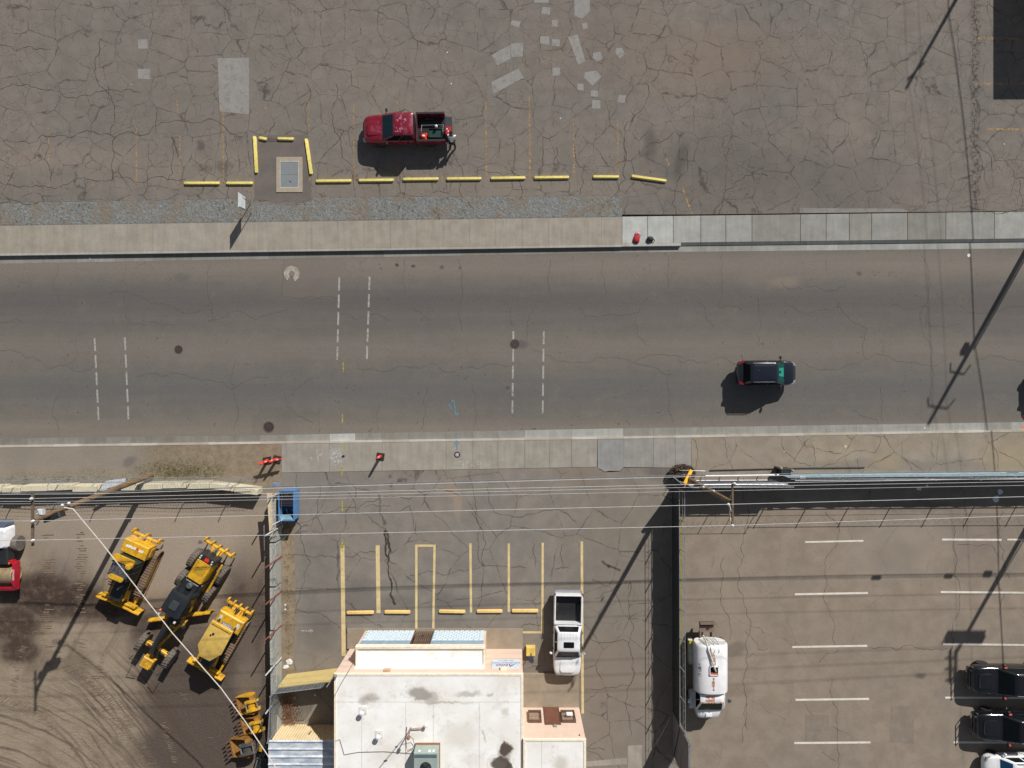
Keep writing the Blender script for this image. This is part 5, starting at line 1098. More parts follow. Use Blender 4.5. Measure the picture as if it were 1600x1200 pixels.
mb = MB(); mb.bx(-.9, .9, -.55, .55, .0, .14, .03); mb.build('base_plate', mblk, o); mb = MB(); mb.box((0, 0, .5), (.9, .8, .7), bev=.08); mb.build('housing', mblk, o); MB().tube([(-.6, .4, .9), (.3, .3, .95)], .05, 8).build('tube', m_stl, o); MB().bx(.75, 1.15, .2, .42, .5, .6, .01).build('yellow_tab', yel, o)
# ================================================================= BUILDING
ZR0 = 4.25
t = NT('white_roof_coating'); wv = t.warp(.9, 1.3, 5); wv2 = t.warp(.9, .7, 3)
c = t.mix(t.ss(t.noise(.5, 5, .6), .3, .7), C(243, 243, 241), C(230, 227, 220))
c = t.mix(t.math('MULTIPLY', t.ss(t.noise(1.3, 6, .75), .5, .72), .4), c, C(186, 174, 158))
c = t.mix(t.math('MULTIPLY', t.ss(t.noise(.35, 6, .7), .52, .68), .22), c, C(200, 190, 174))
def rb(px_, py_, rx, ry, ang, soft, w_):   # spots given on the roof plane
    q = G(px_, py_, ZR0); v = t.vmath('SUBTRACT', w_, (q.x, q.y, 0))
    nd = t.n('ShaderNodeVectorRotate', rotation_type='Z_AXIS'); t.put(nd.inputs['Vector'], v); nd.inputs['Angle'].default_value = -R(ang)
    v = t.vmath('MULTIPLY', nd.outputs[0], (1/rx, 1/ry, 0)); return t.vmath('LENGTH', v)
def stain(px_, py_, rx, ry, ang, col, k, soft=.4, rings=True):
    global c
    d = rb(px_, py_, rx, ry, ang, soft, wv)
    m = t.math('MULTIPLY', t.ss(d, 1-soft, 1, 1, 0), k); c = t.mix(m, c, col)
    if rings:
        r1 = t.ss(t.math('ABSOLUTE', t.math('SUBTRACT', d, 1.06)), 0, .05, 1, 0); c = t.mix(t.math('MULTIPLY', r1, .3*k+.05), c, C(168, 150, 126))
stain(655, 1084, 1.05, .55, -5, C(146, 139, 130), .85, .5); stain(673, 1090, .8, .5, -10, C(160, 152, 142), .6, .4)
stain(580, 1090, .9, .4, 0, C(158, 152, 144), .7, .7, False); stain(730, 1085, 1.3, .28, 3, C(172, 166, 158), .7, .7, False); stain(765, 1085, .4, .25, 0, C(160, 154, 144), .6, .7, False)
stain(790, 1112, .3, .45, 15, C(196, 186, 168), .6, .7, False)
stain(790, 1176, .6, .85, 0, C(150, 140, 126), .8, .5); stain(570, 1095, .6, .3, 0, C(150, 144, 136), .6, .7, False); stain(700, 1098, 2.2, .12, 0, C(170, 162, 150), .6, .8, False); stain(757, 1150, .12, .5, 0, C(150, 140, 128), .6, .8, False); stain(720, 1150, 1.6, 1.2, 0, C(212, 206, 196), .6, .8, False); stain(600, 1180, 1.4, 1.0, 0, C(212, 206, 196), .5, .8, False); stain(790, 1172, .4, .55, 5, C(78, 66, 56), .95, .3, False); stain(782, 1194, .85, .55, 0, C(78, 66, 56), .95, .35); stain(796, 1200, .3, .6, 0, C(78, 68, 60), .85, .4, False)
stain(875, 1190, .8, .8, 0, C(182, 174, 160), .6, .8, False); stain(650, 1150, 1.0, .5, 0, C(206, 200, 188), .6, .8, False)
# seams in the roofing
sx = t.n('ShaderNodeSeparateXYZ'); t.put(sx.inputs[0], t.pos)
for axis, at_, lo, hi in [(1, G(0, 1097, ZR0).y, 1, 0), (0, G(565, 0, ZR0).x, 0, 0), (0, G(634, 0, ZR0).x, 0, 0), (0, G(677, 0, ZR0).x, 0, 0), (0, G(749, 0, ZR0).x, 0, 0), (0, G(846, 0, ZR0).x, 0, 0)]:
    d = t.math('ABSOLUTE', t.math('SUBTRACT', sx.outputs[axis], at_)); k = t.ss(d, .01, .035, .5, 0)
    if axis == 0 and at_ < 1: k = t.math('MULTIPLY', k, t.ss(sx.outputs[1], G(0, 1099, ZR0).y, G(0, 1096, ZR0).y, 1, 0))
    c = t.mix(k, c, C(176, 168, 156))
    dd = t.ss(d, .0, .22, 1, 0); c = t.mix(t.math('MULTIPLY', dd, t.ss(t.noise(2.5, 5, .8), .55, .7, 0, .55)), c, C(150, 142, 132))
t.fin(c, .7); t.bump(t.noise(2, 5, .6), .12, .03); m_roof = t.m
m_pink = M('pink_stucco', C(214, 190, 172), .9, var=.05, vs=2, bump=.15); m_cap = M('cream_parapet', C(238, 226, 205), .8, var=.06, vs=4, dirt=C(190, 170, 150), dirt_amt=.4, dirt_scale=5); m_trimw = M('white_trim', (.82, .81, .78), .7, var=.04)
m_dbrown = M('brown_door_paint', C(112, 72, 58), .55); m_bar = M('brown_iron_bars', C(92, 70, 60), .6)

bd = empty('commercial_building', G(680, 1100), 0, 'white roofed commercial building with pink stucco walls and a screened porch', 'building')
O = -G(680, 1100)
def B(px_, py_, z): q = G(px_, py_); return q.x, q.y
X0, Y0 = B(547, 1013, 0); X1, _ = B(815.5, 0, 0); Ymin = B(0, 1330, 0)[1]
def bb(mb, x0, x1, y0, y1, z0, z1, bev=0): mb.bx(x0+O.x, x1+O.x, y0+O.y, y1+O.y, z0, z1, bev)
mb = MB(); bb(mb, X0, X1, Ymin, Y0, 0, ZR0-.02); mb.build('wall', m_pink, bd)
mb = MB(); bb(mb, X0+.1, X1-.1, Ymin, Y0-.1, ZR0-.02, ZR0); rf = mb.build('roof', m_roof, bd)
def parapet(x0, x1, y0, y1, z0, z1, th, skip=()):
    mb = MB()
    if 'n' not in skip: bb(mb, x0-.03, x1+.03, y1-th, y1+.03, z0, z1, .02)
    if 's' not in skip: bb(mb, x0, x1, y0, y0+th, z0, z1, .02)
    if 'w' not in skip: bb(mb, x0-.03, x0+th, y0, y1-th-.002, z0, z1, .02)
    if 'e' not in skip: bb(mb, x1-th, x1+.03, y0, y1-th-.002, z0, z1, .02)
    return mb
parapet(X0, X1, Ymin, Y0, ZR0-.1, 4.285, .14, ('s',)).build('parapet', m_cap, bd)
# porch
px0, px1 = B(571.5, 0, 0)[0], B(760, 0, 0)[0]; py1 = B(0, 984.5, 0)[1]; ZP = 3.0
mb = MB(); bb(mb, px0, px1, Y0+.002, py1-.12, ZP-.3, ZP); mb.build('porch_roof', m_roof, bd)
mb = MB(); bb(mb, px0-.03, px1+.03, py1-.14, py1+.03, ZP-.3, ZP+.14, .02); bb(mb, px0-.03, px0+.1, Y0+.01, py1-.142, ZP-.3, ZP+.1, .02); bb(mb, px1-.1, px1+.03, Y0+.01, py1-.142, ZP-.3, ZP+.1, .02); mb.build('porch_parapet', m_cap, bd)
mb = MB(); bb(mb, px0, px1, Y0+.004, Y0+.07, ZP+.0, ZP+.55); mb.build('flashing', m_trimw, bd)
mb = MB(); bb(mb, px0, px0+.12, Y0, py1-.02, 0, ZP-.31); bb(mb, px1-.12, px1, Y0, py1-.02, 0, ZP-.31); mb.build('porch_side_wall', m_pink, bd)
t = NT('pale_blue_lattice'); sxx = t.n('ShaderNodeSeparateXYZ'); tc = t.n('ShaderNodeTexCoord'); t.put(sxx.inputs[0], tc.outputs['Object'])
u = t.math('ADD', sxx.outputs[0], t.math('MULTIPLY', sxx.outputs[2], .0)); w1 = t.math('ABSOLUTE', t.math('SUBTRACT', t.math('FRACT', t.math('MULTIPLY', sxx.outputs[0], 4.2)), .5)); w2 = t.math('ABSOLUTE', t.math('SUBTRACT', t.math('FRACT', t.math('MULTIPLY', t.math('ADD', sxx.outputs[2], t.math('MULTIPLY', sxx.outputs[0], .0)), 4.2)), .5))
m_ = t.math('MULTIPLY', t.ss(w1, .12, .3, 1, 0), t.ss(w2, .12, .3, 1, 0)); t.fin(t.mix(m_, C(226, 233, 236), C(150, 176, 196)), .8); m_lat = t.m
dl, dr = B(650, 0, 0)[0], B(677.5, 0, 0)[0]
for a_, b2 in ((px0+.12, dl-.06), (dr+.06, px1-.12)):
    mb = MB(); bb(mb, a_, b2, py1-.12, py1-.02, 0, ZP-.31)
    mb.build('screen_wall', M('screen_backing', C(140, 162, 178), .8), bd)
    mb = MB(); cs = .34; nx_ = int((b2-a_)/cs); nz_ = int((ZP-.35)/cs); cs = (b2-a_)/nx_
    for i in range(nx_):
        for j in range(nz_):
            x = a_+cs*(i+.5+(.5 if j % 2 else 0)-(cs*.0))+O.x; x = min(x, b2+O.x-cs*.5); z = .05+.262*(j+.5); y = py1+O.y
            R1 = [Vector((x+dx*cs*.48, y-.02, z+dz*.126)) for dx, dz in ((-1, -1), (1, -1), (1, 1), (-1, 1))]; R2 = [Vector((x+dx*cs*.26, y+.06, z+dz*.07)) for dx, dz in ((-1, -1), (1, -1), (1, 1), (-1, 1))]
            vs1, vs2 = mb.verts(R1), mb.verts(R2); R3 = mb.verts([Vector((x+dx*cs*.2, y-.02, z+dz*.05)) for dx, dz in ((-1, -1), (1, -1), (1, 1), (-1, 1))])
            for k in range(4): mb.face([vs1[k], vs1[(k+1) % 4], vs2[(k+1) % 4], vs2[k]]); mb.face([vs2[k], vs2[(k+1) % 4], R3[(k+1) % 4], R3[k]])
    sb_ = mb.build('breeze_blocks', M('breeze_block_white', C(190, 202, 208), .8, var=.05), bd, smooth=0)
mb = MB()
for x in [dl+i*(dr-dl)/9 for i in range(10)]: bb(mb, x-.02, x+.02, py1-.06, py1-.02, .02, ZP-.34)
for z in (.05, 1.0, 2.1, ZP-.36): bb(mb, dl, dr, py1-.065, py1-.015, z, z+.05)
bb(mb, dl-.055, dl, py1-.1, py1+.02, 0, ZP-.31); bb(mb, dr, dr+.055, py1-.1, py1+.02, 0, ZP-.31); gt = mb.build('security_gate', m_bar, bd)
mb = MB(); bb(mb, dl+.55, dl+.7, py1-.015, py1+.02, 1.0, 1.2); mb.build('lock', mblk, gt)
mb = MB(); bb(mb, dl, dr, py1-.3, py1-.25, 0, ZP-.35); mb.build('inner_door', M('inner_door_tan', C(150, 132, 112), .7), bd)
# porch slab (setting)
mb = MB(); mb.shade = .1
x0_, y0_ = B(543, 1013, 0); x1_, y1_ = B(817, 981.5, 0); mb.bx(x0_, x1_, y0_, y1_, -.2, .12)
t_pad = concrete('tan_pad_concrete', C(146, 134, 117), C(156, 145, 128), stain=C(130, 116, 98)); struct('porch_slab', mb, t_pad, 'tan concrete slab round the porch')
mb = MB(); mb.shade = .3; xa, ya = B(815.5, 1051, 0); xb, yb = B(904, 1105, 0); mb.bx(xa, xb, yb, ya, -.2, .15); struct('side_slab', mb, t_pad, 'tan concrete slab in front of the brown door')
mb = MB(); mb.shade = .0; P = [G(x, y, .003) for x, y in [(817, 983), (860, 1000), (860, 1052), (817, 1052)]]; 
# annex
ax1 = B(904.5, 0, 0)[0]; ay1 = B(0, 1104, 0)[1]; ZA = 4.45
mb = MB(); bb(mb, X1+.003, ax1, Ymin, ay1, 0, ZA-.02); mb.build('annex_wall', m_pink, bd)
mb = MB(); bb(mb, X1+.1, ax1-.1, Ymin, ay1-.1, ZA-.02, ZA); mb.build('annex_roof', m_roof, bd)
parapet(X1+.04, ax1, Ymin, ay1, ZA-.1, 4.49, .14, ('s',)).build('annex_parapet', m_cap, bd)
def on_wall(px_, z): return B(px_, 0, 0)[0]+O.x
fy = ay1+O.y
dx0, dx1 = (850-800)/22+O.x, (871.5-800)/22+O.x
mb = MB(); mb.bx(dx0, dx1, fy+.0, fy+.05, .17, 2.5); dr_ = mb.build('door', m_dbrown, bd)
mb = MB(); mb.bx(dx0-.05, dx0-.001, fy, fy+.08, .15, 2.55); mb.bx(dx1+.001, dx1+.05, fy, fy+.08, .15, 2.55); mb.bx(dx0-.05, dx1+.05, fy, fy+.08, 2.551, 2.61); mb.build('door_frame', m_bar, dr_)
for z in (1.05, 1.3): MB().lathe([(.03, 0), (.04, .04)], (dx1-.09, fy+.05, z), 8, 'Y').build('door_knob', m_chr, dr_)
for wi, (wx0, wx1) in enumerate(((824, 846), (873.8, 897))):
    a_, b2 = (wx0-800)/22+O.x+.02, (wx1-800)/22+O.x-.08
    z0, z1 = .95, 2.3
    mb = MB(); mb.bx(a_+.05, b2-.05, fy+.002, fy+.02, z0, z1); wn = mb.build('window', M('dim_window', C(168, 150, 128), .3), bd)
    mb = MB()
    for x in (a_, b2-.05): mb.bx(x, x+.05, fy+.001, fy+.2, z0-.05, z1+.05)
    for z in (z0-.05, z1): mb.bx(a_+.051, b2-.051, fy+.001, fy+.2, z, z+.05)
    mb.build('frame', m_bar, wn)
    mb = MB()
    for k in range(8): x = a_+.1+k*(b2-a_-.2)/7; mb.tube([(x, fy+.18, z0), (x, fy+.18, z1)], .012, 5)
    for z in (z0+.1, (z0+z1)/2, z1-.1): mb.tube([(a_+.05, fy+.195, z), (b2-.05, fy+.195, z)], .014, 5)
    mb.build('security_bars', M('sunlit_bars', C(128, 104, 90), .6), wn)
    if wi == 1: MB().bx((a_+b2)/2-.12, (a_+b2)/2+.3, fy+.2, fy+.34, 1.5, 1.8, .02).build('white_box', m_wh, wn)
mb = MB(); mb.bx((863-800)/22+O.x-.08, (863-800)/22+O.x+.14, fy, fy+.12, 2.72, 2.95, .02); mb.build('wall_light', M('grey_fixture', (.25, .24, .23), .5), bd)
MB().lathe([(.05, 0), (.05, .06)], (ax1+O.x-.35, fy, 4.0), 8, 'Y').build('wall_fitting', m_dbrown, bd)
# light boxes on the north wall, downspout box, sign
wy = Y0+O.y
mb = MB(); mb.bx((616-800)/22/1.0+O.x, (616-800)/22+.42+O.x, wy, wy+.16, 3.75, 4.0, .02); mb.build('wall_light', M('rusty_fixture', C(190, 160, 132), .6), bd)
mb = MB(); mb.bx(-.93/1+(785-800)/22+O.x+.85, (785-800)/22+O.x+.3, wy, wy+.16, 3.5, 3.8, .02); mb.build('wall_light', M('cream_fixture', C(236, 222, 196), .6), bd)
sgx0, sgx1 = B(769.5, 0, 0)[0]+O.x+.05, B(811, 0, 0)[0]+O.x
sp_ = MB(); sp_.bx(sgx0, sgx1, wy+.002, wy+.04, 2.05, 3.45); sgn = sp_.build('wall_sign', M('sign_face', C(198, 212, 226), .5, var=.03), bd)
cxs = (sgx0+sgx1)/2
rot_n = (R(90), 0, R(180))
text_part('Atilo', M('sign_maroon', C(120, 40, 90), .6), sgn, (cxs-.0, wy+.046, 3.03), .62, rot_n, 'sign_lettering', .004, 1.0, .25)
text_part('CONSTRUCTION', M('sign_slate', C(96, 110, 126), .6), sgn, (cxs, wy+.046, 2.6), .235, rot_n, 'sign_lettering', .004, 1.05)
text_part('SERVICES LLC', M('sign_slate2', C(120, 128, 130), .6), sgn, (cxs, wy+.046, 2.26), .15, rot_n, 'sign_lettering', .004, 1.1)
# gooseneck corner cap
MB().lathe([(.12, 0), (.14, .1), (.05, .16)], (X0+O.x+.1, wy-.05, 4.42), 10).build('corner_cap', M('grey_fixture', (.25, .24, .23), .5), bd)

# roof things
def roofpt(px_, py_, z=ZR0): return G(px_, py_, z)
for lb, px_, py_ in (('white capped vent pipe nearest the roof corner over the yellow wall', 567, 1110), ('white capped vent pipe nearer the air conditioner on the roof', 592.5, 1147)):
    o = thing('roof_vent', lb, 'vent', roofpt(px_, py_), 0, 'capped vents on the flat roof')
    MB().box((0, 0, .015), (.5, .5, .03)).build('flashing', M('flashing_white', (.7, .69, .66), .7), o)
    MB().lathe([(.09, .02), (.09, .4)], n=14).build('pipe', m_stl, o); MB().lathe([(.1, .34), (.17, .36), (.17, .45), (.06, .52)], n=16).build('cap', m_wh, o)
ac = thing('air_conditioner', 'grey green rooftop air conditioner with a round fan', 'air conditioner', roofpt(668.5, 1181), 0)
m_ac = M('ac_green_grey', C(150, 164, 156), .5, var=.06); m_acd = M('ac_panel', C(88, 104, 112), .5)
mb = MB(); mb.bx(-.76, .76, -1.1, .78, .12, 1.1, .03); bdy = mb.build('cabinet', m_ac, ac)
mb = MB(); mb.bx(-.7, .7, .5, .68, 1.1, 1.13); 
mb.build('louvre_panel', m_acd, bdy)
for x in (-.42, .22, .48): MB().bx(x-.07, x+.07, .785, .8, .75, 1.0).build('label_plate', m_wh, bdy)
mb = MB(); mb.lathe([(.36, 0), (.36, .02)], (0, -.15, 1.1), 24); mb.build('fan_opening', mblk, bdy)
mb = MB(); 
for k in range(4):
    a = k*math.pi/2+.3; mb.loft([[(.05*math.cos(a), -.15+.05*math.sin(a), 1.125), (.33*math.cos(a-.35), -.15+.33*math.sin(a-.35), 1.125), (.33*math.cos(a+.35), -.15+.33*math.sin(a+.35), 1.14)], [(.05*math.cos(a), -.15+.05*math.sin(a), 1.13), (.33*math.cos(a-.35), -.15+.33*math.sin(a-.35), 1.13), (.33*math.cos(a+.35), -.15+.33*math.sin(a+.35), 1.145)]])
fb = mb.build('fan', M('fan_steel', C(90, 104, 112), .4, .5), bdy)
mb = MB()
for r_ in (.1, .18, .26, .34): 
    pts = [(r_*math.cos(a), -.15+r_*math.sin(a), 1.16) for a in [i*2*math.pi/20 for i in range(21)]]; mb.tube(pts, .006, 4, caps=False)
mb.build('fan_guard', mblk, bdy)
MB().bx(-.8, .8, -1.12, .86, .0, .12).build('curb', M('rusty_curb', C(140, 96, 70), .8), ac)
o = thing('service_mast', 'rusty electrical mast and conduits standing on the roof', 'electrical mast', roofpt(642, 1137), 0)
m_rst = M('rusty_pipe', C(134, 98, 72), .8)
MB().tube([(0, 0, 0), (0, 0, 1.1), (.05, -.08, 1.25)], .04, 8).build('mast', m_rst, o); MB().lathe([(.12, 0), (.1, .14), (.04, .2)], (.02, -.04, 1.15), 10).build('weatherhead', m_rst, o)
MB().tube([(0, 0, .15), (.75, .05, .12), (.9, .22, .12), (.98, .28, .3)], .022, 6).build('conduit', m_rst, o); MB().tube([(0, -.08, .1), (.8, -.06, .1), (.95, .1, .1)], .018, 6).build('conduit', m_rst, o)
MB().tube([(-.25, .1, .08), (-.3, -.5, .08), (-.28, -1.2, .08), (-.2, -1.35, .25), (.1, -1.3, .1)], .02, 6).build('conduit', m_rst, o); MB().tube([(.0, 0, .9), (.2, -.6, .3), (.25, -1.1, .1), (.1, -1.35, .1)], .015, 6).build('conduit', mblk, o)
MB().lathe([(.06, 0), (.11, .02), (.11, .1), (.04, .14)], (1.02, .3, .28), 12).build('vent_cap', m_wh, o)
o = thing('roof_cable', 'thin cable running across the roof edge to the air conditioner', 'cable', roofpt(530, 1155), 0)
pts = [roofpt(x, y, 4.3)-roofpt(530, 1155) for x, y in [(524, 1158), (531, 1155), (538, 1179), (560, 1175), (600, 1174), (640, 1177), (655, 1178)]]
MB().tube(pts, .018, 5).build('cable', M('cable_grey', (.3, .29, .27), .6), o)
o = thing('guy_cable', 'taut cable with splices from the mast over the roof to the lower left', 'cable', roofpt(642, 1137), 0)
p0 = roofpt(642, 1139, 5.3); p1 = G(560, 1240, 6.2)
MB().tube([p0-o.location, (p0+p1)/2-o.location-Vector((0, 0, .1)), p1-o.location], .016, 5).build('cable', M('cable_grey', (.3, .29, .27), .6), o)
for f_ in (.28, .5): q = p0.lerp(p1, f_)-o.location; MB().lathe([(.02, -.08), (.06, 0), (.02, .08)], q, 8, 'X').build('splice', mblk, o)
o = thing('antenna_rod', 'dark rod leaning over the roof corner above the yellow wall', 'rod', roofpt(540, 1055, 4.4), 0)
MB().tube([G(552, 1036, 4.6)-o.location, G(533, 1068, 4.5)-o.location, G(523, 1087, 4.45)-o.location], .022, 6).build('rod', M('cable_grey', (.3, .29, .27), .6), o)

# shed with a corrugated roof
m_corr = NT('cream_cladding'); m_corr.fin(m_corr.mix(m_corr.ss(m_corr.noise(1.5, 4), .3, .7), C(214, 192, 150), C(228, 208, 168)), .6); m_corr = m_corr.m
t = NT('galvanised_sheet'); mp = t.n('ShaderNodeMapping'); t.put(mp.inputs[0], t.pos); mp.inputs['Scale'].default_value = (.9, 2.5, 1)
c = t.mix(t.ss(t.noise(1.2, 5, .7, vec=mp.outputs[0]), .35, .65), C(160, 172, 186), C(212, 216, 220)); c = t.mix(t.math('MULTIPLY', t.ss(t.noise(.8, 5, .7), .58, .72), .5), c, C(146, 122, 112)); t.fin(c, .5, .1); m_galv = t.m  # palest tone puts the white highlights of the metal into its colour
sh = empty('storage_shed', G(490, 1170), 0, 'low storage shed with a silver corrugated roof and cream wall', 'shed')
O2 = -G(490, 1170)
sx0, sx1 = B(441, 0, 0)[0]+O2.x, B(546.5, 0, 0)[0]+O2.x; sy = B(0, 1131.5, 0)[1]+O2.y
mb = MB(); n = 26; Pn = []
for i in range(n*4+1):
    x = sx0+(sx1-sx0-.02)*i/(n*4); Pn.append((x, sy-(0 if (i % 4) in (0, 1) else .035)))
Pn += [(sx1-.02, sy-.2), (sx0, sy-.2)]
mb.loft([[(x, y, 0) for x, y in Pn], [(x, y, 2.35) for x, y in Pn]]); mb.build('wall', m_corr, sh, smooth=0)
mb = MB(); mb.bx(sx0, sx0+.1, sy-6, sy-.2, 0, 2.3); mb.build('side_wall', m_corr, sh)
mb = MB(); rows = []; yy = sy+.12; k = 0; seq = []
y_ = sy+.14
while y_ > sy-6.2: seq += [(y_, 2.42), (y_-.07, 2.50), (y_-.11, 2.50), (y_-.18, 2.42)]; y_ -= .52
rng = [[(x, y, z) for y, z in seq] for x in (sx0-.12, sx1-.05)]
va, vb = mb.verts(rng[0]), mb.verts(rng[1])
for i in range(len(va)-1): mb.face([va[i], va[i+1], vb[i+1], vb[i]])
r_ = mb.build('corrugated_roof', m_galv, sh, smooth=0); so = r_.modifiers.new('s', 'SOLIDIFY'); so.thickness = .015
o = thing('rebar_hook', 'bent dark rod leaning on the cream shed wall', 'rod', G(490, 1130), 0)
MB().tube([G(483, 1148, .9)-o.location+Vector((0, .15, .4)), G(489, 1140, 1.2)-o.location+Vector((0, .1, .4))], .03, 6).build('rod', mblk, o)
# ================================================================= STREET OBJECTS, WALLS, FENCES, POLES
m_ystop = M('yellow_stop_paint', C(234, 216, 122), .7, var=.06, vs=4, dirt=C(150, 138, 104), dirt_amt=.6, dirt_scale=9)
m_cstop = M('cream_stop_paint', C(226, 190, 120), .75, var=.08, vs=4, dirt=C(190, 150, 96), dirt_amt=.35, dirt_scale=5)
def stop_mesh(L, mat):
    w_, h_ = .22, .15
    pr = [(-w_/2-.015, 0), (-w_/2, .05), (-w_/2+.035, h_), (w_/2-.035, h_), (w_/2, .05), (w_/2+.015, 0)]
    mb = MB(); mb.loft([[(x, y*k, z*k2) for y, z in pr] for x, k, k2 in ((-L/2, .75, .85), (-L/2+.06, 1, 1), (L/2-.06, 1, 1), (L/2, .75, .85))]); return mb
def wheel_stop(x0, y0, x1, y1, mat, label, group):
    a, b_ = G(x0, y0, .07), G(x1, y1, .07); c_ = (a+b_)/2; c_.z = 0; L = (b_-a).length
    mb = stop_mesh(L, mat); o = mb.build('wheel_stop', mat); o.location = c_; o.rotation_euler.z = math.atan2(b_.y-a.y, b_.x-a.x)
    return tag(o, label, 'wheel stop', group)
gr = 'yellow concrete wheel stops of the north lot'
for q, lb in zip([(288, 286, 343, 286), (354, 286, 395, 286), (494, 282.8, 549, 282.3), (561, 281.8, 615, 281.2), (630, 280, 685, 279.3), (698, 279.3, 752, 278.8), (767, 278.4, 821, 277.6), (835, 277.4, 889, 276.8), (927, 276, 967, 276.2), (987, 275, 1041, 282.5)],
    ['leftmost yellow wheel stop of the long row, left of the sign', 'short yellow wheel stop between the leftmost one and the utility vault square', 'yellow wheel stop just right of the utility vault square', 'yellow wheel stop half covered by the shadow of the red pickup', 'yellow wheel stop below the bed of the red pickup', 'yellow wheel stop directly right of the one below the red pickup bed', 'yellow wheel stop third from the right among the full length straight ones', 'last full length yellow wheel stop before the short one', 'short yellow wheel stop near the right end of the row', 'crooked yellow wheel stop at the right end of the row']): wheel_stop(*q, m_ystop, lb, gr)
for q, lb in zip([(397.5, 213, 400.5, 270), (405, 215, 417, 217.5), (434, 216.3, 459, 217), (478, 217, 486, 272)], ['yellow block standing lengthwise on the left side of the vault square', 'broken stub of a yellow wheel stop with bare rebar', 'yellow half block at the top of the vault square', 'slanted yellow block on the right side of the vault square']): wheel_stop(*q, m_ystop, lb, 'yellow blocks round the vault')
for q, lb in zip([(542, 957.5, 584, 957), (601, 956.3, 641, 956.6), (686, 955.3, 727, 956), (745, 955.2, 785, 955), (800, 954.6, 841, 954.6)], ['leftmost cream wheel stop in front of the white building', 'cream wheel stop just left of the narrow boxed bay', 'cream wheel stop just right of the narrow boxed bay', 'cream wheel stop second nearest to the white pickup', 'cream wheel stop nearest the white pickup']): wheel_stop(*q, m_cstop, lb, 'cream wheel stops before the building')
o = thing('bare_rebar', 'two thin rebar rods between the broken yellow block pieces', 'rebar', G(425, 217.5, .08))
for dy in (-.06, .08): MB().tube([(-.42, dy, 0), (.42, dy*.6, -.01)], .012, 5).build('rod', mdk, o)

# vault
v = thing('utility_vault', 'concrete utility vault with a grey steel double lid', 'utility vault', G(452.5, 273))
mb = MB()
for q in [(-1.0, 1.0, .95, 1.25), (-1.0, 1.0, -1.25, -.95), (-1.0, -.74, -.949, .949), (.74, 1.0, -.949, .949)]: mb.bx(q[0]*.93, q[1]*.93, q[2], q[3], -.1, .05)
mb.build('concrete_rim', M('vault_concrete', C(160, 148, 128), .9, var=.08), v)
mb = MB()
for q in [(-.68, .68, .9, .95), (-.68, .68, -.95, -.9), (-.68, -.63, -.899, .899), (.63, .68, -.899, .899)]: mb.bx(*q, -.1, .056)
mb.build('steel_frame', M('vault_frame', C(178, 180, 180), .6), v)
for y0_, y1_ in ((-.895, -.005), (.005, .895)): MB().bx(-.625, .625, y0_, y1_, -.1, .04).build('lid', M('vault_lid', C(124, 128, 130), .6, var=.06, vs=2), v)
MB().lathe([(.05, 0), (.05, .01)], (.05, -.5, .04), 12).build('lifting_hole', mblk, v)

# manholes etc.
m_iron = M('cast_iron', C(66, 56, 52), .7, .3, var=.3, vs=14)
def manhole(px_, py_, r, label, ringc=None):
    o = thing('manhole', label, 'manhole', G(px_, py_, ZR+.004), 0)
    MB().lathe([(r, 0), (r, .008)], n=28).build('cover', m_iron, o)
    mb = MB(); mb.lathe([(r*1.02, -.002), (r*1.02, .012), (r*1.2, .012), (r*1.2, -.002)], n=28, cap=False); mb.build('ring', ringc or M('iron_ring', C(80, 70, 66), .7), o)
    mb = MB()
    for a in range(6): mb.bar((r*.2*math.cos(a*1.05), r*.2*math.sin(a*1.05), .01), (r*.75*math.cos(a*1.05), r*.75*math.sin(a*1.05), .01), .03, .012)
    mb.build('lid_pattern', M('iron_ring', C(80, 70, 66), .7), o)
manhole(279, 546, .25, 'round manhole cover between the left and middle crosswalk dashes'); manhole(804.5, 537.5, .29, 'dark manhole cover lying over a white crosswalk dash'); manhole(420, 667, .34, 'manhole cover in the patch beside the south gutter', M('iron_ring2', C(92, 86, 80), .8))
o = thing('valve_collar', 'pale concrete ring round a small valve lid near the north gutter', 'valve cover', G(456, 428, ZR+.004))
mb = MB(); N = 26
for i in range(N-4):
    a0, a1 = 2*math.pi*(i-5)/N, 2*math.pi*(i-4)/N; r1 = .56+random.uniform(-.03, .03)
    mb.loft([[(r_*math.cos(a), r_*math.sin(a), z) for r_, a in ((.2, a0), (r1, a0), (r1, a1), (.2, a1))] for z in (-.01, .008)])
mb.build('concrete_collar', M('collar_concrete', C(160, 154, 143), .9, var=.15, vs=6, dirt=C(120, 112, 104), dirt_amt=.6), o); MB().lathe([(.16, 0), (.16, .012)], n=18).build('lid', M('valve_lid', C(120, 108, 98), .8), o)
o = thing('water_meter_lid', 'small dark round meter lid with a white centre on the south sidewalk', 'meter lid', G(714.3, 710.5, .0))
MB().lathe([(.22, 0), (.22, .008)], n=22).build('ring', m_iron, o); MB().lathe([(.13, .008), (.13, .014)], n=18).build('lid', M('painted_lid', C(170, 168, 190), .7, dirt=C(80, 74, 80), dirt_amt=.6, dirt_scale=8), o)
o = tag(MB().bx(-.1, .09, -.07, .08, 0, .02).build('loose_tile', mblk, loc=G(536.5, 713, .0), rz=.3), 'small black square lying on the sidewalk beside the yellow dashes', 'tile')

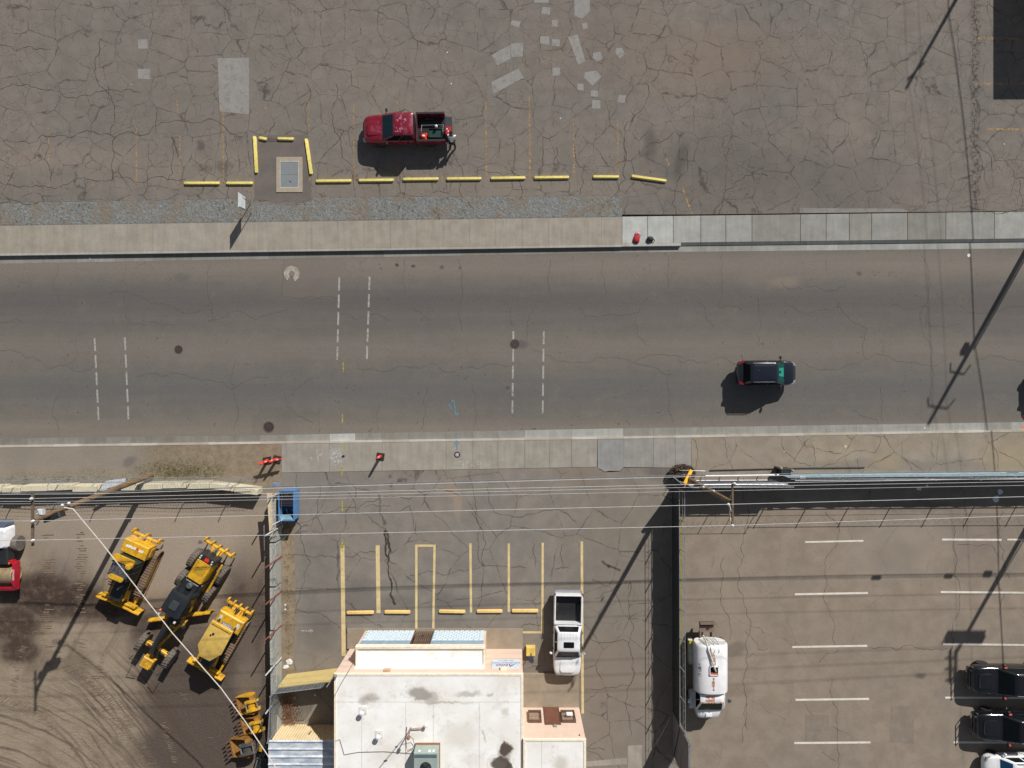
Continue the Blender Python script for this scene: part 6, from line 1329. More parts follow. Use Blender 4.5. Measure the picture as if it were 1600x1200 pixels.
# street sign on two posts in the gravel
sg_ = thing('post_sign', 'white sign panel on two leaning posts in the gravel strip', 'sign', G(391, 325))
for (px_, py_) in ((392, 317.5), (393, 333)):
    q = G(px_, py_)-sg_.location; MB().tube([(q.x, q.y, 0), (q.x-.02, q.y, 1.0), (q.x-.1, q.y*1.0+(.05 if q.y > 0 else -.05), 2.0)], .028, 8).build('post', m_stl, sg_)
mb = MB(); mb.loft([[(-.02, -.5, .98), (-.02, .5, .98), (-.06, .55, 2.05), (-.06, -.45, 2.05)], [(.01, -.5, .98), (.01, .5, .98), (-.03, .55, 2.05), (-.03, -.45, 2.05)]]); pn = mb.build('panel', M('sign_white', C(205, 212, 214), .5), sg_)
pn.location = (.02, 0, 0)

# accessible parking sign in a yellow base
o = thing('parking_sign', 'dark blue parking sign on a post set in a yellow square block', 'sign', G(829, 1015))
MB().box((0, 0, .2), (.68, .68, .4), taper=.93, bev=.02).build('yellow_base', m_ystop if 0 else M('base_yellow', C(214, 184, 92), .8, dirt=C(190, 170, 120), dirt_amt=.4), o)
MB().tube([(.03, -.12, .4), (.03, -.14, 2.1)], .03, 8).build('post', mblk, o)
mb = MB(); mb.loft([[(-.17, -.12, .95), (.17, -.12, .95), (.17, -.12, 1.95), (-.17, -.12, 1.95)], [(-.17, -.1, .95), (.17, -.1, .95), (.17, -.1, 1.95), (-.17, -.1, 1.95)]]); mb.build('blue_panel', M('sign_blue', C(34, 42, 70), .5), o)

# orange delineators
m_dor = M('delineator_orange', C(232, 62, 40), .45); m_dred = M('delineator_pale', C(240, 196, 190), .5); m_base = M('rubber_base', (.022, .018, .018), .8)
def delineator(px_, py_, rz, label, lean=(0, 0)):
    o = thing('delineator', label, 'delineator', G(px_, py_), rz, 'orange delineators on rubber bases')
    MB().box((0, 0, .045), (.56, .5, .09), taper=.94, bev=.01).build('rubber_base', m_base, o)
    lx, ly = lean; f = lambda z: (lx*z, ly*z, .09+z)
    MB().lathe([(.11, 0), (.1, .5), (.085, 1.0), (.05, 1.08)], (0, 0, 0), 14).xf(Matrix.Translation((0, 0, .09)) @ Matrix.Shear('XY', 4, (lx, ly))).build('post', m_dor, o)
    for z in (.45, .75): MB().lathe([(.108-.02*z, z), (.104-.02*z, z+.14)], (0, 0, 0), 14).xf(Matrix.Translation((0, 0, .09)) @ Matrix.Shear('XY', 4, (lx, ly))).build('reflective_band', m_dred, o)
    MB().tube([(lx*1.05-.07, ly*1.05, 1.15), (lx*1.08, ly*1.08, 1.25), (lx*1.05+.07, ly*1.05, 1.15)], .02, 6).build('handle', m_dor, o)
    return o
delineator(594.5, 713, R(-8), 'single orange delineator on a black base on the south sidewalk')
delineator(418, 719.5, R(10), 'left orange delineator of the pair in the dirt corner', (-.08, -.1)); delineator(433, 717.5, R(-12), 'right orange delineator of the pair in the dirt corner', (-.1, -.06))
o = thing('orange_board', 'orange and white striped board slung between the pair of delineators', 'barricade board', G(424, 721, .8))
mb = MB(); mb.bar((-.95, -.1, .15), (.85, .24, .1), .05, .2); mb.build('board', m_dor, o)
for x in (-.3, .1, .5): MB().bar((x-.08, .045+.18*x*.0+x*.18, .135), (x+.05, .07+x*.18, .135), .07, .215).build('white_stripe', m_dred, o)

# bags on the north sidewalk
m_bagr = M('red_bag_cloth', C(160, 14, 34), .7, var=.25, vs=6, bump=.4); m_bagd = M('dark_green_cloth', (.012, .03, .035), .75, var=.4, vs=6, bump=.5)
o = thing('duffel_bag', 'slumped red bag lying on the pale sidewalk slab by the kerb', 'bag', G(994.5, 373), R(78))
mb = MB(); rings = []
for x, wy_, h_ in ((-.33, .16, .12), (-.25, .22, .2), (-.05, .23, .22), (.12, .2, .2), (.28, .19, .16), (.36, .1, .08)):
    rings.append([Vector((x, wy_*math.cos(a)*(1+.1*math.sin(3*a+x*9)), max(.005, h_/2+h_*.55*math.sin(a)))) for a in [2*math.pi*i/14 for i in range(14)]])
mb.loft(rings); bd_ = mb.build('bag_body', m_bagr, o, sub=1)
MB().lathe([(.06, 0), (.1, .04), (.06, .09)], (.36, -.05, .12), 10).build('pink_roll', M('pink_cloth', C(240, 130, 150), .7), o); MB().tube([(.3, .12, .12), (.42, .16, .1), (.46, .1, .04)], .02, 6).build('strap', mblk, o); MB().tube([(.2, -.15, .15), (.3, -.28, .08)], .018, 6).build('strap', mblk, o)
o = thing('backpack', 'dark green backpack dropped on the pale sidewalk slab right of the red bag', 'backpack', G(1016, 374), R(-8))
mb = MB(); rings = []
for x, wy_, h_ in ((-.26, .1, .14), (-.18, .18, .26), (.0, .2, .3), (.16, .16, .24), (.24, .06, .1)):
    rings.append([Vector((x, wy_*math.cos(a)*(1+.14*math.sin(2*a+x*12)), max(.005, h_/2+h_*.5*math.sin(a)))) for a in [2*math.pi*i/12 for i in range(12)]])
mb.loft(rings); mb.build('bag_body', m_bagd, o, sub=1)
MB().tube([(.18, .0, .2), (.3, -.05, .12), (.24, -.22, .04), (.14, -.26, .02)], .025, 6).build('strap', m_bagd, o); MB().tube([(-.2, -.1, .1), (-.28, -.18, .02)], .03, 6).build('strap', M('tan_strap', C(120, 110, 104), .8), o)
# a few scraps of litter, each its own thing
m_lit = M('white_litter', C(220, 220, 222), .8)
def litter(px_, py_, s_, label, z=0.0, col=None, group='scraps of pale litter'):
    mb = MB(); N_ = 7; pts = [(s_*random.uniform(.55, 1.2)*math.cos(i*2*math.pi/N_), s_*random.uniform(.55, 1.2)*math.sin(i*2*math.pi/N_)) for i in range(N_)]
    mb.loft([[(x, y, 0) for x, y in pts], [(x*.9, y*.9, s_*random.uniform(.1, .35)) for x, y in pts]])
    o = mb.build('paper_scrap' if col is None else 'small_stone', col or m_lit, loc=G(px_, py_, z)); return tag(o, label, 'paper scrap' if col is None else 'stone', group if col is None else None)
m_rock = M('tan_stone', C(190, 168, 140), .9)
for a in [(1513.5, 399, .13, 'crumpled white scrap under the wire shadow by the north gutter', ZR), (1321, 697.5, .14, 'tan stone on the east verge', 0, m_rock), (453, 1034, .3, 'biggest heap of white scraps beside the block wall'), (447, 1042, .2, 'white scrap just below the biggest heap beside the wall'), (446, 945, .1, 'white scrap by the wall level with the rusty post'), (446, 952, .08, 'tiny white scrap below another one by the block wall'),
          (1436, 763.5, .2, 'pale scrap in the fence shadow, left of the larger one'), (1449, 759, .12, 'small pale scrap between the two bigger ones in the fence shadow'), (1556, 779, .26, 'large pale scrap in the fence shadow, lower part'), (1562, 768, .24, 'large pale scrap in the fence shadow, upper part'), (205, 136-4, .04, 'dot of white litter high in the north lot left of the pickup'), (705, 131, .05, 'dot of white litter right of the red pickup roof'), (876, 185, .06, 'dot of white litter in the second bay right of the pickup'), (699, 82, .05, 'dot of white litter high above the red pickup'), (1569, 225, .06, 'dot of white litter at the far right of the north lot'), (141, 404, .07, 'dot of white litter in the gutter shadow on the left', ZR), (1225, 706, .07, 'yellowish scrap on the crack of the east verge', 0, m_rock), (1445, 669, .06, 'white scrap in the south gutter at the right', ZR), (460, 1090, .1, 'white scrap behind the yellow wall'), (492, 1086, .08, 'smaller white scrap behind the yellow wall')]:
    litter(a[0], a[1], a[2], a[3], *(a[4:5] or (0,)), **({'col': a[5]} if len(a) > 5 else {}))

# ---------------------------------------------------------------- dumpster
m_dbl = M('dumpster_blue', C(80, 128, 176), .5, var=.12, vs=3, dirt=C(60, 90, 120), dirt_amt=.3); m_dbl2 = M('dumpster_pale_inside', C(120, 160, 176), .7, dirt=C(80, 110, 120), dirt_amt=.5)
dp = thing('dumpster', 'blue metal dumpster with one ribbed lid open', 'dumpster', G(457.5, 785))
hx_, hy_ = .51, 1.0; zt_ = 1.35
mb = MB()
for (x0_, x1_, y0_, y1_) in ((-hx_, hx_, hy_-.05, hy_), (-hx_, hx_, -hy_, -hy_+.05), (-hx_, -hx_+.05, -hy_+.05, hy_-.05), (hx_-.05, hx_, -hy_+.05, hy_-.05)): mb.bx(x0_, x1_, y0_, y1_, .12, zt_)
mb.bx(-hx_+.05, hx_-.05, -hy_+.05, hy_-.05, .12, .17); mb.build('body', m_dbl, dp)
mb = MB()
for (x0_, x1_, y0_, y1_) in ((-hx_-.04, hx_+.04, hy_, hy_+.05), (-hx_-.04, hx_+.04, -hy_-.05, -hy_), (hx_, hx_+.05, -hy_, hy_), (-hx_-.05, -hx_, -hy_, hy_)): mb.bx(x0_, x1_, y0_, y1_, zt_-.08, zt_+.02)
mb.build('rim', m_dbl, dp)
mb = MB(); mb.poly([(-hx_+.051, -hy_+.3, zt_-.02), (-hx_+.051, -hy_+.06, zt_-.02), (-.1, -hy_+.06, .2), (-hx_+.3, -hy_+.3, .2)]); mb.poly([(-hx_+.06, -hy_+.052, zt_-.03), (hx_-.06, -hy_+.052, zt_-.03), (hx_-.25, -hy_+.3, .6), (-hx_+.25, -hy_+.3, .6)]); mb.build('liner', m_dbl2, dp, recalc=False)
mb = MB()
for k in range(8): y = .02+k*.125; mb.bx(-hx_+.06, hx_-.06, y-.04, y+.04, zt_+.021+.012*(k % 2), zt_+.05+.012*(k % 2))
mb.bx(-hx_+.06, hx_-.06, -.04, hy_-.06, zt_-.0, zt_+.025); mb.build('lid', M('dumpster_lid', (.028, .025, .04), .5), dp)
for sx in (-1, 1): MB().box((sx*(hx_-.2), hy_-.12, zt_+.1), (.16, .1, .12)).build('hinge', mblk, dp)
litter(458, 797, .15, 'pale paper lying inside the blue dumpster', .25)
# wheels
for sx in (-1, 1):
    for sy in (-1, 1): MB().lathe([(.07, -.03), (.07, .03)], (sx*(hx_-.12), sy*(hy_-.15), .07), 10, 'X').build('caster', mblk, dp)

# ---------------------------------------------------------------- concrete block walls
m_blk1 = M('pale_barrier_concrete', C(206, 198, 172), .9, var=.08, vs=2.5, dirt=C(160, 150, 128), dirt_amt=.35, dirt_scale=3, bump=.2)
m_blk2 = M('grey_barrier_concrete', C(172, 172, 162), .9, var=.08, vs=2.5, dirt=C(146, 142, 130), dirt_amt=.4, dirt_scale=3, bump=.2)
def barrier(x0, y0, x1, y1, h_, th, mat, label, group, tilt=0):
    a, b_ = G(x0, y0), G(x1, y1); c_ = (a+b_)/2; L = (b_-a).length-.03
    pr = [(-th/2, 0), (-th/2, .12), (-th*.42, h_), (th*.42, h_), (th/2, .12), (th/2, 0)]
    mb = MB(); sk = .12
    mb.loft([[(x+(z/h_)*sk*0, y, z) for y, z in pr] for x in (-L/2, L/2)]); o = mb.build('concrete_barrier', mat, loc=c_, bevel=.025); o.rotation_euler = (R(tilt), 0, math.atan2(b_.y-a.y, b_.x-a.x)); o.location.z = -.02
    return tag(o, label, 'barrier', group)
random.seed(4)
jx = [-64, -22, 18, 47, 88, 126, 164, 200, 228, 264, 301, 336, 374, 411]
yl = lambda x: 762.5-7.0*max(0, min(1, x/300))-.0 if x < 335 else 755.5+9*((x-335)/76)
words = ['cut by the left edge', 'second from the left edge', 'third from the left edge', 'fourth from the left edge', 'fifth from the left edge', 'just left of the white board', 'under the white board and the leaning pole', 'just right of the leaning pole', 'below the left grass tuft', 'below the right grass tuft', 'third from the wall corner', 'second from the wall corner', 'last and most tilted before the wall corner']
for i, (a, b_) in enumerate(zip(jx, jx[1:])):
    dy = random.uniform(-.8, .8); barrier(a+.3, yl(a)+dy, b_-.3, yl(b_)+dy+random.uniform(-.8, .8), 1.0, .48, m_blk1, 'pale barrier block of the north wall, '+words[i], 'pale barrier blocks along the north side of the yard', random.uniform(-3, 3))
jy = [772, 843, 911, 978, 1032, 1090, 1150]
w2 = ['topmost, beside the blue dumpster', 'second from the top', 'third from the top', 'fourth from the top, by the white scraps', 'fifth, level with the yellow wall', 'lowest, by the storage shed']
for i, (a, b_) in enumerate(zip(jy, jy[1:])):
    dx = random.uniform(-.8, .8)+i*.6-1; barrier(433.5+dx, a+1, 434+dx+random.uniform(-.8, .8), b_-1, 1.05, .52, m_blk2, 'grey barrier block of the east wall, '+w2[i], 'grey barrier blocks along the east side of the yard', random.uniform(-2, 2))

# ---------------------------------------------------------------- chain-link fences
m_gal = M('galvanised_steel', (.38, .40, .42), .45, .6); m_wire = M('fence_wire', (.30, .32, .34), .5, .6); m_rpost = M('rusty_post', C(140, 72, 54), .8, var=.3, vs=5); m_wpost = M('pale_post', C(196, 200, 204), .6)
def chain(root, a, b_, z0, z1, pitch=.16, r=.0035, name='chain_mesh'):
    mb = MB(); L = (b_-a).length; d = (b_-a)/L; hh = z1-z0
    n = Vector((-d.y, d.x, 0))*r
    s_ = -hh
    while s_ < L:
        for sgn in (0, 1):
            p0, p1 = max(s_, 0), min(s_+hh, L)
            if p1 <= p0: continue
            za, zb = (p0-s_, p1-s_) if sgn == 0 else (hh-(p0-s_), hh-(p1-s_))
            A = a+d*p0+Vector((0, 0, z0+za)); B_ = a+d*p1+Vector((0, 0, z0+zb)); A.z = z0+za; B_.z = z0+zb
            u = (B_-A).normalized().cross(n.normalized())*r
            mb.loft([[A-n-u, A+n-u, A+u], [B_-n-u, B_+n-u, B_+u]], False, False)
        s_ += pitch
    mb.build(name, m_wire, root, smooth=0, recalc=False)
def lp(root, p): return p-root.location
# north fence of the yard
f1 = thing('chain_link_fence', 'sagging chain link fence with barbed wire above the pale barrier blocks', 'fence', G(200, 747))
a, b_ = lp(f1, G(-160, 751)), lp(f1, G(414, 748.5)); 
for px_ in (-23, 43, 109, 176, 239, 309, 377):
    q = lp(f1, G(px_, 747.5)); MB().tube([q, q+Vector((0, 0, 2.05)), q+Vector((0, -.18, 2.4))], .03, 6).build('post', m_gal, f1)
mb = MB(); pts = [lp(f1, G(x, 747.3+.8*math.sin(x/60), 1.92+.08*math.sin(x/37))) for x in range(-160, 415, 18)]; mb.tube(pts, .022, 6); mb.build('top_rail', m_gal, f1)
chain(f1, a+Vector((0, .02, 0)), b_+Vector((0, .02, 0)), .05, 1.9, .2)
for k in range(2): MB().tube([p+Vector((0, -.08*k-.05, .18+.14*k)) for p in pts], .006, 4).build('barbed_wire', m_wire, f1)
o = thing('white_board', 'white board lying on the barrier blocks beside the leaning pole', 'board', G(176, 757, 1.02), .1); mb = MB(); mb.loft([[(-.9, -.3, z), (.8, -.05, z), (1.0, .35, z), (-.4, .3, z)] for z in (0, .03)]); mb.build('board', m_wpost, o)
o = thing('white_board', 'narrower pale board over the wall just left of the leaning pole', 'board', G(158, 768, 1.0), .5); mb = MB(); mb.box((0, 0, .02), (1.0, .22, .03)); mb.build('board', M('pale_blue_board', C(188, 198, 206), .6), o)
# east fence of the yard
f2 = thing('chain_link_fence', 'chain link fence with leaning rusty and pale posts beside the block wall', 'fence', G(441, 960))
for py_, mt_, ln in ((770, m_gal, 0), (822, m_wpost, 0), (869, m_rpost, .0), (923, m_rpost, 0), (976, m_rpost, .06), (1027, m_wpost, 0), (1083, m_wpost, 0)):
    q = lp(f2, G(440, py_)); MB().tube([q, q+Vector((-.05-ln, .0, 3.0))], .05, 8).build('post', mt_, f2)
chain(f2, lp(f2, G(440.5, 770)), lp(f2, G(440.5, 1150)), .05, 2.1, .26)
for k, z in enumerate((2.3, 2.55, 2.8)): MB().tube([lp(f2, G(440+1.5*math.sin(y*.3), y, z+.05*math.sin(y*.13+k))) for y in range(768, 1090, 9)], .008, 4).build('barbed_wire', m_wire, f2)
for y0_, x1_, y1_ in ((850, 446, 838), (905, 446, 893), (960, 446, 948), (1010, 446, 996)):
    MB().tube([lp(f2, G(437, y0_, 2.0)), lp(f2, G(x1_, y1_, 1.6))], .012, 4).build('loose_wire', m_wire, f2)
MB().tube([lp(f2, G(425, 820, 2.3)), lp(f2, G(442, 812, 2.0))], .03, 6).build('brace', m_wpost, f2)
o = thing('plank', 'long cream plank standing against the fence beside the blue dumpster', 'plank', G(440, 790)); mb = MB(); mb.loft([[(-.35, 1.2, 1.9), (.02, 1.2, 1.9), (-.02, -1.8, 1.75), (-.2, -1.8, 1.75)], [(-.35, 1.2, 1.96), (.02, 1.2, 1.96), (-.02, -1.8, 1.81), (-.2, -1.8, 1.81)]]); mb.build('board', M('cream_plank', C(206, 190, 160), .8), o)
for y in (.9, -1.4): MB().bar((-.15, y, 0), (-.15, y, 1.78), .08, .08).build('prop', M('cream_plank', C(206, 190, 160), .8), o)
# corner brace with blue cloth
o = thing('blue_rag', 'faded blue rag tied on the fence corner post', 'rag', G(432, 757, .9)); mb = MB(); mb.box((0, 0, 0), (.45, .25, .12), bev=.03); mb.build('cloth', M('blue_rag', C(110, 130, 160), .8), o)

# yellow wall with mesh on top
yw = thing('yellow_wall', 'yellow painted wall topped by a strip of mesh between the fence and the building', 'wall', G(488, 1048))
a, b_ = lp(yw, G(449, 1053.5)), lp(yw, G(528, 1043.5)); d = (b_-a).normalized(); n_ = Vector((-d.y, d.x, 0))
mb = MB(); P = [a, b_, b_-n_*.12, a-n_*.12]; mb.loft([[Vector((p.x, p.y, z)) for p in P] for z in (0, 2.0)]); mb.build('wall_panel', M('wall_yellow', C(196, 176, 116), .85, var=.05, vs=2), yw)
chain(yw, a-n_*.06, b_-n_*.06-d*.3, 2.0, 2.95, .13, .006)
mb = MB()
for k in range(15): q = a.lerp(b_, (k+.3)/15.5)-n_*.06; mb.tube([q+Vector((0, 0, 2.0)), q+Vector((.04*math.sin(k*2.1), 0, 2.9))], .012, 4)
mb.build('mesh_wires', m_gal, yw); MB().tube([a-n_*.06+Vector((0, 0, 2.95)), b_-n_*.06-d*.4+Vector((0, 0, 2.95))], .025, 6).build('top_rail', m_gal, yw)
for q in (a, b_): q2 = q-n_*.06; MB().tube([Vector((q2.x, q2.y, 0)), Vector((q2.x, q2.y, 3.0))], .04, 8).build('post', m_gal, yw)
# corner panel of mesh joining the shed
f3 = thing('mesh_gate', 'grey mesh gate standing open at the shed corner', 'gate', G(443, 1110))
a, b_ = lp(f3, G(444, 1060)), lp(f3, G(440, 1128)); chain(f3, a, b_, .1, 2.7, .13, .006)
for q in (a, b_): MB().tube([Vector((q.x, q.y, 0)), Vector((q.x, q.y, 2.9))], .04, 8).build('post', m_gal, f3)
for z in (.1, 2.75): MB().tube([Vector((a.x, a.y, z)), Vector((b_.x, b_.y, z))], .03, 6).build('rail', m_gal, f3)
# dry brush along that gate
def brush(name, label, cat, loc, n, rx, ry, h_, mat, r_=.012, seed=1):
    rnd = random.Random(seed); mb = MB()
    for i in range(n):
        x, y = rnd.gauss(0, rx*.45), rnd.gauss(0, ry*.45); l = rnd.uniform(.2, .6)*h_; a_ = rnd.uniform(0, 6.28)
        p = Vector((x, y, rnd.uniform(0, h_*.5))); q = p+Vector((math.cos(a_)*l*.9, math.sin(a_)*l*.9, rnd.uniform(.0, l)))
        mb.tube([p, (p+q)/2+Vector((rnd.uniform(-.04, .04), rnd.uniform(-.04, .04), .03)), q], [r_, r_*.8, r_*.3], 3, False)
    return tag(mb.build(name, mat, loc=loc, smooth=0), label, cat)
brush('dry_brush', 'dry reddish brush piled beside the mesh gate by the shed', 'brush', G(452, 1112), 520, .55, 1.9, .6, M('dry_red_brush', C(150, 112, 90), .9, var=.4, vs=6), .01, 3)
brush('broken_branch', 'pale broken branch lying behind the yellow wall', 'branch', G(466, 1110), 26, .3, .5, .3, M('pale_branch', C(170, 146, 116), .9), .02, 5)

# ---------------------------------------------------------------- right-hand fences
m_scr = NT('privacy_screen_blue'); m_scr.fin(m_scr.mix(m_scr.ss(m_scr.noise(3, 4, .7), .35, .65), C(96, 128, 140), C(138, 166, 176)), .7); m_scr = m_scr.m
m_scr2 = M('privacy_screen_dark', (.022, .028, .03), .8, var=.3, vs=3)
def screen(root, a, b_, z0, z1, mat, name='privacy_screen', wav=.06, seed=2):
    rnd = random.Random(seed); L = (b_-a).length; n = int(L/.35); d = (b_-a)/L; nn = Vector((-d.y, d.x, 0)); rings = []
    for i in range(n+1):
        p = a+d*(L*i/n); o1 = nn*rnd.uniform(-.02, .02); zt = z1-abs(math.sin(i*.62))*wav-rnd.uniform(0, wav*.6)
        rings.append([p+nn*.012+Vector((0, 0, z0)), p+o1+nn*.012+Vector((0, 0, (z0+z1)/2)), p+nn*.012+Vector((0, 0, zt)), p-nn*.012+Vector((0, 0, zt)), p+o1-nn*.012+Vector((0, 0, (z0+z1)/2)), p-nn*.012+Vector((0, 0, z0))])
    mb = MB(); mb.loft(rings); return mb.build(name, mat, root, smooth=0)
f4 = thing('screened_fence', 'long fence with a pale blue privacy screen on the north side of the right lot', 'fence', G(1400, 740))
a, b_ = lp(f4, G(1214, 740.5)), lp(f4, G(1700, 737)); screen(f4, a, b_, .02, 2.05, m_scr)
MB().tube([a+Vector((0, .03, 2.1)), b_+Vector((0, .03, 2.1))], .03, 6).build('top_rail', m_gal, f4)
for k in range(8): q = a.lerp(b_, .02+k*.135)+Vector((0, -.05, 0)); MB().tube([q, q+Vector((0, 0, 2.3)), q+Vector((0, -.05, 3.1))], .035, 6).build('post', m_gal, f4)
for z in (2.4, 3.08): MB().tube([a+Vector((0, -.05-.0*z, z)), a.lerp(b_, .5)+Vector((0, -.05, z-.03)), b_+Vector((0, -.05, z))], .012 if z < 3 else .022, 4).build('strand_wire', m_gal, f4)
mb = MB(); pts = [a.lerp(b_, i/180)+Vector((0, -.05+.11*math.cos(i*1.3), 2.75+.11*math.sin(i*1.3))) for i in range(181)]; mb.tube(pts, .006, 3); mb.build('razor_coil', m_wire, f4)
f5 = thing('sliding_gate', 'long sliding gate with a dark screen and white top rail at the lot entrance', 'gate', G(1140, 751))
a, b_ = lp(f5, G(1064, 751)), lp(f5, G(1213, 750)); screen(f5, a, b_, .1, 2.0, M('gate_screen', C(66, 70, 80), .7, var=.3, vs=2, dirt=C(110, 90, 90), dirt_amt=.4), wav=.03)
for z, r_ in ((2.06, .04), (.1, .04)): MB().tube([a+Vector((0, 0, z)), b_+Vector((0, 0, z))], r_, 8).build('rail', M('bright_rail', (.62, .64, .67), .4, .3), f5)
for k in range(6): q = a.lerp(b_, k/5); MB().tube([q+Vector((0, 0, .1)), q+Vector((0, 0, 2.06))], .03, 6).build('upright', m_gal, f5)
mb = MB(); pts = [a.lerp(b_, i/90)+Vector((0, -.05+.16*math.cos(i*1.1), 2.5+.16*math.sin(i*1.1))) for i in range(91)]; mb.tube(pts, .006, 3); mb.build('razor_coil', m_wire, f5)
for k in range(5): q = a.lerp(b_, k/4.1); MB().tube([q+Vector((0, -.04, 2.0)), q+Vector((0, -.04, 3.1))], .025, 6).build('arm', m_gal, f5)
MB().tube([a+Vector((0, -.04, 3.08)), b_+Vector((0, -.04, 3.08))], .018, 4).build('strand_wire', m_gal, f5)
f6 = thing('gate_track', 'low white guide rail running in front of the sliding gate', 'guide rail', G(1140, 743))
a, b_ = lp(f6, G(1098, 741.5)), lp(f6, G(1216, 740)); MB().tube([a+Vector((0, 0, .62)), b_+Vector((0, 0, .62))], .035, 8).build('guide_rail', M('bright_rail', (.62, .64, .67), .4, .3), f6)
for k in range(5): q = a.lerp(b_, k/4); MB().tube([q, q+Vector((0, 0, .62))], .03, 6).build('post', m_gal, f6)
MB().tube([lp(f6, G(1062, 735)), lp(f6, G(1062, 735, .8)), lp(f6, G(1102, 736, .8)), lp(f6, G(1102, 757, .8))], .025, 6).build('end_frame', m_gal, f6)
o = thing('gate_operator', 'black box with two round posts at the joint of gate and screened fence', 'gate operator', G(1221, 733)); mb = MB(); mb.box((0, -.1, .4), (.7, .5, .8), bev=.03); mb.build('housing', mblk, o)
for x, y in ((-.4, .18), (.42, .0)): MB().lathe([(.1, 0), (.1, 1.0), (.05, 1.05)], (x, y, 0), 12).build('bollard', M('tan_bollard', C(150, 132, 116), .8), o)
o = tag(MB().box((0, 0, .03), (.4, .16, .05)).build('white_plate', m_wpost, loc=G(1254, 745.5, 2.05)), 'small white plate on top of the screened fence', 'plate')
o = thing('long_pole', 'long dark bar lying along the foot of the fence on the verge', 'bar', G(1250, 731, .04)); MB().tube([(-6.4, -.15, .03), (0, .0, .03), (4.6, .05, .03)], .035, 6).build('bar', M('dark_bar', C(84, 78, 74), .7), o)
# fence between the middle and right lots
f7 = thing('screened_fence', 'fence with a dark screen between the middle lot and the right lot', 'fence', G(1048, 940))
a, b_ = lp(f7, G(1050, 758)), lp(f7, G(1051, 1112)); screen(f7, a, b_, .02, 2.1, m_scr2, wav=.08, seed=9)
MB().tube([a+Vector((.0, 0, 2.12)), b_+Vector((.0, 0, 2.12))], .03, 6).build('top_rail', m_gal, f7)
for k in range(9): q = a.lerp(b_, k/8)+Vector((.06, 0, 0)); MB().tube([q, q+Vector((0, 0, 2.2)), q+Vector((.08, 0, 3.0))], .035, 6).build('post', m_gal, f7)
MB().tube([a+Vector((.14, 0, 3.0)), b_+Vector((.14, 0, 3.0))], .022, 5).build('strand_wire', m_gal, f7); MB().tube([a+Vector((.1, 0, 2.6)), b_+Vector((.1, 0, 2.6))], .01, 4).build('strand_wire', m_gal, f7)
mb = MB(); pts = [a.lerp(b_, i/110)+Vector((.1+.15*math.cos(i*1.2), 0, 2.6+.15*math.sin(i*1.2))) for i in range(111)]; mb.tube(pts, .006, 3); mb.build('razor_coil', m_wire, f7)
mb = MB(); mb.bx(G(1061.5, 0).x, G(1065.5, 0).x, G(0, 1140).y, G(0, 775).y, -.05, .012); struct('painted_edge', mb, M('olive_yellow_edge', C(132, 120, 72), .9, var=.2, vs=4), 'olive yellow band of weeds and paint along the fence foot')
# tall panel at the south end
f8 = thing('tall_screen_panel', 'tall weathered grey panel standing at the south end of the dark fence', 'screen panel', G(1052, 1146))
a, b_ = lp(f8, G(1053, 1114)), lp(f8, G(1053.5, 1180)); mb = MB(); mb.bx(a.x-.03, a.x+.03, b_.y, a.y, 0.02, 4.3)
mb.build('panel', M('weathered_grey_board', C(112, 108, 108), .85, var=.15, vs=2), f8)
for z in (.1, 2.1, 4.25): mb = MB(); mb.bx(a.x-.07, a.x-.031, b_.y, a.y, z-.05, z+.05); mb.build('rail', m_gal, f8)
for y in (a.y, (a.y+b_.y)/2, b_.y): MB().tube([(a.x+.08, y, 0), (a.x+.08, y, 4.4)], .04, 8).build('post', m_gal, f8)
MB().bar((a.x-.06, a.y, 2.0), (a.x-.06, b_.y, .2), .04, .06).build('brace', mdk, f8)

# ---------------------------------------------------------------- dried bush at the pole
bu = thing('dry_bush', 'round dry dark bush at the foot of the right utility pole', 'bush', G(1064, 738.5)); bu.scale = (1.35, 1.35, 1.1)
rnd = random.Random(8); mb = MB()
for i in range(40): a_ = rnd.uniform(0, 6.28); l = rnd.uniform(.25, .5); mb.tube([(0, 0, 0), (l*.5*math.cos(a_), l*.5*math.sin(a_), .35), (l*math.cos(a_), l*.8*math.sin(a_), rnd.uniform(.5, .9))], [.02, .012, .005], 4)
mb.build('twigs', M('bush_twigs', C(84, 70, 56), .9), bu); mb = MB()
for i in range(2600):
    a_, rr_ = rnd.uniform(0, 6.28), math.sqrt(rnd.random())*.62; z = .15+.75*rnd.random()*(1-rr_*.9); p = Vector((rr_*1.1*math.cos(a_), rr_*.75*math.sin(a_), z)); u = Vector((rnd.gauss(0, 1), rnd.gauss(0, 1), rnd.gauss(0, 1))).normalized()*.045; v_ = u.cross(Vector((rnd.gauss(0, 1), rnd.gauss(0, 1), rnd.gauss(0, 1)))).normalized()*.02
    mb.face(mb.verts([p-u-v_, p+u-v_, p+u+v_, p-u+v_]))
mb.build('leaves', M('bush_leaves', C(86, 74, 62), .9, var=.4, vs=9), bu, recalc=False, smooth=0)

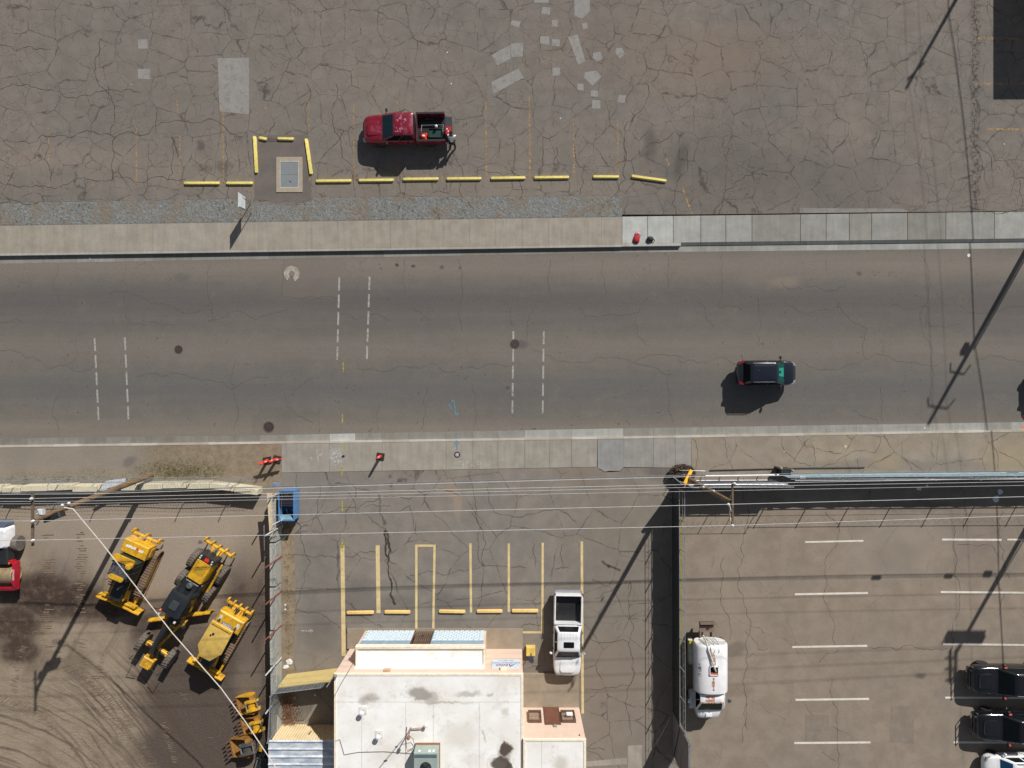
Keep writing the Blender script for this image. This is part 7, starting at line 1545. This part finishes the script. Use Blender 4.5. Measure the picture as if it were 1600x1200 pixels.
# ---------------------------------------------------------------- utility poles and wires
t = NT('pole_wood'); tc = t.n('ShaderNodeTexCoord'); mp = t.n('ShaderNodeMapping'); t.put(mp.inputs[0], tc.outputs['Object']); mp.inputs['Scale'].default_value = (14, 14, .7)
t.fin(t.mix(t.ss(t.noise(1.5, 5, .7, vec=mp.outputs[0]), .35, .65), C(92, 72, 52), C(132, 108, 80)), .9); m_pole = t.m
m_ins = M('porcelain', C(206, 212, 218), .3); m_conductor = M('aluminium_wire', (.5, .5, .5), .6, .0); m_telecom = M('telecom_cable', (.13, .15, .17), .6)
def pole(name, label, base, top, arm=None, r0=.19, r1=.12, arm_dir=(0, 1, 0), arms=()):
    o = thing(name, label, 'utility pole', base); t_ = top-base
    MB().tube([(0, 0, -.05), t_*.5, t_], [r0, (r0+r1)/2, r1], 14).build('shaft', m_pole, o)
    for (off, c_, half, dr) in arms:
        dr = Vector(dr).normalized(); p = c_-base
        mb = MB(); mb.bar(p-dr*half, p+dr*half, .1, .12); mb.build('crossarm', M('crossarm_wood', C(104, 88, 72), .9), o)
        for sgn in (-1, 1): q = t_*.9; MB().bar(p+dr*sgn*half*.55, p-Vector((0, 0, .65)), .03, .03).build('arm_brace', m_gal, o)
    return o
def insul(root, p, s_=1): return MB().lathe([(.03*s_, -.1), (.055*s_, -.04), (.03*s_, -.01), (.075*s_, .03), (.04*s_, .07), (.06*s_, .1), (.03*s_, .14)], p-root.location, 12).build('insulator', m_ins, root)
ZT = 11.3
rb_, rt_ = G(1063.5, 742), G(1143, 785, ZT); PR = pole('utility_pole', 'brown utility pole with a short crossarm rising from the dry bush', rb_, rt_, arms=[(0, G(1144.5, 787, ZT+.1), 1.22, (0, 1, 0))])
for (x, y) in ((1147.5, 755.5), (1138, 788), (1144.5, 821)): insul(PR, G(x, y, ZT+.3))
for (x, y, z) in ((1099, 761, 7.4), (1115, 767, 8.2)): insul(PR, G(x, y, z), .9)
MB().tube([lp(PR, G(1139, 789, ZT)), lp(PR, G(1141, 808, ZT-.3)), lp(PR, G(1144, 822, ZT))], .03, 6).build('jumper', M('cream_bracket', C(196, 176, 140), .7), PR)
MB().bar(lp(PR, G(1080, 735, 1.6)), lp(PR, G(1069, 757, 3.2)), .22, .08).build('yellow_guard', M('guard_yellow', C(226, 170, 20), .5), PR)
MB().bar(lp(PR, G(1078, 742, 2.2)), lp(PR, G(1069, 762, 3.0)), .07, .04).build('rusty_bracket', M('rust_bracket', C(150, 84, 40), .8), PR)
for (x0_, y0_, z0_, x1_, y1_) in ((1062, 752, 5.5, 1085, 762), (1052, 745, 5.5, 1066, 757)): MB().tube([lp(PR, G(x0_, y0_, z0_)), lp(PR, G(x1_, y1_, z0_))], .03, 6).build('cable_bracket', m_gal, PR)
ZL = 11.8
lb_, lt_ = G(236.5, 742), G(53, 813, ZL); PL = pole('utility_pole', 'brown utility pole over the pale barrier blocks, black box near its top', lb_, lt_, r0=.2, r1=.13, arms=[(0, G(51, 812, ZL+.05), 1.4, (0, 1, 0))])
for (x, y) in ((49.5, 779), (52, 814), (52, 844)): insul(PL, G(x, y, ZL+.3))
MB().box(lp(PL, G(84, 807, ZL-1.5)), (1.0, .35, .5), rz=.35, bev=.05).build('black_box', mblk, PL); MB().box(lp(PL, G(63, 800, ZL-.6)), (.35, .3, .3), bev=.04).build('grey_box', m_wpost, PL)
for (x, y) in ((98, 789), (108, 786)): insul(PL, G(x, y, 9.3))
for i in range(3): a_ = i*.9; MB().tube([lp(PL, G(100+9*math.cos(a_+k*.7)-i*4, 789+4*math.sin(a_+k*.7), 9.3)) for k in range(9)], .012, 4).build('cable_coil', m_telecom, PL)
MB().tube([lp(PL, G(55, 795, ZL-.2)), lp(PL, G(68, 803, ZL-.9))], .02, 5).build('strut', m_gal, PL); MB().tube([lp(PL, G(53, 826, ZL)), lp(PL, G(62, 812, ZL-.8))], .02, 5).build('strut', m_gal, PL)
def wire(label, pts, r=.018, mat=None, sag=0, name='overhead_wire', group='overhead wires along the street'):
    P = [G(*p) for p in pts]; out = []
    for p, q in zip(P, P[1:]):
        for k in range(12): f = k/12; out.append(p.lerp(q, f)-Vector((0, 0, sag*4*f*(1-f))))
    out.append(P[-1]); o = P[len(P)//2]; mb = MB(); mb.tube([p-o for p in out], r, 5); ob = mb.build(name, mat or m_conductor, loc=o)
    return tag(ob, label, 'wire', group)
zi, zl = ZT+.42, ZL+.42
wire('northernmost of the three thin pale wires held by the two crossarms', [(-700, 776, 11.5), (49.5, 779, zl), (1147.5, 755.5, zi), (2300, 735, 11)], .013)
wire('middle one of the three thin pale wires held by the two crossarms', [(-700, 815, 11.5), (52, 814, zl), (1138, 788, zi), (2300, 758, 11)], .014)
wire('southernmost of the three thin pale wires held by the two crossarms', [(-700, 848, 11.5), (52, 844, zl), (1144.5, 821, zi), (2300, 782, 11)], .014)
wire('thick telecom cable, the upper of the close pair over the middle lot', [(-700, 776, 7.2), (150, 769, 7.5), (1066, 742.5, 7), (2300, 729, 7)], .026, m_telecom, .25)
wire('bright telecom strand, the lower of the close pair over the middle lot', [(-700, 779, 7.2), (150, 771.5, 7.5), (1066, 745, 7), (2300, 731.5, 7)], .018, m_conductor, .2)
wire('pale wire tied to the lower insulator of the right pole', [(-700, 788, 8.0), (130, 783, 8.2), (1099, 761, 7.6), (2300, 742, 7.6)], .012, m_conductor, .1)
wire('pale wire tied to the upper insulator below the right crossarm', [(-700, 790, 8.6), (125, 787, 8.8), (1115, 767, 8.4), (2300, 747, 8.4)], .010, m_conductor, .1)
wire('white service cable dropping from the left pole across the yard to the lower right', [(100, 793, 9.5), (114, 795, 9.3), (160, 850, 8.6), (215, 920, 7.8), (270, 990, 7.2), (345, 1075, 6.6), (385, 1130, 6.3), (430, 1198, 6), (560, 1400, 6)], .03, M('white_cable', C(205, 200, 190), .6), .0, 'service_cable', 'service cables')

# things standing just outside the photo whose shadows fall into it
def offpole(label, tip, h_, extra=None, r0=.18, r1=.11):
    L = h_/math.tan(SUN_EL); tp = G(*tip); base = tp+Vector((math.sin(SUN_AZ)*L, math.cos(SUN_AZ)*L, 0))
    o = pole('utility_pole', label, base, base+Vector((0, 0, h_)), r0=r0, r1=r1)
    return o, base
oA, bA = offpole('utility pole beyond the top right corner, only its shadow in view', (1416, 138), 12.0, r0=.17, r1=.1)
MB().bar((-.6, -.6, 11.0), (.6, .6, 11.0), .1, .12).build('crossarm', mdk, oA)
oB, bB = offpole('utility pole beyond the right edge casting its shadow over the street', (1456, 658), 12.4, r0=.19, r1=.11)
MB().tube([(.42, .22, 0), (.36, .19, 8.2)], .05, 8).build('conduit', mdk, oB); MB().box((-.3, .2, 8.2), (.34, .3, .6), bev=.06).build('transformer', mdk, oB)
for z, w_ in ((11.4, .95), (9.4, .7)): MB().tube([(-w_, .25, z-.35), (-w_*.7, .1, z), (0, 0, z), (w_*.7, -.1, z), (w_, .1, z-.4)], .055, 6).build('curved_arm', mdk, oB)
oC, bC = offpole('utility pole beyond the right edge carrying long crossarms, shadow on right lot', (1494, 1020), 12.0, r0=.2, r1=.12)
for dy in (-.16, .16): MB().bar((-1.35, dy, 11.1), (1.35, dy, 11.1), .12, .45).build('crossarm', mdk, oC)
for x in (-1.25, -.5, .5, 1.25): MB().tube([(x, .2, 11.0), (x, .25, 11.7)], .05, 6).build('insulator', mdk, oC)
for dx in (-.42, -.05): MB().bar((dx, .2, 12.0), (dx, -2.1, 12.0), .12, .2).build('side_arm', mdk, oC)
for y in (-.3, -1.1, -1.9): MB().bar((-.75, y, 12.05), (.1, y, 12.05), .06, .1).build('spreader', mdk, oC)
MB().tube([(.9, .4, 0), (.1, 0, 9.4)], .035, 6).build('guy_wire', mdk, oC); MB().box((.3, .1, 5.2), (.5, .35, .5)).build('box', mdk, oC)
def wire3(label, pts, r):
    o = pts[1]; out = []
    for p, q in zip(pts, pts[1:]):
        for k in range(14): f = k/14; out.append(p.lerp(q, f)-Vector((0, 0, .5*4*f*(1-f))))
    out.append(pts[-1]); mb = MB(); mb.tube([p-o for p in out], r, 5); return tag(mb.build('overhead_wire', m_telecom, loc=o), label, 'wire', 'overhead wires beyond the right edge')
for k, (z, dx, r_, nm) in enumerate(((7.6, 0, .026, 'thick lower cable'), (8.0, .25, .014, 'thin lower cable'), (11.2, -.5, .012, 'upper left wire'), (11.2, .5, .012, 'upper right wire'))):
    up = lambda b_: Vector((b_.x+dx, b_.y, z)); far = up(bA)+(up(bA)-up(bB)); end = Vector((bC.x+dx+2, bC.y-60, z))
    wire3(nm+' between the poles beyond the right edge', [far, up(bA), up(bB), up(bC), end], r_)
# splice boxes hanging on the telecom cable near the right pole C
sp0 = G(1560, 905)
for k, (px_, py_, s_) in enumerate(((1369, 903, (.7, .13, .22)), (1482, 900, (.6, .16, .25)), (1543, 897, (.6, .2, .4)))):
    z = 8.3; L = z/math.tan(SUN_EL); p = G(px_, py_)+Vector((math.sin(SUN_AZ)*L, math.cos(SUN_AZ)*L, z)); mb = MB(); mb.lathe([(s_[1]*.4, -s_[0]/2), (s_[1]*.8, -s_[0]*.4), (s_[1]*.8, s_[0]*.4), (s_[1]*.4, s_[0]/2)], (0, 0, 0), 10, 'X')
    tag(mb.build('splice_closure', mblk, loc=p), ('first', 'second', 'third')[k]+' black splice closure from the left on the telecom strand east of the right pole', 'splice closure', 'splice closures on the telecom strand')
# building just beyond the top right corner
L = 4.0/math.tan(SUN_EL); c_ = G(1552.5, 155)+Vector((math.sin(SUN_AZ)*L, math.cos(SUN_AZ)*L, 0))
nb = empty('neighbour_building', c_, 0, 'plain flat roofed building beyond the top right corner, only its shadow in view', 'building')
MB().bx(0, 14, 0, 16, 0, 3.85).build('wall', m_pink, nb); mb = MB(); mb.bx(-.03, 14.03, -.03, 16.03, 3.851, 4.0); mb.build('roof', m_roof, nb)

# ---------------------------------------------------------------- the man at the tailgate
def person():
    base = G(708, 229)
    root = empty('person', base, 0, 'person in a white shirt and dark trousers bending over the red cooler at the tailgate', 'person')
    # facing +y (toward the truck), leaning forward; metres
    J = {'pel': (0, 0, .93), 'sp': (-.01, .12, 1.14), 'ch': (-.02, .24, 1.33), 'nk': (-.02, .33, 1.44), 'hd': (-.02, .40, 1.52), 'tp': (-.02, .45, 1.64),
         'hl': (-.1, -.01, .9), 'kl': (-.14, .05, .5), 'al': (-.16, -.05, .09), 'tl': (-.18, .13, .04), 'hr': (.1, -.01, .9), 'kr': (.13, .02, .5), 'ar': (.16, -.12, .09), 'tr': (.19, .06, .04),
         'sl': (-.2, .25, 1.34), 'el': (-.27, .42, 1.15), 'wl': (-.2, .62, 1.14), 'sr': (.17, .25, 1.34), 'er': (.27, .36, 1.12), 'wr': (.16, .56, 1.12), 'hel': (-.17, -.09, .05), 'her': (.155, -.17, .05)}
    E = [('pel', 'sp'), ('sp', 'ch'), ('ch', 'nk'), ('nk', 'hd'), ('hd', 'tp'), ('pel', 'hl'), ('hl', 'kl'), ('kl', 'al'), ('al', 'tl'), ('pel', 'hr'), ('hr', 'kr'), ('kr', 'ar'), ('ar', 'tr'), ('ch', 'sl'), ('sl', 'el'), ('el', 'wl'), ('ch', 'sr'), ('sr', 'er'), ('er', 'wr'), ('al', 'hel'), ('ar', 'her')]
    rad = {'pel': .14, 'sp': .125, 'ch': .14, 'nk': .06, 'hd': .085, 'tp': .075, 'hl': .09, 'kl': .062, 'al': .042, 'tl': .035, 'hr': .09, 'kr': .062, 'ar': .042, 'tr': .035, 'sl': .066, 'el': .046, 'wl': .03, 'sr': .066, 'er': .046, 'wr': .03, 'hel': .035, 'her': .035}
    J2 = dict(J); hands = []
    for sd_, w_ in (('l', 'wl'), ('r', 'wr')):      # palm plus five fingers on each hand
        W = Vector(J[w_]); el = Vector(J['e'+sd_]); d = (W-el).normalized(); sx = 1 if sd_ == 'l' else -1
        pc = W+d*.08; J2['p'+sd_] = tuple(pc); rad['p'+sd_] = .034; E.append((w_, 'p'+sd_))
        for k in range(4):
            off = Vector((sx*(.036-.024*k), 0, 0)); ln = (.07, .08, .075, .058)[k]
            n1, n2 = 'f%s%da' % (sd_, k), 'f%s%db' % (sd_, k); J2[n1] = tuple(pc+off+d*ln*.6+Vector((0, 0, -.005))); J2[n2] = tuple(pc+off*1.1+d*ln*.95+Vector((0, 0, -.035))); rad[n1] = .0095; rad[n2] = .008
            E += [('p'+sd_, n1), (n1, n2)]
        t1 = 't%sa' % sd_; J2[t1] = tuple(W+d*.05+Vector((sx*.065, 0, -.015))); rad[t1] = .011; E.append((w_, t1)) if False else E.append(('p'+sd_, t1))
    def skin(name, keys, edges, radf, mat, parent, rootk, sub=2):
        me = bpy.data.meshes.new(name); ks = list(keys); me.from_pydata([J2[k] for k in ks], [(ks.index(a), ks.index(b)) for a, b in edges], []); me.materials.append(mat)
        ob = bpy.data.objects.new(name, me); COL.objects.link(ob); ob.parent = parent
        md = ob.modifiers.new('skin', 'SKIN'); md.use_smooth_shade = True; ob.modifiers.new('s', 'SUBSURF').levels = sub; ob.modifiers['s'].render_levels = sub
        for k, sv_ in zip(ks, me.skin_vertices[0].data): r_ = radf(k); sv_.radius = (r_, r_); sv_.use_root = (k == rootk)
        return ob
    skinm = M('skin_tone', C(112, 76, 58), .6); shirt = M('white_shirt', (.72, .73, .76), .8, var=.1, vs=9); pants = M('dark_trousers', (.022, .024, .03), .85); shoe = M('dark_shoes', (.015, .014, .014), .6)
    skin('body', J2.keys(), E, lambda k: rad[k], skinm, root, 'pel')
    sh_k = ['pel', 'sp', 'ch', 'sl', 'el', 'sr', 'er']; skin('shirt', sh_k, [('pel', 'sp'), ('sp', 'ch'), ('ch', 'sl'), ('sl', 'el'), ('ch', 'sr'), ('sr', 'er')], lambda k: rad[k]+(.03 if k in ('pel', 'sp', 'ch') else .02), shirt, root, 'ch')
    J2['pw'] = (0, 0, .97); rad['pw'] = .15
    skin('trousers', ['pw', 'hl', 'kl', 'al', 'hr', 'kr', 'ar'], [('pw', 'hl'), ('hl', 'kl'), ('kl', 'al'), ('pw', 'hr'), ('hr', 'kr'), ('kr', 'ar')], lambda k: rad[k]+.02, pants, root, 'pw')
    for a, b, c_ in (('hel', 'al', 'tl'), ('her', 'ar', 'tr')):
        p, q = Vector(J[a]), Vector(J[c_]); mb = MB(); mb.loft([[Vector((x+q0.x, q0.y, z)) for x, z in ((-.045*k, 0), (.045*k, 0), (.045*k, hh), (-.045*k, hh))] for q0, k, hh in ((p+Vector((0, -.03, 0)), .8, .08), (p.lerp(q, .5), 1, .1), (q, 1.05, .06), (q+Vector((0, .05, 0)), .6, .04))]); mb.build('shoe', shoe, root)
    hd = Vector(J['hd'])+Vector((0, .03, .03)); mb = MB(); mb.lathe([(.03, .125), (.08, .1), (.105, .05), (.108, .0), (.1, -.04)], (0, 0, 0), 16); mb.xf(Matrix.Translation(hd) @ Matrix.Rotation(R(-12), 4, 'X')); mb.build('hair', M('black_hair', (.01, .009, .009), .8), root)
    fwd = Vector((0, .9, -.42)).normalized(); fc = hd+fwd*.088
    for sx in (-1, 1):
        MB().lathe([(.004, -.008), (.011, 0), (.004, .008)], fc+Vector((sx*.032, .0, .012)), 8, 'Y').build('eye', m_wh, root); MB().box(hd+Vector((sx*.098, -.005, -.02)), (.02, .03, .055), bev=.005).build('ear', skinm, root)
    mb = MB(); mb.loft([[fc+Vector((-.007, -.012, .02)), fc+Vector((.007, -.012, .02)), fc+Vector((0, 0, .02))], [fc+Vector((-.015, 0, -.025)), fc+Vector((.015, 0, -.025)), fc+Vector((0, .025, -.025))]]); mb.build('nose', skinm, root); MB().box(fc+Vector((0, -.012, -.052)), (.045, .012, .01)).build('mouth', M('lips', C(120, 60, 56), .6), root)
person()

# weeds and tufts: nobody could count them
rnd = random.Random(12); mb = MB()
def tuft(px_, py_, n, s_):
    p = G(px_, py_)
    for i in range(n):
        a_ = rnd.uniform(0, 6.28); l = rnd.uniform(.4, 1)*s_; b0 = p+Vector((rnd.gauss(0, s_*.5), rnd.gauss(0, s_*.5), 0)); d_ = Vector((math.cos(a_), math.sin(a_), 0))
        w_ = Vector((-d_.y, d_.x, 0))*.012; mb.face(mb.verts([b0-w_, b0+w_, b0+d_*l*.8+Vector((0, 0, l*.6))]))
for i in range(420):
    x = rnd.uniform(0, 970); k = math.sin(x*.021)+math.sin(x*.053+1)
    if k > .2: tuft(x, rnd.uniform(g_top(x)+2, w_top(x)-2), 7, .09)
for i in range(240): tuft(rnd.gauss(285, 30), rnd.gauss(738, 6), 8, .1)
for i in range(120): tuft(rnd.uniform(0, 230), rnd.gauss(750, 3), 7, .09)
for i in range(110): tuft(rnd.gauss(450, 4), rnd.uniform(810, 1040), 7, .09)
for i in range(60): tuft(rnd.uniform(960, 1600), rnd.gauss(331, 1.0), 5, .06)
for i in range(60): tuft(rnd.uniform(1085, 1600), rnd.gauss(684-.0125*500, 6), 5, .05)
o = mb.build('weeds', M('dry_weeds', C(96, 92, 58), .95, var=.4, vs=3), smooth=0, recalc=False); tag(o, 'small dry weeds in the gravel strip and along the verges', 'weeds', kind='stuff')
